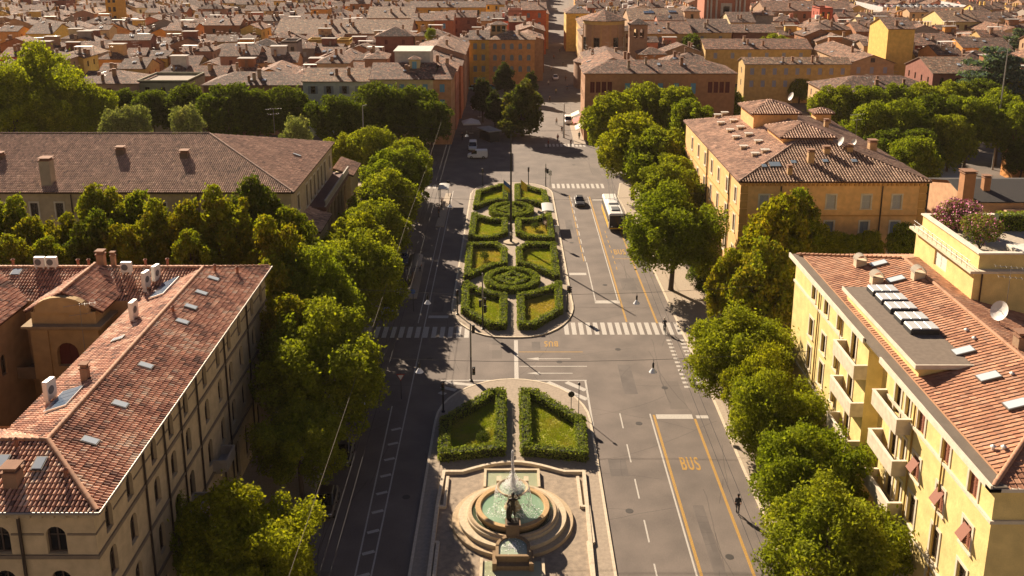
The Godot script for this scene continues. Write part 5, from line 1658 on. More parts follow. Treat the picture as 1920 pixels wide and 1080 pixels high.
# ------------------------------------------------------------------ the old town
const WALLS := {"pink": "ab8a7e", "sage": "9c9a80", "brown": "8f6a52", "paleblue": "aab5b2", "cream": "cbb98e", "apricot": "c49265", "mustard": "c99f48", "orange": "cb925a", "brick": "ad7f5a", "ochre": "c5a668", "sand": "b89773", "peach": "d1aa7a", "brickred": "8d5b4b", "yellow": "deb960", "crimson": "914838", "amber": "d19745", "lemon": "dbc484", "scarlet": "b55a44", "white": "c6c1ba", "russet": "a6704a", "grey": "9a9086", "tan": "a38366", "rose": "b0866e", "gold": "d4a246", "terracotta": "c4754d", "salmon": "cb8469", "vermilion": "ca683a"}
const TOWN := [
	["house", "dusty pink house with dark red shutters beside the big bright tree", "pink", -100.3, -221.4, 13.2, 12.4, 12.0, "hx", 2.1, 3, 1, "red"],
	["house", "grey green house with a balustraded roof terrace behind the tree belt", "sage", -87.6, -223.0, 11.9, 13.0, 12.0, "f", 2.2, 3, 1, "dark"],
	["house", "long brown house with slate shutters and twin roof chimneys", "brown", -70.8, -219.1, 22.8, 12.2, 12.0, "hx", 2.1, 5, 1, "slate"],
	["house", "pale blue house with small square attic windows behind the trees", "paleblue", -47.6, -218.2, 15.5, 12.3, 13.0, "x", 2.1, 4, 2, "open"],
	["house", "cream house with blue shutters under a white roof penthouse", "cream", -30.7, -209.1, 13.9, 14.8, 14.9, "x", 2.5, 5, 2, "blue"],
	["corner_house", "apricot corner house with sky blue shutters beside the shaded square", "apricot", -16.8, -209.1, 3.9, 14.8, 14.9, "hx", 2.5, 1, 3, "blue"],
	["house", "mustard yellow narrow house with arched doorway facing the small square", "mustard", -12.0, -287.2, 5.9, 12.0, 14.8, "x", 2.0, 2, 4, "slate"],
	["palazzo", "orange palazzo with three rows of arched slate shutters facing the square", "orange", -6.1, -287.2, 13.7, 11.5, 14.8, "hx", 1.9, 5, 3, "slate"],
	["palazzo", "brick coloured corner palazzo with blue shutters beside the crowded street", "brick", 17.0, -213.1, 33.8, 12.1, 15.6, "hx", 2.1, 7, 2, "blue"],
	["house", "ochre house with slate shutters behind the round brick church", "ochre", 42.7, -311.2, 16.4, 17.4, 14.0, "x", 3.0, 4, 1, "slate"],
	["house", "ochre house adjoining the church terrace with a dark tiled roof", "ochre", 59.7, -314.5, 13.1, 20.1, 14.0, "x", 3.4, 2, 1, "slate"],
	["annexe", "long ochre convent wing with two rows of lilac shutters", "ochre", 64.7, -261.3, 29.0, 7.5, 11.0, "x", 1.3, 9, 2, "lilac"],
	["annexe", "pedimented convent gable with a round attic window", "sand", 94.4, -263.5, 12.1, 34.0, 11.0, "z", 2.1, 3, 1, "lilac"],
	["annexe", "rear convent wing with a long plain tiled roof", "ochre", 60.5, -294.8, 32.7, 13.8, 11.0, "x", 2.3, 6, 1, "lilac"],
	["house", "low broad house with a hipped roof before the park trees", "peach", 78.6, -231.7, 29.0, 17.2, 8.0, "hx", 2.9, 5, 1, "slate"],
	["house", "red brick house with arched windows and a blank sunlit flank", "brickred", 106.0, -237.6, 12.3, 17.0, 12.0, "x", 2.9, 3, 1, "arch"],
	["tower_house", "tall yellow tower house with almost no windows", "yellow", 105.4, -267.2, 7.4, 14.0, 20.0, "x", 2.4, 0, 0, "dark"],
	["house", "crimson house with a windowless gable beside the yellow tower", "crimson", 125.2, -296.1, 12.5, 16.2, 12.0, "x", 2.8, 0, 0, "dark"],
	["house", "orange yellow house with grey shutters near the cedar", "amber", 137.8, -290.6, 14.7, 12.9, 12.0, "x", 2.2, 4, 1, "slate"],
	["villa", "pale yellow villa with dark red shutters and a small pediment", "lemon", 158.8, -351.4, 13.0, 19.1, 14.0, "x", 3.3, 4, 1, "red"],
	["villa", "pale yellow wing with half open shutters beside the villa", "lemon", 171.8, -351.4, 7.2, 19.1, 14.0, "x", 3.3, 2, 1, "open"],
	["house", "cream house with a bright sunlit gable", "cream", 167.4, -330.1, 12.3, 22.0, 12.0, "z", 2.1, 1, 1, "slate"],
	["house", "scarlet house with two dark windows under a flat roof", "scarlet", 123.3, -383.8, 5.3, 10.0, 16.0, "f", 1.7, 2, 1, "dark"],
	["house", "white house squeezed against the scarlet house", "white", 133.0, -397.0, 5.3, 12.0, 14.5, "f", 2.0, 2, 1, "dark"],
	["house", "orange house with a pyramid roof behind the convent", "amber", 104.3, -332.8, 15.9, 16.1, 13.0, "hx", 2.7, 0, 0, "dark"],
	["house", "russet house with a wide roof behind the convent", "russet", 118.3, -327.5, 8.0, 15.0, 13.0, "x", 2.5, 0, 0, "dark"],
	["house", "white fronted low house tucked behind the convent gable", "white", 115.3, -314.9, 6.5, 14.0, 11.0, "z", 1.1, 1, 1, "lilac"],
	["house", "whitewashed house with a dark roof beyond the convent", "white", 97.0, -352.1, 7.8, 7.1, 12.0, "x", 1.2, 0, 0, "dark"],
	["house", "plum red house with a dark lean roof beyond the convent", "brickred", 75.7, -324.1, 14.4, 12.3, 13.0, "x", 2.1, 0, 0, "dark"],
	["house", "grey plaster attic block beyond the round church", "grey", 93.6, -366.4, 6.7, 4.7, 15.0, "x", 0.8, 0, 0, "dark"],
	["house", "dark roofed house with a cream wall beyond the church", "cream", 80.3, -349.4, 8.9, 17.1, 14.0, "x", 2.9, 0, 0, "dark"],
	["house", "tan house with rooftop solar panels behind the round church", "sand", 44.8, -359.8, 20.9, 19.7, 14.0, "x", 3.3, 0, 0, "slate"],
	["house", "tan house with a square attic beyond the solar panel roof", "sand", 65.7, -361.6, 5.6, 9.4, 17.0, "hx", 1.6, 1, 1, "dark"],
	["palace", "broad brown palace with evenly spaced windows near the car park", "tan", 105.4, -397.8, 36.2, 20.0, 14.0, "x", 3.4, 10, 2, "dark"],
	["warehouse", "long warehouse with a tan roof and rose walls", "rose", -78.4, -320.7, 45.4, 21.3, 13.0, "x", 3.6, 7, 1, "slate"],
	["warehouse", "second long tan roofed warehouse with a stepped end", "rose", -54.1, -366.4, 17.6, 20.1, 14.0, "x", 3.4, 0, 0, "slate"],
	["house", "golden house with three arched windows beside the brick cube", "gold", -35.1, -344.8, 8.4, 12.0, 15.0, "x", 2.0, 3, 1, "arch"],
	["house", "brick orange cube house with one sky blue window", "terracotta", -26.5, -341.4, 6.6, 14.0, 15.5, "x", 2.4, 1, 1, "blue"],
	["house", "long golden house on the far edge of the old town", "gold", -41.7, -404.4, 31.7, 12.0, 15.0, "x", 2.0, 6, 1, "dark"],
	["house", "small yellow rooftop house beside the warehouse wall", "yellow", -54.5, -303.2, 3.9, 6.0, 12.5, "f", 1.0, 1, 1, "white"],
	["house", "small yellow house with a flat roof before the warehouse", "yellow", -63.8, -303.2, 5.9, 6.0, 12.5, "f", 1.0, 1, 1, "white"],
	["house", "grey tower house with four little windows before the warehouse", "grey", -66.0, -277.2, 4.5, 7.0, 15.0, "f", 1.2, 2, 1, "dark"],
	["house", "peach house with a broad roof beside the crowded street", "peach", -10.4, -355.6, 7.5, 14.7, 14.0, "x", 2.5, 2, 1, "slate"],
	["house", "crimson attic house among roofs near the arcade", "crimson", 0.0, -340.8, 5.7, 8.7, 15.0, "x", 1.5, 0, 0, "dark"],
	["house", "salmon tower house with a terrace near the street arcade", "salmon", -0.4, -361.6, 5.2, 8.0, 17.0, "f", 1.4, 1, 1, "dark"],
	["palazzo", "vermilion palazzo with a tall street arcade", "vermilion", 4.7, -366.5, 9.3, 13.5, 17.0, "x", 2.3, 2, 2, "slate"],
	["house", "yellow house with a small pointed roof up the street", "yellow", 22.2, -375.8, 8.7, 15.8, 15.0, "hx", 2.7, 1, 1, "slate"],
	["house", "rose house with a shaded side among the far roofs", "rose", -168.6, -373.4, 7.8, 15.0, 15.0, "z", 1.3, 2, 1, "dark"],
	["tower_house", "bright yellow house tower rising above the far roofs", "gold", -156.6, -375.1, 4.7, 8.0, 22.0, "x", 1.4, 2, 3, "dark"],
	["house", "red house with terrace at the edge of the old town", "scarlet", -139.6, -261.7, 6.1, 10.8, 13.0, "x", 1.8, 3, 1, "slate"],
	["house", "yellow house with a lit long front among the rooftops", "yellow", -156.4, -311.2, 8.3, 14.2, 14.0, "x", 2.4, 4, 1, "dark"],
	["house", "white house with a pitched side wall near the bright tree", "grey", -123.6, -256.2, 8.3, 18.0, 13.0, "z", 1.4, 1, 1, "dark"],
	["house", "cream house with big white skylight among the rooftops", "cream", -135.4, -313.2, 4.9, 6.3, 15.0, "x", 1.1, 2, 1, "slate"]]

func roof_of(i: int) -> StandardMaterial3D:
	return [roof_mat("roof0", Color(0.43, 0.325, 0.262), 0.28, 51), roof_mat("roof1", Color(0.47, 0.345, 0.27), 0.26, 52), roof_mat("roof2", Color(0.375, 0.285, 0.235), 0.28, 53), roof_mat("roof3", Color(0.50, 0.40, 0.31), 0.18, 54)][i % 4]

func dormers(o: Node3D, W: float, D: float, h: float, rise: float, kind: String, rng: RandomNumberGenerator, n: int) -> void:
	if kind == "f": return
	for i in n:
		var u := rng.randf_range(0.15, 0.85)
		var v := rng.randf_range(0.15, 0.8)
		var at: Vector3; var nn: Vector3
		if kind == "x" or kind == "hx":
			at = Vector3(W * lerpf(0.5, u, 0.6), h + rise * v, -D / 2 * v); nn = Vector3(0, 1, rise / (D / 2)).normalized()
		else:
			var s := -1.0 if rng.randf() < 0.5 else 1.0
			at = Vector3(W / 2 + s * W / 2 * (1 - v), h + rise * v, -D * lerpf(0.5, u, 0.5)); nn = Vector3(s * rise / (W / 2), 1, 0).normalized()
		var k := rng.randf()
		if k < 0.5: chimney(o, at, rng.randf_range(0.7, 1.5), rng.randf_range(0.45, 0.8), ["a07a5c", "8d6a52", "b59a7c", "9c8a78"][rng.randi() % 4])
		elif k < 0.85: skylight(o, at + Vector3.UP * 0.03, nn, rng.randf_range(0.6, 1.0), rng.randf_range(0.8, 1.3))
		else: aerial(o, at, rng.randf_range(1.6, 2.6), rng.randf() * 3)

func town() -> void:
	var rng := RandomNumberGenerator.new()
	rng.seed = 77
	var i := 0
	for t in TOWN:
		var W: float = t[5]; var D: float = t[6]; var h: float = t[7]
		var holes := []
		if t[10] > 0:
			var sill := []
			for r in t[11]: sill.append(h - 3.1 - r * 3.4)
			var ww: float = minf(1.1, W / t[10] * 0.5)
			holes = grid(W, t[10], sill, ww, 1.8, t[12] == "arch" or t[1].contains("arched slate"), 0.5)
		if t[1].begins_with("brick coloured corner"):
			holes = []
			for x in [1.7, 3.0, 4.3, 5.6, 28.2, 29.5, 30.8, 32.1]: holes.append([x - 0.5, x + 0.5, 11.0, 13.5, false, "red"])
			for x in [9.6, 13.4, 17.0, 20.6, 24.4]: holes.append([x - 0.6, x + 0.6, 10.8, 13.2, false, "blue"]); holes.append([x - 0.6, x + 0.6, 6.4, 8.8, false, "blue"])
		var sides := {"f": holes}
		if t[3] < -5.0 and t[3] + W > -60 and h > 12:
			sides["r"] = grid(D, maxi(1, int(D / 3.5)), [h - 3.1, h - 6.4, h - 9.8], 0.9, 1.7, false, 0.5)
		if t[3] > 5.0: sides["l"] = grid(D, maxi(1, int(D / 4.0)), [h - 3.1, h - 6.5], 0.9, 1.6, false, 0.6) if t[10] > 0 else []
		var o := house(t[0], t[1], "building", Vector3(t[3], 0, t[4]), 0, W, D, h, t[8], t[9], plaster(WALLS[t[2]], 0.1), roof_of(i if t[1].contains("ware") == false else 3), sides, t[12], "buildings of the old town")
		dormers(o, W, D, h, t[9], t[8], rng, int(W / 5.0) + 1)
		footprints.append([t[3] - 1.0, t[4] - D - 1.0, t[3] + W + 1.0, t[4] + 1.0])
		if t[1].begins_with("cream house with blue"):
			var g := Geo.new()
			g.box(Vector3(4.5, 14.5, -19.0), Vector3(12.5, 19.6, -9.0)); g.box(Vector3(4.2, 19.6, -19.2), Vector3(12.8, 19.8, -8.8))
			part("penthouse", g, plaster("c6c0b6"), o)
			g = Geo.new(); g.box(Vector3(8.2, 15.2, -7.0), Vector3(10.6, 18.6, -4.6)); part("turret", g, plaster(WALLS.cream), o)
			g = Geo.new()
			for p in slopes("hx", 8.2, 10.6, -4.6, -7.0, 18.6, 0.6, 0.3): slab(g, p, 0.1)
			part("turret_roof", g, roof_of(1), o)
			win(o, Vector3(8.9, 0, -4.6), Vector3.RIGHT, Vector3.BACK, [0.0, 1.0, 16.4, 18.0], "blue", -0.06)
		if t[1].begins_with("orange palazzo with three"):
			var g := Geo.new(); g.box(Vector3(0.4, 15.2, -9.5), Vector3(5.4, 18.6, -5.5))
			var b := part("roof_loggia", g, plaster(WALLS.peach), o)
			for k in 3: win(o, Vector3(0.8 + k * 1.5, 0, -5.5), Vector3.RIGHT, Vector3.BACK, [0.0, 1.1, 16.4, 18.2, true], "dark", -0.08)
			g = Geo.new()
			for p in slopes("hx", 0.4, 5.4, -5.5, -9.5, 18.6, 0.8, 0.3): slab(g, p, 0.1)
			part("loggia_roof", g, roof_of(2), o)
		if t[1].begins_with("pedimented"):
			win(o, Vector3(5.45, 0, 0), Vector3.RIGHT, Vector3.BACK, [0.0, 1.2, 11.0, 12.2], "dark", -0.06)
		if t[1].begins_with("vermilion"):
			var g := Geo.new()
			win(o, Vector3(4.6, 0, 0), Vector3.RIGHT, Vector3.BACK, [0.0, 3.4, 0.0, 7.0, true], "dark", -0.05)
		if t[1].begins_with("tan house with rooftop solar"):
			solar(o, Vector3(8, 16.0, -6.0), Vector3(0, 1, 0.33).normalized(), 4.0, 2.0); solar(o, Vector3(17, 16.2, -6.4), Vector3(0, 1, 0.33).normalized(), 3.0, 1.6)
		i += 1
	for q in [[51.5, -262.5, 112.0, -210.0], [62.0, -296.0, 96.0, -262.0], [76.0, -326.0, 97.0, -308.0]]: footprints.append(q)     # gardens kept open
	row_houses(rng)
	church()
	car_park()
	outskirts(rng)

# fronts that line the narrow street and the little square, facing sideways
func row_houses(rng: RandomNumberGenerator) -> void:
	var q := [["salmon row house with blue grey shutters lining the shaded square", -27.5, -225.0, 14.8, 13.0, 14.3, "salmon"], ["terracotta row house lining the shaded square", -27.0, -239.0, 14.8, 12.0, 13.6, "terracotta"], ["rose row house at the far corner of the shaded square", -26.5, -252.0, 14.6, 15.0, 14.8, "rose"], ["russet row house beside the mustard narrow house", -26.2, -268.0, 14.0, 18.0, 13.8, "russet"],
		["sunlit peach row house along the crowded street", 18.2, -227.0, 13.0, 14.0, 15.0, "peach"], ["sunlit cream row house along the crowded street", 19.6, -242.0, 12.0, 15.0, 14.4, "cream"], ["sunlit ochre row house before the round church", 20.4, -258.5, 9.0, 12.0, 13.0, "ochre"],
		["sand coloured row house past the round church", 23.2, -306.0, 12.0, 18.0, 14.0, "sand"], ["pale peach row house past the round church", 24.6, -325.0, 12.0, 20.0, 14.6, "peach"], ["yellow row house past the round church", 25.6, -346.0, 12.0, 22.0, 13.6, "yellow"],
		["orange row house beside the vermilion arcade", 5.6, -383.0, 10.0, 24.0, 14.0, "orange"], ["tan row house behind the orange palazzo", 1.6, -301.0, 9.0, 16.0, 13.2, "tan"], ["brown row house behind the orange palazzo", 2.6, -319.0, 9.0, 18.0, 14.0, "brown"]]
	for t in q:
		var W: float = t[3]; var D: float = t[4]; var h: float = t[5]
		var east: bool = t[1] < 10.0
		var holes := grid(D, int(D / 3.2), [h - 2.9, h - 6.2, h - 9.5], 0.95, 1.7, false, 0.4)
		var o := house("row_house", t[0], "building", Vector3(t[1], 0, t[2]), -0.0, W, D, h, "z", 0.32 * W / 2, plaster(WALLS[t[6]], 0.1), roof_of(rng.randi() % 3), {"r" if east else "l": holes}, ["slate", "grey", "blue"][rng.randi() % 3], "row houses along the street")
		dormers(o, W, D, h, 0.32 * W / 2, "z", rng, 4)
		footprints.append([t[1] - 0.5, t[2] - D - 0.5, t[1] + W + 0.5, t[2] + 0.5])

func church() -> void:
	var o := thing("round_church", "round brick church drum with a tiled cone roof and arched windows", "church", Vector3(28.5, 0, -290.0))
	var g := Geo.new()
	g.lathe([[6.4, 0], [6.4, 8.5], [6.1, 8.8], [6.1, 19.2]], 28)
	part("drum", g, plaster("a98468", 0.12), o)
	g = Geo.new(); g.lathe([[6.1, 19.2], [6.25, 19.25], [6.25, 20.4], [6.5, 20.5]], 28); part("frieze", g, plaster(WALLS.ochre), o)
	g = Geo.new()
	for k in 10:
		var a := TAU * k / 10.0 + 0.31; var b := TAU * (k + 1) / 10.0 + 0.31
		slab(g, [Vector3(cos(a) * 7.0, 20.4, sin(a) * 7.0), Vector3(cos(b) * 7.0, 20.4, sin(b) * 7.0), Vector3(0, 23.4, 0)], 0.15)
	part("roof", g, roof_of(1), o)
	for a in [0.35, 1.05, 2.0, 2.8]:
		var n := Vector3(cos(a), 0, sin(a))
		win(o, n * 6.12 + n.cross(Vector3.UP) * 0.9, -n.cross(Vector3.UP), n, [0.0, 1.8, 11.6, 15.4, true], "dark", -0.1)
	g = Geo.new(); g.lathe([[6.42, 13.2], [6.2, 13.25]], 4)
	for k in 14:
		var a := TAU * k / 14.0
		var p := Geo.new(); p.box(Vector3(-0.25, 8.8, -0.12), Vector3(0.25, 19.2, 0.12))
		if sin(a) > -0.2: part("pilaster", p, plaster("ad8a66"), o, Vector3(cos(a), 0, sin(a)) * 6.1, Basis(Vector3.UP, -a + PI / 2))
	var lean := Geo.new()
	for k in 12:
		var a := PI * k / 12.0; var b := PI * (k + 1) / 12.0
		slab(lean, [Vector3(cos(a) * 9.2, 8.0, sin(a) * 9.2), Vector3(cos(b) * 9.2, 8.0, sin(b) * 9.2), Vector3(cos(b) * 6.2, 9.8, sin(b) * 6.2), Vector3(cos(a) * 6.2, 9.8, sin(a) * 6.2)], 0.15)
	part("aisle_roof", lean, roof_of(0), o)
	g = Geo.new(); g.lathe([[8.9, 0], [8.9, 8.1]], 24); part("aisle_wall", g, plaster("a98468", 0.12), o)
	footprints.append([18, -300, 39, -280])
	var t := thing("bell_tower", "square brick bell tower with paired arches beside the round church", "tower", Vector3(36.2, 0, -287.0))
	g = Geo.new()
	var A := [[1.0, 2.2, 15.0, 17.8, true], [2.9, 4.1, 15.0, 17.8, true]]
	for q in [[Vector3.ZERO, Vector3.RIGHT, Vector3.BACK], [Vector3(5.1, 0, 0), Vector3.FORWARD, Vector3.RIGHT], [Vector3(5.1, 0, -5.1), Vector3.LEFT, Vector3.FORWARD], [Vector3(0, 0, -5.1), Vector3.BACK, Vector3.LEFT]]: facade(g, q[0], q[1], q[2], 5.1, 0, 19.4, A, 0.5)
	part("wall", g, plaster("a8836a", 0.12), t)
	g = Geo.new()
	for p in slopes("hx", 0, 5.1, 0, -5.1, 19.4, 1.4, 0.5): slab(g, p)
	part("roof", g, roof_of(2), t)
	for x in [1.6, 3.5]:
		var b := Geo.new(); b.lathe([[0.5, 15.4], [0.42, 15.7], [0.32, 16.3], [0.1, 16.6]], 10)
		part("bell", b, flat("bronze", "4a3b26", 0.45, 0.7), t, Vector3(x, 0, -2.5))
	house("chapel", "small brick chapel with a low pyramid roof beneath the bell tower", "building", Vector3(36.8, 0, -270.0), 0, 7.4, 7.0, 12.6, "hx", 1.5, plaster("b58456"), roof_of(0), {"f": [[3.1, 4.3, 8.6, 11.2, false]]}, "white", "buildings of the old town")
	footprints.append([35, -294, 45, -262])
	var s := thing("church_front", "far church front with white columns and a pale doorway", "church", Vector3(75.0, 0, -372.0))
	g = Geo.new(); g.box(Vector3(0, 0, -14), Vector3(17.5, 21, 0)); part("wall", g, plaster("b9765a"), s)
	for x in [1.2, 2.6, 4.6, 12.2, 13.6, 15.4]:
		var c := Geo.new(); c.lathe([[0.42, 0], [0.36, 20.0], [0.5, 20.4]], 10); part("column", c, plaster("cfc6b6"), s, Vector3(x, 0, 0.45))
	g = Geo.new(); g.box(Vector3(6.4, 10.5, 0), Vector3(10.6, 19.0, 0.3)); part("doorcase", g, plaster("c9bfae"), s)
	g = Geo.new(); g.box(Vector3(7.3, 11.5, 0.3), Vector3(9.7, 17.8, 0.36)); part("window", g, glass(), s)
	g = Geo.new()
	for p in slopes("z", 0, 17.5, 0, -14, 21, 3.0): slab(g, p)
	part("roof", g, roof_of(1), s)
	footprints.append([74, -387, 93, -371])

func car_park() -> void:
	var o := thing("car_park", "white parapet rooftop car park crowded with parked cars", "car park", Vector3(160.0, 0, -414.0))
	var g := Geo.new(); g.box(Vector3(0, 0, -34), Vector3(40, 12.2, 0)); part("wall", g, plaster("b8b3ab"), o)
	g = Geo.new(); g.box(Vector3(0, 12.2, -0.3), Vector3(40, 14.2, 0)); g.box(Vector3(0, 12.2, -34), Vector3(0.3, 14.2, -0.3)); g.box(Vector3(39.7, 12.2, -34), Vector3(40, 14.2, -0.3)); part("parapet", g, plaster("c9c9c9"), o)
	g = Geo.new(); g.box(Vector3(0.3, 12.2, -34), Vector3(39.7, 12.26, -0.3)); part("deck", g, plaster("77716a"), o)
	footprints.append([158, -450, 202, -412])
	var rng := RandomNumberGenerator.new(); rng.seed = 5
	var src := {}
	for r in 3:
		for c in 14:
			var hex: String = ["c4c6c8", "23262b", "7d8790", "3a4656", "8c2f28", "b8bcc0"][rng.randi() % 6]
			var tone: String = {"c4c6c8": "white", "23262b": "black", "7d8790": "grey", "3a4656": "blue", "8c2f28": "red", "b8bcc0": "silver"}[hex]
			var lab := "%s car parked on the roof deck, %s along the %s row from the parapet" % [tone, ordinal(c), ordinal(r)]
			var at := Vector3(162.0 + c * 2.75, 12.26, -419.5 - r * 8.0)
			if not src.has(hex): src[hex] = car("car", at, PI * (r % 2), hex, lab, "cars on the rooftop car park")
			else: copy(src[hex], "car", at, PI * (r % 2), lab, "cars on the rooftop car park")

# the rest of the town: rows of houses behind the park belt
func outskirts(rng: RandomNumberGenerator) -> void:
	var keys := ["ochre", "sand", "peach", "rose", "tan", "yellow", "cream", "russet", "orange", "grey", "brickred", "salmon", "white", "amber"]
	var farwall := Geo.new(); var farroof := Geo.new(); var farwin := Geo.new(); var farglass := Geo.new()
	var row := 0
	var z := -236.0
	var made := 0
	while z > -740.0:
		var half := 0.56 * -z + 25.0
		var x := -half
		var col := 0
		var deep := rng.randf_range(7.5, 11.0)
		while x < half:
			var W := rng.randf_range(5.0, 12.5)
			var D := deep * rng.randf_range(0.85, 1.0)
			var zz := z + rng.randf_range(-0.8, 0.8)
			var sx := 17.0 + (-zz - 300.0) * 0.047       # the street
			var ok := not (x < sx + 7.2 and x + W > sx - 7.2) and not (zz > -290 and x < 40 and x + W > -31)
			if ok:
				for f in footprints:
					if x < f[2] and x + W > f[0] and zz - D < f[3] and zz > f[1]:
						ok = false; break
			if zz > -225.0 and x > 40: ok = false
			if ok:
				var h := rng.randf_range(10.2, 12.6) + (rng.randf_range(1.5, 3.5) if rng.randf() < 0.16 else 0.0)
				var kind: String = ["x", "z", "hx", "z", "x", "hz", "x"][rng.randi() % 7]
				var rise := rng.randf_range(0.34, 0.44) * (D if kind.ends_with("x") else W) / 2.0
				var key: String = keys[rng.randi() % keys.size()]
				var turn := rng.randfn() * 0.05 if rng.randf() < 0.6 else rng.randf_range(-0.14, 0.14)
				if made < 300:
					var n := maxi(1, int(W / 4.0))
					var fr := {"f": grid(W, n, [h - 2.7, h - 5.8], 0.9, 1.4, false, 0.5)}
					if x > 0: fr["l"] = grid(D, 2, [h - 2.7], 0.9, 1.4, false, 0.8)
					else: fr["r"] = grid(D, 2, [h - 2.7], 0.9, 1.4, false, 0.8)
					var form: String = {"x": "pitched", "hx": "hipped", "z": "gabled", "hz": "hipped"}[kind]
					var lab := "%s %s-roofed house, %s from the theatre side, %s row behind the trees" % [{"white": "whitewashed", "brickred": "brick red"}.get(key, key), form, ordinal(col), ordinal(row)]
					var o := house("house", lab, "building", Vector3(x, 0, zz), turn, W, D, h, kind, rise, plaster(WALLS[key], 0.1), roof_of(rng.randi() % 3), fr, ["slate", "dark", "grey", "red", "green", "brown"][rng.randi() % 6], "houses of the old town")
					dormers(o, W, D, h, rise, kind, rng, rng.randi_range(2, 4))
					if rng.randf() < 0.18:
						var g := Geo.new()
						g.box(Vector3(W * 0.3, h + 0.2, -D * 0.6), Vector3(W * 0.3 + 4.0, h + rise + 1.6, -D * 0.35))
						var a := part("roof_room", g, plaster(WALLS[keys[rng.randi() % keys.size()]]), o)
						g = Geo.new(); g.box(Vector3(W * 0.3 - 0.3, h + rise + 1.6, -D * 0.6 - 0.3), Vector3(W * 0.3 + 4.3, h + rise + 1.75, -D * 0.35 + 0.3)); part("flat_roof", g, plaster("a7a19a"), a)
					elif rng.randf() < 0.22:
						var g := Geo.new(); g.box(Vector3(W * 0.4, h + rise * 0.7 + 1.5, -D * 0.5), Vector3(W * 0.4 + 4.5, h + rise * 0.7 + 1.6, -D * 0.3))
						for cx in [0.05, 4.35]:
							for cz in [-0.49, -0.31]: g.box(Vector3(W * 0.4 + cx, h, D * cz), Vector3(W * 0.4 + cx + 0.1, h + rise * 0.7 + 1.5, D * cz + 0.1))
						part("terrace_canopy", g, flat("canvas", "d4d0c8", 0.7), o)
					made += 1
				else:
					var at := Vector3(x, 0, zz)
					farwall.col = Color(WALLS[key]).srgb_to_linear()
					farwall.box(at + Vector3(0, 0, -D), at + Vector3(W, h, 0))
					for p in slopes(kind, x, x + W, zz, zz - D, h, rise): slab(farroof, p)
					if kind == "x":
						for gx in [x, x + W]: farwall.tri(Vector3(gx, h, zz), Vector3(gx, h + rise, zz - D / 2), Vector3(gx, h, zz - D))
					elif kind == "z":
						farwall.tri(Vector3(x, h, zz), Vector3(x + W / 2, h + rise, zz), Vector3(x + W, h, zz))
					for k in rng.randi_range(1, 3):
						var cx := x + W * rng.randf_range(0.2, 0.8)
						farwall.box(Vector3(cx, h, zz - D * 0.4), Vector3(cx + 0.6, h + rise + 1.0, zz - D * 0.4 + 0.6))
					if rng.randf() < 0.25:
						farwall.col = Color(0.62, 0.6, 0.57)
						farwall.box(Vector3(x + W * 0.3, h + 0.3, zz - D * 0.6), Vector3(x + W * 0.3 + rng.randf_range(1.0, 3.0), h + rise + rng.randf_range(0.2, 1.2), zz - D * 0.35))
					if rng.randf() < 0.5:
						farglass.box(Vector3(x + W * 0.55, h + rise * 0.55, zz - D * 0.25), Vector3(x + W * 0.55 + 0.9, h + rise * 0.62, zz - D * 0.17))
					for k in int(W / 3.5): farwin.box(Vector3(x + 1.2 + k * 3.5, h - 2.4, zz), Vector3(x + 2.1 + k * 3.5, h - 0.9, zz + 0.06))
				col += 1
			x += W + (rng.randf_range(0.0, 0.4) if rng.randf() < 0.82 else rng.randf_range(3.0, 6.0))
		z -= deep + (rng.randf_range(0.0, 0.8) if rng.randf() < 0.72 else 5.0)
		row += 1
	print("houses ", made, " rows ", row)
	var o := Node3D.new()
	o.name = "distant_rooftops"
	add_child(o)
	tag(o, "mass of distant tiled houses beyond the last separate rows", "houses")
	o.set_meta("kind", "stuff")
	part("walls", farwall, vcol("farwall", 0.95), o).set_meta("kind", "stuff")
	part("roofs", farroof, roof_of(0), o).set_meta("kind", "stuff")
	part("skylights", farglass, flat("skyglassaeb9c2", "aeb9c2", 0.08), o).set_meta("kind", "stuff")
	part("windows", farwin, flat("farwin", "3a3430", 0.5), o).set_meta("kind", "stuff")

# ------------------------------------------------------------------ fountain
func water(key: String, hex: String, alpha := 1.0) -> StandardMaterial3D:
	if mats.has(key): return mats[key]
	var m := StandardMaterial3D.new()
	m.albedo_color = Color(hex)
	m.roughness = 0.05
	m.normal_enabled = true
	m.normal_texture = normal_tex("ripples", 61, 0.05, 6.0)
	m.normal_scale = 0.8
	m.uv1_triplanar = true; m.uv1_world_triplanar = true; m.uv1_scale = Vector3.ONE * 0.5
	if alpha < 1.0:
		m.transparency = BaseMaterial3D.TRANSPARENCY_ALPHA
		m.albedo_color.a = alpha
	mats[key] = m
	return m

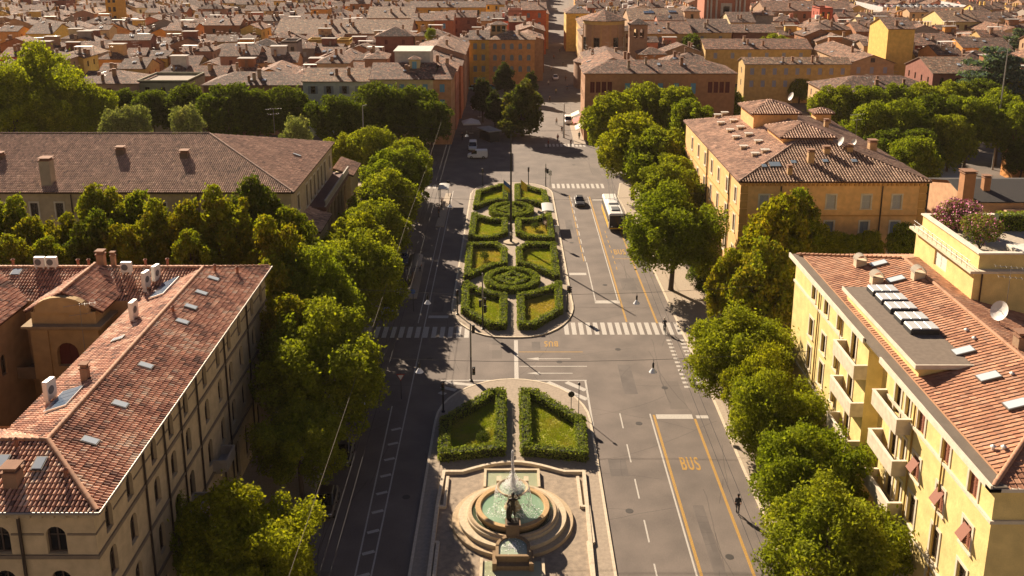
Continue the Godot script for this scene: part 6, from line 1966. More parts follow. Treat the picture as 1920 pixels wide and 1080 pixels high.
func fountain() -> void:
	var c := Vector3(0.27, 0.12, -68.4)
	var stone := plaster("b9a483", 0.5)
	var pale := plaster("c6b698", 0.4)
	# cobbled court inside its low wall
	var yard := Geo.new()
	var out := [Vector2(-6.0, -61.0), Vector2(-6.0, -70.3), Vector2(-5.8, -75.4), Vector2(-4.2, -75.4)]
	for i in 11: out.append(Vector2(lerpf(-3.8, 4.4, i / 10.0), -75.6 - sin(PI * i / 10.0) * 1.4))
	out.append_array([Vector2(4.9, -75.4), Vector2(6.6, -75.4), Vector2(6.5, -70.8), Vector2(6.25, -61.0)])
	out.push_front(Vector2(-6.3, -20)); out.append(Vector2(6.2, -20))
	yard.poly_top(PackedVector2Array(out), 0.128)
	struct("fountain_court", yard, asphalt("cobble", Color(0.60, 0.54, 0.46), 33, 0.22))
	kerb(out, false, 0.3, 0.42)
	for s in [-1, 1]:
		kerb([Vector2(0.3 + s * 5.7, -74.6), Vector2(0.3 + s * 5.7, -70.2), Vector2(0.3 + s * 6.3, -70.2), Vector2(0.3 + s * 6.3, -65.4), Vector2(0.3 + s * 5.9, -65.4), Vector2(0.3 + s * 5.9, -58)], false, 0.26, 0.36)
	var o := thing("fountain", "round stone fountain with stepped base, green basin and raised bowl", "fountain", c)
	for q in [[4.95, 0.0, 0.32], [4.4, 0.32, 0.66], [3.75, 0.66, 0.95]]:
		var g := Geo.new(); g.lathe([[q[0], q[1]], [q[0], q[2] - 0.03], [q[0] - 0.03, q[2]], [q[0] - 0.8, q[2]]], 56)
		part("step", g, stone if q[0] > 4.9 else pale, o)
	var g := Geo.new()
	g.lathe([[3.65, 0.95], [3.6, 1.05], [3.55, 1.12], [3.35, 1.12], [3.33, 0.98]], 56); part("overflow_rim", g, stone, o)
	g = Geo.new(); g.lathe([[3.34, 0.99], [3.0, 0.99]], 56); part("overflow_water", g, water("pool", "3d4a34"), o)
	g = Geo.new(); g.lathe([[2.86, 0.9], [2.95, 1.25], [3.02, 1.42], [2.98, 1.48], [2.62, 1.48], [2.56, 1.42], [2.5, 0.9], [0.0, 0.85]], 56); part("basin", g, plaster("b99a6c", 0.5), o)
	g = Geo.new(); g.lathe([[2.58, 1.3], [0.0, 1.3]], 56); part("basin_water", g, water("green", "7c9a80"), o)
	g = Geo.new(); g.lathe([[0.75, 1.2], [0.6, 1.5], [0.42, 1.9], [0.4, 2.4], [0.55, 2.6], [1.0, 2.8], [1.28, 3.08], [1.3, 3.18], [1.24, 3.2], [1.12, 3.14], [0.9, 2.98], [0.0, 2.92]], 40); part("bowl", g, stone, o)
	g = Geo.new(); g.lathe([[1.14, 3.1], [0.0, 3.1]], 40); part("bowl_water", g, water("bowlwater", "9fae9a"), o)
	# front trough with the pedestal, the long lower pools before and behind
	g = Geo.new()
	g.box(Vector3(-0.52, 0.66, 2.75), Vector3(0.52, 2.0, 3.6)); g.box(Vector3(-0.6, 2.0, 2.7), Vector3(0.6, 2.14, 3.68))
	part("pedestal", g, plaster("7d6850", 0.5), o)
	g = Geo.new()
	var tr := []
	for i in 13: tr.append(Vector2(0.0 - cos(PI * i / 12.0) * 1.2, 4.7 - sin(PI * i / 12.0) * 1.2))
	tr.append(Vector2(1.2, 5.9)); tr.append(Vector2(-1.2, 5.9))
	for i in tr.size():
		var a: Vector2 = tr[i]; var b: Vector2 = tr[(i + 1) % tr.size()]
		var d := Vector3(b.x - a.x, 0, b.y - a.y).normalized()
		g.box(Vector3(-0.06, 0.0, -0.12), Vector3((b - a).length() + 0.06, 1.12 + 0.002 * (i % 2), 0.12), Basis(d, Vector3.UP, d.cross(Vector3.UP)), Vector3(a.x, 0, a.y))
	g.box(Vector3(-1.55, 0, 5.0), Vector3(-1.22, 0.9, 6.6)); g.box(Vector3(1.22, 0, 5.0), Vector3(1.55, 0.9, 6.6)); g.box(Vector3(-1.22, 0, 6.02), Vector3(1.22, 0.6, 6.5))
	part("trough", g, plaster("8f7757", 0.5), o)
	g = Geo.new()
	for i in range(1, tr.size() - 1): g.tri(Vector3(tr[0].x, 0.98, tr[0].y), Vector3(tr[i + 1].x, 0.98, tr[i + 1].y), Vector3(tr[i].x, 0.98, tr[i].y))
	part("trough_water", g, water("bowlwater", "9fae9a"), o)
	for q in [[-2.5, 2.4, 5.2, 14.0, "pool"], [-2.5, 2.4, -7.2, -4.4, "pool2"]]:
		g = Geo.new()
		g.box(Vector3(q[0], 0, q[2]), Vector3(q[0] + 0.22, 0.4, q[3])); g.box(Vector3(q[1] - 0.22, 0, q[2]), Vector3(q[1], 0.4, q[3]))
		g.box(Vector3(q[0] + 0.22, 0, q[2] if q[2] < 0 else q[3] - 0.22), Vector3(q[1] - 0.22, 0.398, (q[2] + 0.22) if q[2] < 0 else q[3]))
		part("pool_rim", g, pale, o)
		g = Geo.new(); g.box(Vector3(q[0] + 0.22, 0.0, q[2] + 0.23), Vector3(q[1] - 0.22, 0.24, q[3] - 0.23)); part("pool_water", g, water("pool3", "9aa083"), o)
	for s in [-1, 1]:
		g = Geo.new(); g.box(Vector3(s * 1.15 - 0.2, 0.66, -3.9), Vector3(s * 1.15 + 0.2, 1.7, -3.2)); part("pier", g, pale, o)
	# jets: drops and strands of water
	var rng := RandomNumberGenerator.new(); rng.seed = 9
	g = Geo.new()
	for i in 760:
		var t := rng.randf()
		var r := (0.04 + 0.14 * pow(1 - t, 2.0)) * sqrt(rng.randf())
		var a := rng.randf() * TAU
		drop(g, Vector3(cos(a) * r, 3.1 + t * 3.2, sin(a) * r), rng.randf_range(0.03, 0.085), rng.randf_range(1.5, 4.0))
	for i in 900:
		var t := rng.randf(); var a := rng.randf() * TAU
		var r := 0.15 + t * rng.randf_range(0.5, 0.95)
		drop(g, Vector3(cos(a) * r, 3.1 + 1.5 * (1 - t) * rng.randf() + 0.05, sin(a) * r), rng.randf_range(0.015, 0.04), rng.randf_range(1.0, 2.5))
	for k in 10:
		for i in 60:
			var t := rng.randf()
			var a := rng.randf() * TAU
			drop(g, Vector3(cos(a) * (1.3 + t * 0.25), 3.15 - t * t * 1.8, sin(a) * (1.3 + t * 0.25)), rng.randf_range(0.015, 0.035), 3.0)
	var spray := StandardMaterial3D.new()
	spray.albedo_color = Color(0.96, 0.96, 0.96); spray.roughness = 0.2
	spray.backlight_enabled = true; spray.backlight = Color(1, 1, 1)
	part("water_jet", g, spray, o).set_meta("kind", "stuff")
	g = Geo.new()
	for i in 260:
		var a := rng.randf() * TAU; var r := sqrt(rng.randf()) * 1.5
		drop(g, Vector3(cos(a) * r + (0.9 if i % 2 else -0.6), 1.31, sin(a) * r * 0.7 + 0.6), rng.randf_range(0.02, 0.07), 0.15)
	for i in 160: drop(g, Vector3(rng.randfn() * 0.4, 1.0, 4.6 + rng.randfn() * 0.3), rng.randf_range(0.02, 0.07), 0.3)
	part("foam", g, spray, o).set_meta("kind", "stuff")
	# the bronze figure
	shapes["statue"] = body_shape(pose_bones("statue"), 0.034)
	var st := thing("statue", "dark bronze figure with raised arm on the fountain pedestal", "statue", c + Vector3(0, 2.14, 3.15), 0.0)
	var br := Color(0.02, 0.017, 0.013)
	var fig := part("figure", body_mesh(shapes["statue"], [br, br, br, br, br]), flat("bronze_dark", "2a241c", 0.4, 0.6), st)
	fig.scale = Vector3.ONE * 1.32
	g = Geo.new(); g.bev(Vector3(-0.45, 0, -0.4), Vector3(0.45, 0.1, 0.4), 0.04); part("plinth", g, flat("bronze_dark", "2a241c", 0.4, 0.6), st)
	g = Geo.new(); g.tube([Vector3(-0.3, 0.1, -0.25), Vector3(-0.35, 0.7, -0.3), Vector3(-0.28, 1.3, -0.25)], [0.22, 0.18, 0.1], 8); part("drapery", g, flat("bronze_dark", "2a241c", 0.4, 0.6), st)
	fig.position.y = 0.1

func drop(g: Geo, p: Vector3, r: float, k: float) -> void:
	var t := p + Vector3.UP * r * k; var b := p - Vector3.UP * r * k
	var e := [p + Vector3(r, 0, 0), p + Vector3(0, 0, r), p - Vector3(r, 0, 0), p - Vector3(0, 0, r)]
	for i in 4:
		g.tri(t, e[(i + 1) % 4], e[i]); g.tri(b, e[i], e[(i + 1) % 4])

# ------------------------------------------------------------------ garden
func lawn(called: String, poly: Array, dry: bool, seed_: int) -> void:
	var g := Geo.new()
	g.poly_top(PackedVector2Array(poly), 0.15)
	struct(numbered("lawn"), g, plaster("b09a48" if dry else "9a9a34", 0.6))
	var rng := RandomNumberGenerator.new(); rng.seed = seed_
	if not cache.has("tuft"):
		var t := Geo.new()
		for i in 5:
			var a := i * 1.3
			var d := Vector3(cos(a), 0, sin(a))
			t.tri(d * 0.1 - d.cross(Vector3.UP) * 0.05, d * 0.1 + d.cross(Vector3.UP) * 0.05, d * 0.16 + Vector3.UP * 0.12)
		cache["tuft"] = t.mesh()
	var pv := PackedVector2Array(poly)
	var lo := pv[0]; var hi := pv[0]
	for p in pv: lo = lo.min(p); hi = hi.max(p)
	var xs := []; var cs := []
	var n := FastNoiseLite.new(); n.seed = seed_; n.frequency = 0.25
	for i in int((hi.x - lo.x) * (hi.y - lo.y) * 42):
		var p := Vector2(rng.randf_range(lo.x, hi.x), rng.randf_range(lo.y, hi.y))
		if Geometry2D.is_point_in_polygon(p, pv):
			xs.append(Transform3D(Basis(Vector3.UP, rng.randf() * TAU).scaled(Vector3(1.2, 0.55, 1.2) * rng.randf_range(0.7, 1.5)), Vector3(p.x, 0.15, p.y)))
			var k := clampf(n.get_noise_2d(p.x, p.y) + 0.3 + (0.5 if dry else -0.1) + rng.randfn() * 0.12, 0, 1)
			cs.append(Color(0.36, 0.42, 0.035).lerp(Color(0.6, 0.45, 0.14), k * 0.75))
	var o := multi(numbered("grass"), cache["tuft"], xs, cs, leafy("grass", Color.WHITE, 0.25), self)
	tag(o, "%s grass of the garden compartment" % called, "grass")

func garden() -> void:
	# mirrored about the axis; x measured outwards from it
	var M := func(s: float, pts: Array) -> Array:
		var o := []
		for p in pts: o.append(Vector2(AX + s * p[0], p[1]))
		return o
	var side := {-1.0: "shaded road side", 1.0: "bus lane side"}
	for s in [-1.0, 1.0]:
		for q in [
			["near curved end, %s" % side[s], [[1.1, -106.9], [2.6, -107.0], [5.9, -111.6], [6.2, -120.6], [5.2, -118.9], [3.6, -117.6], [2.2, -116.6], [1.1, -116.2]], s > 0],
			["north of the near ring, %s" % side[s], [[1.1, -128.6], [2.4, -128.0], [4.0, -126.4], [5.2, -124.8], [6.1, -123.6], [6.3, -136.9], [2.4, -137.1], [1.1, -134.6]], s < 0],
			["before the far ring, %s" % side[s], [[1.1, -142.7], [2.8, -140.6], [6.2, -140.2], [6.2, -152.6], [4.8, -150.6], [3.2, -149.4], [1.1, -149.6]], s > 0],
			["far curved end, %s" % side[s], [[1.1, -161.2], [2.6, -161.4], [4.6, -159.6], [6.1, -157.4], [5.9, -166.6], [2.0, -171.0], [1.1, -171.0]], false]]:
			var pts: Array = M.call(s, q[1])
			hedge("clipped hedge round the lawn compartment, %s" % q[0], pts, true, 0.82, 0.92, int(pts[0].y * -7 + s * 3))
			var inner := []
			var pv := Geometry2D.offset_polygon(PackedVector2Array(pts), -0.3)
			if pv.size() > 0: lawn("sunlit", Array(pv[0]), q[2], int(pts[0].y * -3 + s))
		# beside the fountain
		var fp: Array = M.call(s, [[1.2, -78.6], [6.3, -77.7], [6.5, -83.6], [2.2, -89.2], [1.2, -89.4]])
		hedge("clipped triangular hedge behind the fountain, %s" % side[s], fp, true, 0.95, 1.0, int(60 + s))
		var pv2 := Geometry2D.offset_polygon(PackedVector2Array(fp), -0.3)
		lawn("fountain", Array(pv2[0]), false, int(64 + s))
	for q in [["near", -122.2], ["far", -155.2]]:
		var ringp := []; var dia := []; var inner := []
		for i in 24: ringp.append(Vector2(AX + cos(TAU * i / 24.0) * 3.3, q[1] + sin(TAU * i / 24.0) * 3.7))
		hedge("circular clipped hedge of the %s ring in the garden" % q[0], ringp, true, 0.9, 0.95, int(-q[1]))
		for e in [[2.1, 0], [0, 2.3], [-2.1, 0], [0, -2.3]]: dia.append(Vector2(AX + e[0], q[1] + e[1]))
		hedge("diamond clipped hedge inside the %s ring of the garden" % q[0], dia, true, 0.8, 0.9, int(-q[1]) + 2)
		for e in [[0.5, 0], [-0.5, 0]]: inner.append(Vector2(AX + e[0], q[1] + e[1]))
		hedge("small clipped hedge at the centre of the %s ring" % q[0], inner, false, 0.9, 0.85, int(-q[1]) + 4)
	for q in [["round clipped bush on the lawn beside the near ring", -3.6, -131.5, 0.75], ["round clipped bush on the lawn behind the fountain", -2.5, -80.2, 0.7], ["small round bush on the far lawn before the flagpole", 4.2, -146.0, 0.6]]:
		var t := thing("bush", q[0], "bush", Vector3(q[1], 0.14, q[2]))
		var k := Geo.new(); k.tube([Vector3(0, 0, 0), Vector3(0, 0.7, 0)], [0.06, 0.03], 5); part("stem", k, bark, t)
		part("foliage", crown_mesh(int(-q[2]), Vector3(q[3], q[3] * 0.8, q[3]), 0.7, 16, Vector2(0.22, 0.34), 2200, 0.06, [Color(0.055, 0.08, 0.02), Color(0.07, 0.095, 0.022)]), leafy("hedge", Color.WHITE, 0.3), t)

const TREES := {
	"west": [[-20.5, -91.5, 5.0, 9.0], [-17.7, -56.6, 4.4, 5.4], [-24.4, -59.9, 2.3, 4.5], [-17.3, -80.2, 5.5, 7.5], [-17.5, -71.4, 3.6, 5.5], [-17.8, -101.6, 5.4, 8.6], [-19.3, -115.9, 4.2, 7.0], [-18.2, -124.1, 4.4, 6.5], [-18.5, -136.6, 4.8, 7.0], [-18.5, -152.2, 5.1, 7.0], [-18.1, -165.3, 4.0, 6.5], [-25.1, -171.5, 4.7, 6.5], [-30.4, -173.7, 4.0, 6.0]],
	"east": [[21.8, -55.7, 4.6, 6.5], [22.7, -63.8, 4.1, 7.0], [22.4, -72.3, 3.9, 6.5], [22.7, -77.4, 3.4, 6.5], [22.3, -84.1, 5.2, 7.5], [21.6, -119.9, 6.5, 7.5], [20.9, -188.8, 6.2, 8.5], [28.8, -203.2, 5.8, 8.5], [34.9, -200.1, 5.5, 8.5], [37.0, -191.2, 4.4, 8.0], [22.0, -164.0, 6.6, 8.8], [26.5, -159.1, 5.7, 8.5], [24.6, -157.5, 5.6, 8.0], [24.6, -140.5, 5.2, 7.5], [26.4, -148.8, 3.9, 7.0]],
	"maple": [[-55.0, -100.0, 2.9, 15.3], [-50.8, -97.0, 2.4, 15.0], [-49.1, -100.0, 2.3, 14.4], [-47.0, -92.0, 1.9, 15.3], [-46.4, -104.0, 2.9, 15.6], [-43.2, -95.0, 2.7, 15.4], [-42.1, -103.0, 2.8, 15.3], [-37.6, -98.0, 2.8, 15.6], [-34.7, -98.0, 2.8, 15.6], [-30.9, -99.0, 3.2, 16.2], [-29.9, -106.0, 3.2, 15.3], [-32.6, -93.0, 2.2, 15.2], [-24.3, -95.0, 3.2, 14.2], [-25.0, -104.0, 2.6, 13.7], [-23.7, -90.0, 2.9, 11.7], [-20.9, -84.0, 2.8, 10.6], [-40.0, -94.0, 2.2, 15.4], [-50.1, -91.0, 2.1, 15.3]],
	"eastgarden": [[31.4, -107.0, 4.4, 11.1], [34.3, -110.0, 3.1, 13.4], [28.2, -98.0, 3.8, 9.5], [25.7, -103.0, 3.1, 8.2], [39.4, -111.0, 1.7, 9.9], [41.9, -111.0, 1.7, 9.7], [44.3, -111.5, 1.6, 10.1], [48.3, -111.0, 1.8, 10.8], [37.5, -111.5, 2.0, 10.6]],
	"westbelt": [[-88.7, -214.3, 4.9, 7.0], [-80.2, -211.1, 5.0, 7.0], [-72.6, -211.7, 5.5, 7.5], [-60.4, -202.7, 7.1, 8.0], [-48.3, -202.7, 6.0, 8.0], [-54.6, -202.7, 4.6, 8.0], [-36.9, -196.8, 5.6, 8.0], [-27.3, -200.1, 6.6, 8.5], [-20.4, -200.1, 6.6, 8.5], [-16.2, -193.7, 4.4, 7.5], [-31.8, -196.1, 4.0, 7.0]],
	"eastbelt": [[49.0, -228.4, 4.4, 7.0], [51.2, -220.4, 3.7, 6.5], [72.2, -209.0, 5.7, 8.0], [78.7, -209.0, 5.4, 8.0], [86.5, -212.2, 5.5, 8.0], [92.4, -209.0, 5.4, 8.0], [101.9, -215.6, 5.6, 8.0], [108.6, -215.6, 5.6, 8.0], [118.9, -222.7, 5.8, 8.0], [69.7, -181.0, 5.4, 8.5], [74.9, -178.7, 5.6, 9.0], [83.2, -183.7, 5.8, 9.0], [90.0, -183.7, 6.1, 9.0], [98.9, -189.0, 6.2, 9.0], [97.8, -178.7, 4.7, 9.0], [68.5, -169.4, 4.4, 7.0], [74.3, -169.4, 4.4, 7.0], [82.0, -173.8, 5.0, 8.0], [68.9, -158.6, 4.7, 7.5], [95.7, -173.5, 3.0, 5.0]],
	"bigwest": [[-97.6, -195.0, 10.8, 12.3], [-98.2, -185.0, 8.4, 11.4], [-87.8, -196.0, 5.8, 9.9], [-90.2, -190.0, 6.5, 9.3]],
	"olive": [[-84.0, -210.8, 3.6, 4.0], [-72.6, -210.8, 3.6, 4.0], [-87.6, -207.9, 3.3, 4.0], [-45.0, -197.1, 3.2, 4.5]],
	"square": [[3.1, -217.7, 6.2, 5.5], [-6.6, -234.1, 3.7, 6.0], [-1.5, -264.1, 3.6, 6.0], [5.9, -261.0, 2.6, 5.0], [-3.4, -225.0, 3.1, 5.0]],
	"court": [[87.5, -313.7, 5.3, 8.0], [80.2, -261.1, 3.5, 3.5], [71.5, -267.2, 3.9, 4.0], [58.8, -305.6, 4.4, 9.0], [63.7, -300.2, 3.0, 8.0], [-23.5, -287.9, 1.6, 16.0]],
	"cedar": [[114.0, -224.0, 8.6, 10.5], [157.7, -297.6, 5.0, 10.0]],
}
func trees() -> void:
	var spin := 0.0
	var T := {}
	for k in TREES:
		var rows: Array = TREES[k].duplicate()
		if k in ["west", "east"]: rows.sort_custom(func(a, b): return a[1] > b[1])
		elif k in ["maple", "eastgarden", "westbelt", "eastbelt", "olive"]: rows.sort_custom(func(a, b): return a[0] < b[0])
		T[k] = rows
	var west := ["yellow", "mid", "green", "green", "mid", "green", "yellow", "green", "green", "mid", "green", "green", "yellow"]
	for i in T.west.size():
		var q = T.west[i]; spin += 1.7
		tree("street_tree", "linden %d" % (i % 3) if i < 6 else "far %d" % (i % 3), west[i % 13], q[0], q[1], q[2] * 1.08, q[3], "leafy street tree on the shaded pavement, %s counting away from the fountain" % ordinal(i), "street trees on the shaded pavement", spin)
	for i in T.east.size():
		var q = T.east[i]; spin += 1.7
		tree("street_tree", "linden %d" % ((i + 1) % 3) if i < 6 else "far %d" % (i % 3), ["green", "mid", "green", "yellow", "green", "mid", "green"][i % 7], q[0], q[1], q[2], q[3], "leafy street tree on the sunny pavement, %s counting away from the yellow block" % ordinal(i), "street trees on the sunny pavement", spin)
	for i in T.maple.size():
		var q = T.maple[i]; spin += 2.3
		tree("maple_tree", "maple %d" % (i % 3), ["mid", "autumn", "green", "autumn", "mid", "green", "dark"][i % 7], q[0], q[1], q[2] * 1.3, q[3] - 2.0, "maple between the stone palace and the theatre, %s counting towards the boulevard" % ordinal(i), "maples between the palace and the theatre", spin)
	for i in T.eastgarden.size():
		var q = T.eastgarden[i]; spin += 2.3
		tree("garden_tree", "maple %d" % (i % 3) if q[2] > 2.4 else "far 1", ["yellow", "green", "yellow", "mid", "yellow"][i % 5], q[0], q[1], q[2] * 1.15, q[3] - 1.3, "garden tree before the orange palazzo, %s counting away from the boulevard" % ordinal(i), "trees in the orange palazzo garden", spin)
	for i in T.westbelt.size():
		var q = T.westbelt[i]; spin += 1.9
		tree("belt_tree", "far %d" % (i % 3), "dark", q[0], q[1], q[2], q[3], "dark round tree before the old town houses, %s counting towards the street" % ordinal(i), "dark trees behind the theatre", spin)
	for i in T.eastbelt.size():
		var q = T.eastbelt[i]; spin += 1.9
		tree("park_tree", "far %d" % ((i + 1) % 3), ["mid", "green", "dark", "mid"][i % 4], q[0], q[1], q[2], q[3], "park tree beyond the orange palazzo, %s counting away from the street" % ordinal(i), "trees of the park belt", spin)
	for i in T.bigwest.size():
		var q = T.bigwest[i]; spin += 1.9
		tree("plane_tree", "linden %d" % (i % 3), "bright", q[0], q[1], q[2], q[3], "%s plane tree behind the theatre roof end" % ["tallest bright", "broad bright", "slender bright", "low bright"][i], "bright plane trees", spin)
	for i in T.olive.size():
		var q = T.olive[i]; spin += 1.9
		tree("olive_tree", "shrub", "olive", q[0] * 0.88, q[1] * 0.88, q[2] * 0.88, q[3] + 5.4, "pale grey green olive peeping over the theatre ridge, %s counting towards the street" % ordinal(i), "olives behind the theatre", spin)
	for i in T.square.size():
		var q = T.square[i]; spin += 1.9
		tree("magnolia_tree" if i == 0 else "square_tree", "magnolia", "green" if i == 0 else "dark", q[0], q[1], q[2], q[3], ["large glossy magnolia at the mouth of the street", "dark conical tree beside the white kiosks", "tall dark tree before the orange palazzo", "slim dark tree at the street corner", "low dark tree behind the magnolia"][i], "trees of the small square", spin)
	for i in T.court.size():
		var q = T.court[i]; spin += 1.9
		tree("courtyard_tree", "far %d" % (i % 3) if q[2] > 2 else "shrub", ["bright", "green", "mid", "dark", "green", "mid"][i], q[0], q[1], q[2], q[3], ["bright tree in the convent courtyard", "rounded tree at the foot of the convent wing", "darker tree beside the corner palazzo terrace", "roof garden tree behind the round church", "low roof garden tree beside the ochre house", "little tree on the white penthouse terrace"][i], "trees among the town roofs", spin)
	for i in T.cedar.size():
		var q = T.cedar[i]
		tree("cedar_tree", "cedar", "cool", q[0], q[1], q[2], q[3], ["spreading blue grey cedar at the park edge", "smaller cedar beside the orange yellow house"][i], "cedars", 0.6 * i)
	# shrubs in the shade at the foot of the palazzo and the shaded pavement
	var rng := RandomNumberGenerator.new(); rng.seed = 12
	for i in 14:
		var x := 24.4 + rng.randf() * 3.4
		var z := -90.0 - i * 5.2 - rng.randf() * 2.0
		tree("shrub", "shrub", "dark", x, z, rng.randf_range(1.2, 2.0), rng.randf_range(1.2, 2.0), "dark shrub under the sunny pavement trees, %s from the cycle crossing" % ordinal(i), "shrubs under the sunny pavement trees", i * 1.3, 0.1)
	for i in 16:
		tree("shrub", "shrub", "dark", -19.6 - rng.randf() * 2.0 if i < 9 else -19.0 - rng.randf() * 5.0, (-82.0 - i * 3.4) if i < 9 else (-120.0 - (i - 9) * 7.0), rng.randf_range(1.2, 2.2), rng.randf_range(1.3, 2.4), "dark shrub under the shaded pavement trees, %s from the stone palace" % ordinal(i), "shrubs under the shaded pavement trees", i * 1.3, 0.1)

# ------------------------------------------------------------------ street furniture
func steel() -> StandardMaterial3D: return flat("post", "2b2c2d", 0.5, 0.4)
func grey_steel() -> StandardMaterial3D: return flat("galv", "9a9a96", 0.45, 0.6)

func signal_head(parent: Node, at: Vector3, turn: float) -> void:
	var g := Geo.new(); g.bev(Vector3(-0.16, -0.45, -0.12), Vector3(0.16, 0.45, 0.12), 0.03)
	var h := part("signal_head", g, steel(), parent, at, Basis(Vector3.UP, turn))
	for i in 3:
		var k := Geo.new(); k.lathe([[0.0, 0.02], [0.1, 0.0]], 10)
		part("lens", k, flat(["lens_r", "lens_a", "lens_g"][i], ["5a1512", "5a4312", "124a2c"][i], 0.2), h, Vector3(0, 0.28 - i * 0.28, 0.122), Basis(Vector3.RIGHT, PI / 2))
		k = Geo.new()
		for j in 6:
			var a := PI * j / 6.0; var b := PI * (j + 1) / 6.0
			k.quad(Vector3(cos(a) * 0.12, sin(a) * 0.12, 0), Vector3(cos(b) * 0.12, sin(b) * 0.12, 0), Vector3(cos(b) * 0.12, sin(b) * 0.12, 0.16), Vector3(cos(a) * 0.12, sin(a) * 0.12, 0.16))
		part("visor", k, steel(), h, Vector3(0, 0.28 - i * 0.28, 0.12))

func traffic_light(at: Vector3, h: float, heads: Array, label: String, pale := false) -> void:
	var o := thing("traffic_light", label, "traffic light", at, 0.0, "traffic lights at the junction")
	var g := Geo.new()
	g.lathe([[0.2, 0], [0.2, 0.1], [0.09, 0.16], [0.085, h * 0.5], [0.06, h], [0.0, h + 0.03]], 10)
	part("post", g, steel(), o)
	if pale:
		g = Geo.new(); g.lathe([[0.1, h * 0.42], [0.095, h * 0.6], [0.07, h + 0.05], [0.0, h + 0.06]], 10); part("post_sleeve", g, grey_steel(), o)
	for q in heads: signal_head(o, Vector3(q[0], q[1], 0.05), q[2])

func hanging_lamp(at: Vector3, label: String) -> void:
	var o := thing("hanging_lamp", label, "street lamp", at, 0.0, "white lamps hung over the street")
	var g := Geo.new(); g.lathe([[0.05, 0.45], [0.12, 0.35], [0.3, 0.08], [0.36, 0.0]], 14); part("lamp_shade", g, flat("enamel", "d6dadc", 0.3), o)
	g = Geo.new(); g.lathe([[0.0, -0.08], [0.2, -0.05], [0.28, 0.04]], 12); part("lens", g, flat("opal2", "c6cacb", 0.2), o)
	g = Geo.new(); g.lathe([[0.09, 0.42], [0.1, 0.85], [0.03, 0.95]], 8); g.tube([Vector3(0, 0.9, 0), Vector3(0, 1.2, 0)], [0.02], 4); part("ballast", g, steel(), o)

func wire(a: Vector3, b: Vector3, sag: float, r: float, label: String, bright := false) -> void:
	var g := Geo.new()
	var p := []
	for i in 13:
		var t := i / 12.0
		p.append(a.lerp(b, t) - Vector3.UP * sag * 4 * t * (1 - t))
	g.tube(p, [r], 4)
	single("overhead_wire", g, flat("feeder", "6f655a", 0.8) if bright else flat("wire", "26262a", 0.9), label, "wire", "wires strung over the boulevard")

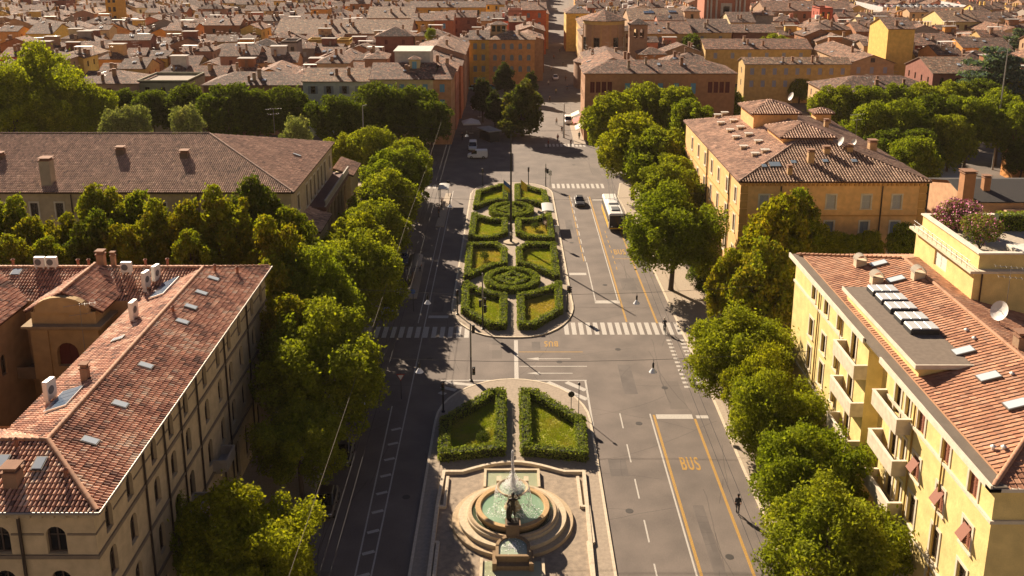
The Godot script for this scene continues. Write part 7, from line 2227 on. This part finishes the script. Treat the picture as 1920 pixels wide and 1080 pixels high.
func street() -> void:
	traffic_light(Vector3(-3.2, 0.12, -107.0), 7.1, [[0.28, 3.6, 0.0], [-0.28, 3.3, PI], [0.28, 2.6, 1.2]], "tall traffic light with a pale upper post before the near hedge", true)
	traffic_light(Vector3(-4.1, 0.0, -93.6), 6.6, [[0.3, 1.2, 0.0], [0.3, 6.0, PI]], "tall traffic light with a white box at the hatched junction edge", true)
	traffic_light(Vector3(-6.5, 0.12, -111.5), 3.2, [[0, 2.9, 0.0]], "short traffic light beside the shaded stop line")
	traffic_light(Vector3(7.3, 0.12, -112.5), 3.4, [[0.1, 3.0, 0.0], [0.3, 2.9, 1.4]], "short traffic light beside the sunny hedge corner")
	traffic_light(Vector3(-6.6, 0.12, -86.6), 3.2, [[0, 2.9, 0.0]], "short traffic light beside the fountain hedge")
	traffic_light(Vector3(3.6, 0.12, -173.9), 3.3, [[0, 3.0, 0.0]], "traffic light at the garden tip before the magnolia")
	traffic_light(Vector3(6.8, 0.12, -172.6), 4.4, [[0, 3.2, 0.0], [0.35, 3.0, 0.8]], "traffic light with a white sign at the far crossing", true)
	traffic_light(Vector3(-5.0, 0.12, -173.4), 3.2, [[0, 2.9, 0.0]], "traffic light at the garden tip beside the shaded crossing")
	traffic_light(Vector3(19.9, 0.12, -206.0), 4.0, [[0, 3.4, 0.0]], "traffic light before the corner palazzo")
	# flagpole with two flags at half height
	var o := thing("flagpole", "tall dark flagpole on a round stone base in the garden", "flagpole", Vector3(0.25, 0.12, -139.6))
	var g := Geo.new(); g.lathe([[1.15, 0], [1.15, 0.2], [0.9, 0.22], [0.0, 0.24]], 24); part("base", g, plaster("b5a68c", 0.5), o)
	g = Geo.new(); g.lathe([[0.2, 0.2], [0.18, 1.6], [0.14, 9.0], [0.09, 17.0], [0.0, 17.2]], 12); part("pole", g, steel(), o)
	g = Geo.new(); g.bev(Vector3(-0.2, 1.3, 0.16), Vector3(0.1, 1.8, 0.36), 0.03); part("plaque", g, plaster("cfccc4"), o)
	for q in [["blue and yellow flag on a short pole in the garden", -1.0, "3f66a8", "d8bd3c"], ["yellow flag on a short pole in the garden", 2.0, "d8bd3c", "d8bd3c"]]:
		var f := thing("flag", q[0], "flag", Vector3(q[1], 0.12, -160.5))
		g = Geo.new(); g.tube([Vector3(0, 0, 0), Vector3(0, 4.6, 0)], [0.04, 0.03], 6); part("pole", g, grey_steel(), f)
		for k in 2:
			g = Geo.new()
			for i in 6:
				var x0 := 0.04 + i * 0.18; var x1 := x0 + 0.18
				var y0 := 3.0 + k * 0.75 - i * 0.16; var y1 := y0 - 0.16
				g.quad(Vector3(x0, y0, sin(i * 1.1) * 0.1), Vector3(x0, y0 + 0.75, sin(i * 1.1) * 0.1), Vector3(x1, y1 + 0.75, sin((i + 1) * 1.1) * 0.1), Vector3(x1, y1, sin((i + 1) * 1.1) * 0.1))
			part("cloth", g, flat("flag" + (q[3] if k == 0 else q[2]), q[3] if k == 0 else q[2], 0.8), f)
	# shelters
	for q in [["curved roof bus shelter beside the garden hedge on the bus lane side", 6.2, -147.0, 4.6], ["glass roofed bus shelter on the shaded road refuge", -11.5, -160.0, 4.0], ["dark roofed bus shelter on the shaded refuge before the crossing", -12.9, -121.0, 5.0]]:
		o = thing("bus_shelter", q[0], "bus shelter", Vector3(q[1], 0.12, q[2]), 0.0, "bus shelters")
		var L: float = q[3]
		g = Geo.new()
		for i in 8:
			var a := lerpf(-0.8, 0.8, i / 8.0); var b := lerpf(-0.8, 0.8, (i + 1) / 8.0)
			var pa := Vector3(a * 1.15, 2.5 + cos(a) * 0.5, 0); var pb := Vector3(b * 1.15, 2.5 + cos(b) * 0.5, 0)
			g.quad(pa, pa + Vector3(0, 0, -L), pb + Vector3(0, 0, -L), pb); g.quad(pa - Vector3(0, 0.04, 0), pb - Vector3(0, 0.04, 0), pb + Vector3(0, -0.04, -L), pa + Vector3(0, -0.04, -L))
		part("roof", g, flat("shelter_roof" if q[1] > -12.5 else "shelter_dark", "b9bab4" if q[1] > -12.5 else "4b443e", 0.4), o)
		for i in 6:
			g = Geo.new(); g.box(Vector3(-0.95, 2.78, -0.1 - i * (L - 0.2) / 5.0), Vector3(0.95, 2.84, -0.02 - i * (L - 0.2) / 5.0)); part("rib", g, grey_steel(), o)
		for x in [-0.75]:
			for z in [-0.3, -L + 0.3]:
				g = Geo.new(); g.tube([Vector3(x, 0, z), Vector3(x, 2.9, z)], [0.06], 6); part("post", g, steel(), o)
		g = Geo.new(); g.box(Vector3(-0.77, 0.3, -L + 0.35), Vector3(-0.74, 2.3, -0.35))
		var gl := StandardMaterial3D.new(); gl.albedo_color = Color(0.7, 0.78, 0.8, 0.25); gl.transparency = BaseMaterial3D.TRANSPARENCY_ALPHA; gl.roughness = 0.05
		part("glass_panel", g, gl, o)
		g = Geo.new(); g.box(Vector3(-0.6, 0.42, -L + 0.6), Vector3(-0.15, 0.48, -0.6)); g.box(Vector3(-0.45, 0, -0.9), Vector3(-0.35, 0.42, -0.8)); g.box(Vector3(-0.45, 0, -L + 0.8), Vector3(-0.35, 0.42, -L + 0.9)); part("bench", g, flat("benchwood", "6d5238", 0.7), o)
	# signs
	for q in [["round road sign seen from behind at the fountain island corner", 6.1, -85.6, "round", 2.6], ["triangular give way sign on the shaded cycle lane", -11.1, -89.3, "tri", 2.7], ["blue round sign at the junction beside the garden", -12.1, -112.5, "blue", 2.8], ["white bus stop sign beside the garden hedge", 7.3, -138.6, "stop", 3.0], ["round sign on the shaded refuge beyond the shelter", -11.0, -166.0, "round", 2.8], ["white street sign post at the far crossing", 7.6, -172.0, "stop", 3.2], ["small post with a lamp at the fountain island corner", 6.9, -86.2, "post", 3.0]]:
		o = thing("road_sign", q[0], "sign", Vector3(q[1], 0.1, q[2]), 0.0, "road signs")
		g = Geo.new(); g.tube([Vector3(0, 0, 0), Vector3(0, q[4] + 0.2, 0)], [0.04], 6); part("post", g, steel(), o)
		g = Geo.new()
		if q[3] == "tri":
			for s in [[0.0, 1.0, "w"], [0.05, 0.68, "i"]]:
				var k := Geo.new()
				k.tri(Vector3(-0.45 * s[1], 0.35 * s[1], s[0] * 0.3), Vector3(0.45 * s[1], 0.35 * s[1], s[0] * 0.3), Vector3(0, -0.45 * s[1], s[0] * 0.3))
				part("sign_plate" if s[2] == "w" else "sign_face", k, flat("sign_red" if s[2] == "w" else "sign_white", "9c2f2a" if s[2] == "w" else "d9d9d4", 0.5), o, Vector3(0, q[4] - 0.2, 0.06))
		elif q[3] == "stop":
			g.bev(Vector3(-0.3, q[4] - 0.9, -0.05), Vector3(0.3, q[4] + 0.1, 0.05), 0.02); part("sign_plate", g, flat("sign_white", "d9d9d4", 0.5), o)
		elif q[3] == "post":
			g.lathe([[0.0, q[4] + 0.1], [0.14, q[4] + 0.2], [0.1, q[4] + 0.4], [0.0, q[4] + 0.45]], 8); part("lamp", g, steel(), o)
		else:
			g.lathe([[0.0, 0.02], [0.32, 0.02], [0.32, -0.01], [0.0, -0.01]], 18); part("sign_plate", g, flat("sign_blue", "2d5a9c", 0.5) if q[3] == "blue" else steel(), o, Vector3(0, q[4] - 0.1, 0.06), Basis(Vector3.RIGHT, PI / 2))
	# lamps hung from span wires, at the height of the wires
	var spans := [[-46.0, 8.3, [["white lamp hung over the shaded lanes beside the fountain", -8.9], ["white lamp hung over the bus lane beside the fountain", 14.4]]], [-78.0, 8.5, [["white lamp hung over the shaded cycle lane before the crossing", -8.0], ["white lamp hung over the sunny lanes at the junction", 12.8]]], [-94.0, 8.5, [["white lamp hung over the shaded lane before the garden", -8.6], ["white lamp hung over the bus lane before the stop line", 13.4]]], [-130.0, 8.5, [["white lamp hung over the shaded refuge", -8.4]]], [-176.0, 8.8, [["white lamp hung over the far junction", -8.0]]]]
	for s in spans:
		wire(Vector3(-21.6, s[1] + 2.2, s[0]), Vector3(26.6, s[1] + 2.2, s[0]), 1.0, 0.018, "thin span wire over the boulevard carrying %s" % ("the lamps beside the fountain" if s[0] == -46.0 else "the junction lamps" if s[0] == -78.0 else "the lamps at the garden end" if s[0] == -94.0 else "the refuge lamp" if s[0] == -130.0 else "the far junction lamp"))
		for l in s[2]:
			var t: float = (l[1] + 21.6) / 48.2
			hanging_lamp(Vector3(l[1], s[1] + 2.2 - 4.0 * t * (1 - t) - 1.2, s[0]), l[0])
	# the pair of trolley wires and the bright feeder cable on the shaded side
	wire(Vector3(-11.8, 6.2, -20), Vector3(-11.4, 6.4, -200), 0.2, 0.02, "trolley wire above the shaded cycle lane", false)
	wire(Vector3(-12.5, 6.2, -20), Vector3(-12.1, 6.4, -200), 0.2, 0.02, "second trolley wire above the shaded cycle lane", false)
	wire(Vector3(16.6, 6.2, -20), Vector3(16.4, 6.3, -168), 0.2, 0.02, "trolley wire above the bus lane", false)
	wire(Vector3(17.3, 6.2, -20), Vector3(17.1, 6.3, -168), 0.2, 0.02, "second trolley wire above the bus lane", false)
	wire(Vector3(-13.2, 9.6, -30), Vector3(-13.4, 9.8, -118), 0.5, 0.014, "bright feeder cable along the shaded tree tops", true)
	wire(Vector3(-13.4, 9.8, -118), Vector3(-13.6, 10.0, -206), 0.5, 0.014, "bright feeder cable running on to the old town", true)
	for q in [[-29.0, -186.0, 13.0, "tall steel lamp mast among the trees behind the theatre"], [97.0, -186.0, 26.0, "very tall thin radio mast among the park trees"], [12.6, -216.0, 8.0, "slim lamp post before the magnolia"]]:
		o = thing("mast", q[3], "mast", Vector3(q[0], 0, q[1]))
		g = Geo.new(); g.lathe([[0.25, 0], [0.2, 0.5], [0.08, q[2]], [0.0, q[2] + 0.1]], 8); part("pole", g, grey_steel(), o)
		g = Geo.new(); g.tube([Vector3(0, q[2], 0), Vector3(0.9, q[2] + 0.2, 0)], [0.05, 0.04], 5); part("arm", g, grey_steel(), o)
	# kiosks and parasols on the small square
	for q in [["large white square parasol on the shaded square", -9.0, -221.0, 2.9], ["smaller white square parasol deeper in the shaded square", -7.6, -241.0, 3.0]]:
		o = thing("parasol", q[0], "parasol", Vector3(q[1], 0, q[2]), 0.15, "parasols on the shaded square")
		g = Geo.new(); g.tube([Vector3(0, 0, 0), Vector3(0, 3.6, 0)], [0.06], 6); part("pole", g, steel(), o)
		g = Geo.new()
		var r: float = q[3]
		for k in 4:
			var a := TAU * k / 4.0 + PI / 4; var b := TAU * (k + 1) / 4.0 + PI / 4
			g.tri(Vector3(cos(a) * r, 2.7, sin(a) * r), Vector3(0, 3.7, 0), Vector3(cos(b) * r, 2.7, sin(b) * r))
			g.quad(Vector3(cos(a) * r, 2.4, sin(a) * r), Vector3(cos(a) * r, 2.7, sin(a) * r), Vector3(cos(b) * r, 2.7, sin(b) * r), Vector3(cos(b) * r, 2.4, sin(b) * r))
		part("canopy", g, flat("canvas", "d4d0c8", 0.7), o)
		g = Geo.new(); g.bev(Vector3(-0.5, 0, -0.5), Vector3(0.5, 0.12, 0.5), 0.03); part("foot", g, grey_steel(), o)
	o = thing("kiosk", "low glazed kiosk with a pale roof beside the parasols", "kiosk", Vector3(-4.6, 0, -214.0), 0.5)
	g = Geo.new(); g.box(Vector3(-1.2, 0, -2.6), Vector3(1.2, 2.4, 2.6)); part("wall", g, flat("kioskglass", "2a3034", 0.2), o)
	g = Geo.new(); g.bev(Vector3(-1.6, 2.4, -3.0), Vector3(1.6, 2.6, 3.0), 0.05); part("roof", g, plaster("a5a7a2"), o)
	# shop awnings along the corner palazzo
	for q in [["faded red shop awning on the corner palazzo", -222.0, "b0443c", 5.0], ["cream shop awning on the corner palazzo corner", -214.5, "d8cbb2", 4.5], ["white striped awning past the red awning", -229.5, "cfc3b0", 4.0]]:
		o = thing("awning", q[0], "awning", Vector3(17.0, 0, q[1]))
		g = Geo.new()
		g.quad(Vector3(-0.02, 3.6, -q[3] / 2), Vector3(-0.02, 3.6, q[3] / 2), Vector3(-1.9, 2.7, q[3] / 2), Vector3(-1.9, 2.7, -q[3] / 2)); g.quad(Vector3(-1.9, 2.7, -q[3] / 2), Vector3(-1.9, 2.7, q[3] / 2), Vector3(-1.9, 2.4, q[3] / 2), Vector3(-1.9, 2.4, -q[3] / 2))
		part("canvas", g, flat("awn" + q[2], q[2], 0.8), o)
		g = Geo.new()
		for s in [-0.5, 0.5]: g.tube([Vector3(0, 2.6, q[3] * s), Vector3(-1.85, 2.7, q[3] * s)], [0.025], 4)
		part("arm", g, steel(), o)
	# low sheds and the chimneyed houses behind the roof terrace
	var s1 := house("house", "peach house with dark flat roofs and a tall chimney behind the roof terrace", "building", Vector3(62.0, 0, -124.0), 0, 14, 12, 11.4, "x", 1.4, plaster("c9a07a"), flat("slateroof", "33312f", 0.85), {"l": [[8.0, 9.4, 8.6, 10.6, false]]}, "white", "buildings of the old town")
	chimney(s1, Vector3(-0.2, 10.5, -0.6), 4.6, 1.5, "b08058"); chimney(s1, Vector3(3.6, 12.0, -3.0), 1.8, 0.9, "a5774f")
	var s2 := house("house", "low peach house with stepped white copings behind the roof terrace", "building", Vector3(66.0, 0, -116.0), 0, 14, 6.5, 10.2, "f", 1.0, plaster("cfa882"), flat("slateroof", "33312f", 0.85), {}, "white", "buildings of the old town")
	for i in 5:
		g = Geo.new()
		g.box(Vector3(-2.2, 0, -1.6), Vector3(2.2, 2.5, 1.6)); var sh := part(numbered("market_stall"), g, plaster("8f8a82"), self, Vector3(76.0 + i * 1.6, 0, -158.0 - i * 4.2))
		tag(sh, "market stall with a white roof behind the orange palazzo, %s of the line" % ordinal(i), "stall", "white roofed stalls")
		g = Geo.new(); g.quad(Vector3(-2.6, 2.6, 1.9), Vector3(-2.6, 3.0, -1.9), Vector3(2.6, 3.0, -1.9), Vector3(2.6, 2.6, 1.9)); g.box(Vector3(-2.6, 2.5, 1.8), Vector3(2.6, 2.6, 1.9)); part("roof", g, flat("tarp", "c2c4c6", 0.5), sh)
	var s3 := house("house", "orange house with a tiled roof at the park edge", "building", Vector3(96.5, 0, -168.0), 0, 12, 14, 9, "hx", 2.0, plaster("c88a48"), roof_of(1), {"f": grid(12, 3, [5.8], 1.0, 1.7)}, "slate", "buildings of the old town")

func vehicles() -> void:
	# trolleybus, its front towards the camera
	var o := thing("trolleybus", "white and yellow trolleybus stopped in the bus lane", "bus", Vector3(17.1, 0, -151.6))
	var g := Geo.new()
	loft(g, [ring(-6.0, 1.2, 0.5, 2.7, 1.15, 0.15), ring(-5.9, 1.27, 0.3, 2.95, 1.2, 0.2), ring(5.8, 1.27, 0.3, 2.95, 1.2, 0.2), ring(6.0, 1.22, 0.45, 2.8, 1.1, 0.2)])
	part("body", g, flat("buswhite", "d6d3cc", 0.35), o)
	for s in [-1, 1]:
		g = Geo.new(); g.box(Vector3(1.272 * s - 0.004, 0.4, -5.7), Vector3(1.272 * s + 0.004, 1.25, 5.6)); part("side_panel", g, flat("busyellow", "d9a924", 0.4), o)
		for i in 8:
			g = Geo.new(); g.box(Vector3(1.262 * s - 0.012, 1.4, -5.6 + i * 1.4), Vector3(1.262 * s + 0.012, 2.4, -4.35 + i * 1.4)); part("window", g, flat("carglass", "0c0f12", 0.06), o)
		for z in [-3.4, 3.3]: wheel(o, Vector3(1.08 * s, 0.48, z), 0.48, 0.28)
		g = Geo.new(); g.bev(Vector3(0.75 * s - 0.16, 0.75, 5.95), Vector3(0.75 * s + 0.16, 0.93, 6.03), 0.03); part("headlight", g, flat("lamp_clear", "d9dcdf", 0.15), o)
		g = Geo.new(); g.box(Vector3(1.35 * s - 0.08, 1.7, 5.9), Vector3(1.35 * s + 0.08, 2.1, 6.05)); part("mirror", g, steel(), o)
		g = Geo.new(); g.tube([Vector3(0.35 * s, 3.15, -1.0), Vector3(0.32 * s, 5.9, -6.4)], [0.04, 0.025], 5); part("trolley_pole", g, steel(), o)
	g = Geo.new(); g.box(Vector3(-1.1, 0.5, 5.99), Vector3(1.1, 2.62, 6.02)); part("windscreen", g, flat("carglass", "0c0f12", 0.06), o)
	g = Geo.new(); g.bev(Vector3(-0.8, 2.95, -2.4), Vector3(0.8, 3.2, 0.6), 0.08); part("roof_unit", g, flat("busroof", "c9c8c4", 0.5), o)
	g = Geo.new(); g.bev(Vector3(-0.7, 2.95, 2.4), Vector3(0.7, 3.15, 4.4), 0.08); part("roof_hatch", g, flat("busgrey", "5f6264", 0.5), o)
	g = Geo.new(); g.box(Vector3(-1.15, 0.42, 6.0), Vector3(1.15, 0.62, 6.05)); part("bumper", g, flat("busyellow", "d9a924", 0.4), o)
	car("car", Vector3(12.3, 0, -161.0), 0.0, "16181b", "black car driving towards the crossing beside the garden", "moving cars")
	car("van", Vector3(-6.7, 0, -196.0), -PI / 2, "c9ced0", "white van crossing the shaded junction", "moving vans")
	car("van", Vector3(14.6, 0, -233.0), 0.0, "d2d2d0", "white van driving out of the crowded street", "moving vans")
	car("car", Vector3(14.8, 0, -304.0), 0.0, "cfcfcc", "white car far up the crowded street", "moving cars")
	car("car", Vector3(-10.2, 0, -283.5), PI / 2, "8fb5ae", "pale teal car parked before the mustard narrow house", "parked cars")
	car("car", Vector3(-5.2, 0, -284.0), PI / 2, "4e7f7c", "dark teal car parked before the orange palazzo", "parked cars")
	car("car", Vector3(-15.2, 0, -78.2), 0.04, "20242a", "dark blue car parked under the shaded street trees", "parked cars")
	car("car", Vector3(-15.4, 0, -88.6), 0.04, "b7bdc2", "silver car parked under the shaded street trees", "parked cars")
	car("car", Vector3(-15.3, 0, -70.4), 0.04, "2f2623", "dark brown car parked under the shaded street trees", "parked cars")
	for i in 4: car("car", Vector3(-15.3, 0, [-97.5, -113.0, -119.2, -131.0][i]), 0.03, ["23262b", "7d8790", "b8bcc0", "3a4656"][i], ["black car parked by the shaded zebra crossing", "grey car parked opposite the garden near end", "silver car parked opposite the dark shelter", "blue car parked opposite the shaded refuge"][i], "parked cars")
	car("van", Vector3(-8.0, 0, -204.0), 0.0, "bfc6c8", "pale van waiting at the edge of the shaded square", "parked vans")
	for i in 5:
		car("car", Vector3(84.0 + i * 3.0, 0, -158.0), PI, ["8c9094", "b9bcbe", "2a2d31", "5c2622", "c4c6c8"][i], ["grey", "silver", "black", "dark red", "white"][i] + " car parked beneath the park trees", "cars parked in the park")
	for i in 4:
		var z := -100.5 - i * 1.6
		var m := thing("scooter", ["black scooter parked on the sunny pavement by the zebra crossing", "grey scooter parked on the sunny pavement by the zebra crossing", "dark green scooter parked on the sunny pavement by the zebra crossing", "white scooter parked on the sunny pavement by the zebra crossing"][i], "scooter", Vector3(22.6, 0.12, z), 1.2, "scooters on the sunny pavement")
		var pm := flat("scooter%d" % i, ["18191b", "6f7275", "263a2c", "c4c4c0"][i], 0.35)
		g = Geo.new(); loft(g, [ring(-0.75, 0.12, 0.45, 0.72, 0.12, 0.03), ring(-0.45, 0.18, 0.25, 0.75, 0.15, 0.04), ring(-0.05, 0.17, 0.22, 0.68, 0.14, 0.04), ring(0.1, 0.16, 0.2, 0.34, 0.16, 0.04), ring(0.42, 0.16, 0.2, 0.34, 0.16, 0.04), ring(0.5, 0.18, 0.25, 1.0, 0.08, 0.03), ring(0.6, 0.1, 0.3, 1.02, 0.05, 0.02)]); part("body", g, pm, m)
		g = Geo.new(); g.bev(Vector3(-0.14, 0.72, -0.72), Vector3(0.14, 0.82, 0.0), 0.03); part("seat", g, flat("tyre", "141414", 0.9), m)
		for wz in [-0.55, 0.62]: wheel(m, Vector3(0, 0.22, wz), 0.22, 0.1)
		g = Geo.new(); g.tube([Vector3(-0.32, 1.02, 0.45), Vector3(0, 1.06, 0.54), Vector3(0.32, 1.02, 0.45)], [0.02], 5); part("handlebar", g, steel(), m)

func people() -> void:
	var skin := "b98a6c"
	person("walk", Vector3(18.9, 0, -69.6), 2.9, [skin, "2a2b30", "22242a", "1b1a19", "2a1d16"], "person in dark clothes walking along the road edge by the bus lane")
	bicycle(Vector3(18.6, 0, -106.2), PI, "dark bicycle ridden over the zebra crossing")
	person("cycle", Vector3(18.6, 0.02, -106.0), PI, [skin, "20242c", "2c2d31", "1b1a19", "c9c4b8"], "person in dark jacket and pale cap riding the bicycle over the crossing")
	bicycle(Vector3(13.6, 0, -206.8), 0.2, "dark bicycle ridden out of the crowded street")
	person("cycle", Vector3(13.6, 0.02, -206.6), 0.2, [skin, "5b2a26", "23252b", "1b1a19", "2a1d16"], "person in dark red top cycling out of the crowded street")
	var tops := ["c2bfb6", "2b2f3a", "7c3b2f", "3f5a4a", "8d8a84", "22232a", "a89a78", "4a4f6a", "cfc9bd", "5a4630"]
	var names := ["pale grey", "navy", "rust red", "moss green", "mid grey", "black", "tan", "slate blue", "cream", "brown"]
	var spots := [[11.6, -231.0, 0.2, "walking down the middle of the street mouth"], [12.4, -221.0, 0.4, "walking in the sun near the white van"], [11.0, -212.0, 3.0, "stepping off the shaded zebra crossing"], [16.0, -214.0, 0.1, "standing on the pavement under the awnings"], [15.8, -236.0, 3.1, "walking on the pavement past the red awning"], [11.2, -262.0, 0.0, "walking where the street turns shady"], [13.6, -276.0, 3.0, "walking up the shaded street"], [17.2, -282.0, 0.2, "walking down the shaded street beside the church"], [12.0, -291.0, 0.1, "walking beside the orange palazzo corner"], [17.8, -300.0, 3.1, "walking behind the far white car"], [14.2, -322.0, 0.0, "walking far up the street past the church"], [18.8, -334.0, 3.1, "walking far up the street by the sunlit row"], [16.4, -352.0, 0.1, "walking near the vermilion arcade"], [19.6, -372.0, 0.0, "walking beyond the vermilion arcade"], [-11.6, -157.5, 1.5, "waiting under the shaded glass shelter"], [-11.8, -153.0, 1.5, "waiting on the shaded refuge kerb"], [5.9, -145.6, 1.4, "waiting inside the garden side shelter"], [7.2, -143.9, 1.2, "standing at the bus stop kerb beside the garden"], [-12.6, -127.0, 0.2, "waiting on the shaded refuge by the dark shelter"], [-13.0, -129.0, 1.2, "standing behind the dark shelter on the refuge"], [22.6, -95.5, 0.2, "walking on the sunny pavement below the trees"], [-10.8, -213.5, 0.4, "standing beside the large white parasol"], [8.6, -206.0, 1.0, "standing at the magnolia corner"]]
	for i in spots.size():
		var q = spots[i]
		var k := i % 10
		var kind := "walk" if q[3].begins_with("walking") or q[3].begins_with("stepping") else "stand"
		var y := 0.12 if q[0] < -10.9 and q[1] > -170 or q[0] > 21.0 or (absf(q[0]) < 8.0 and q[1] > -170) or (q[0] > 14.9 and q[1] > -240 and q[1] < -209) else 0.0
		person(kind, Vector3(q[0], y, q[1]), q[2], [skin, tops[k], ["2a2c33", "4a4640", "23252b"][i % 3], "1b1a19", ["2a1d16", "4d3a28", "15120f"][i % 3]], "person in a %s top %s" % [names[k], q[3]])
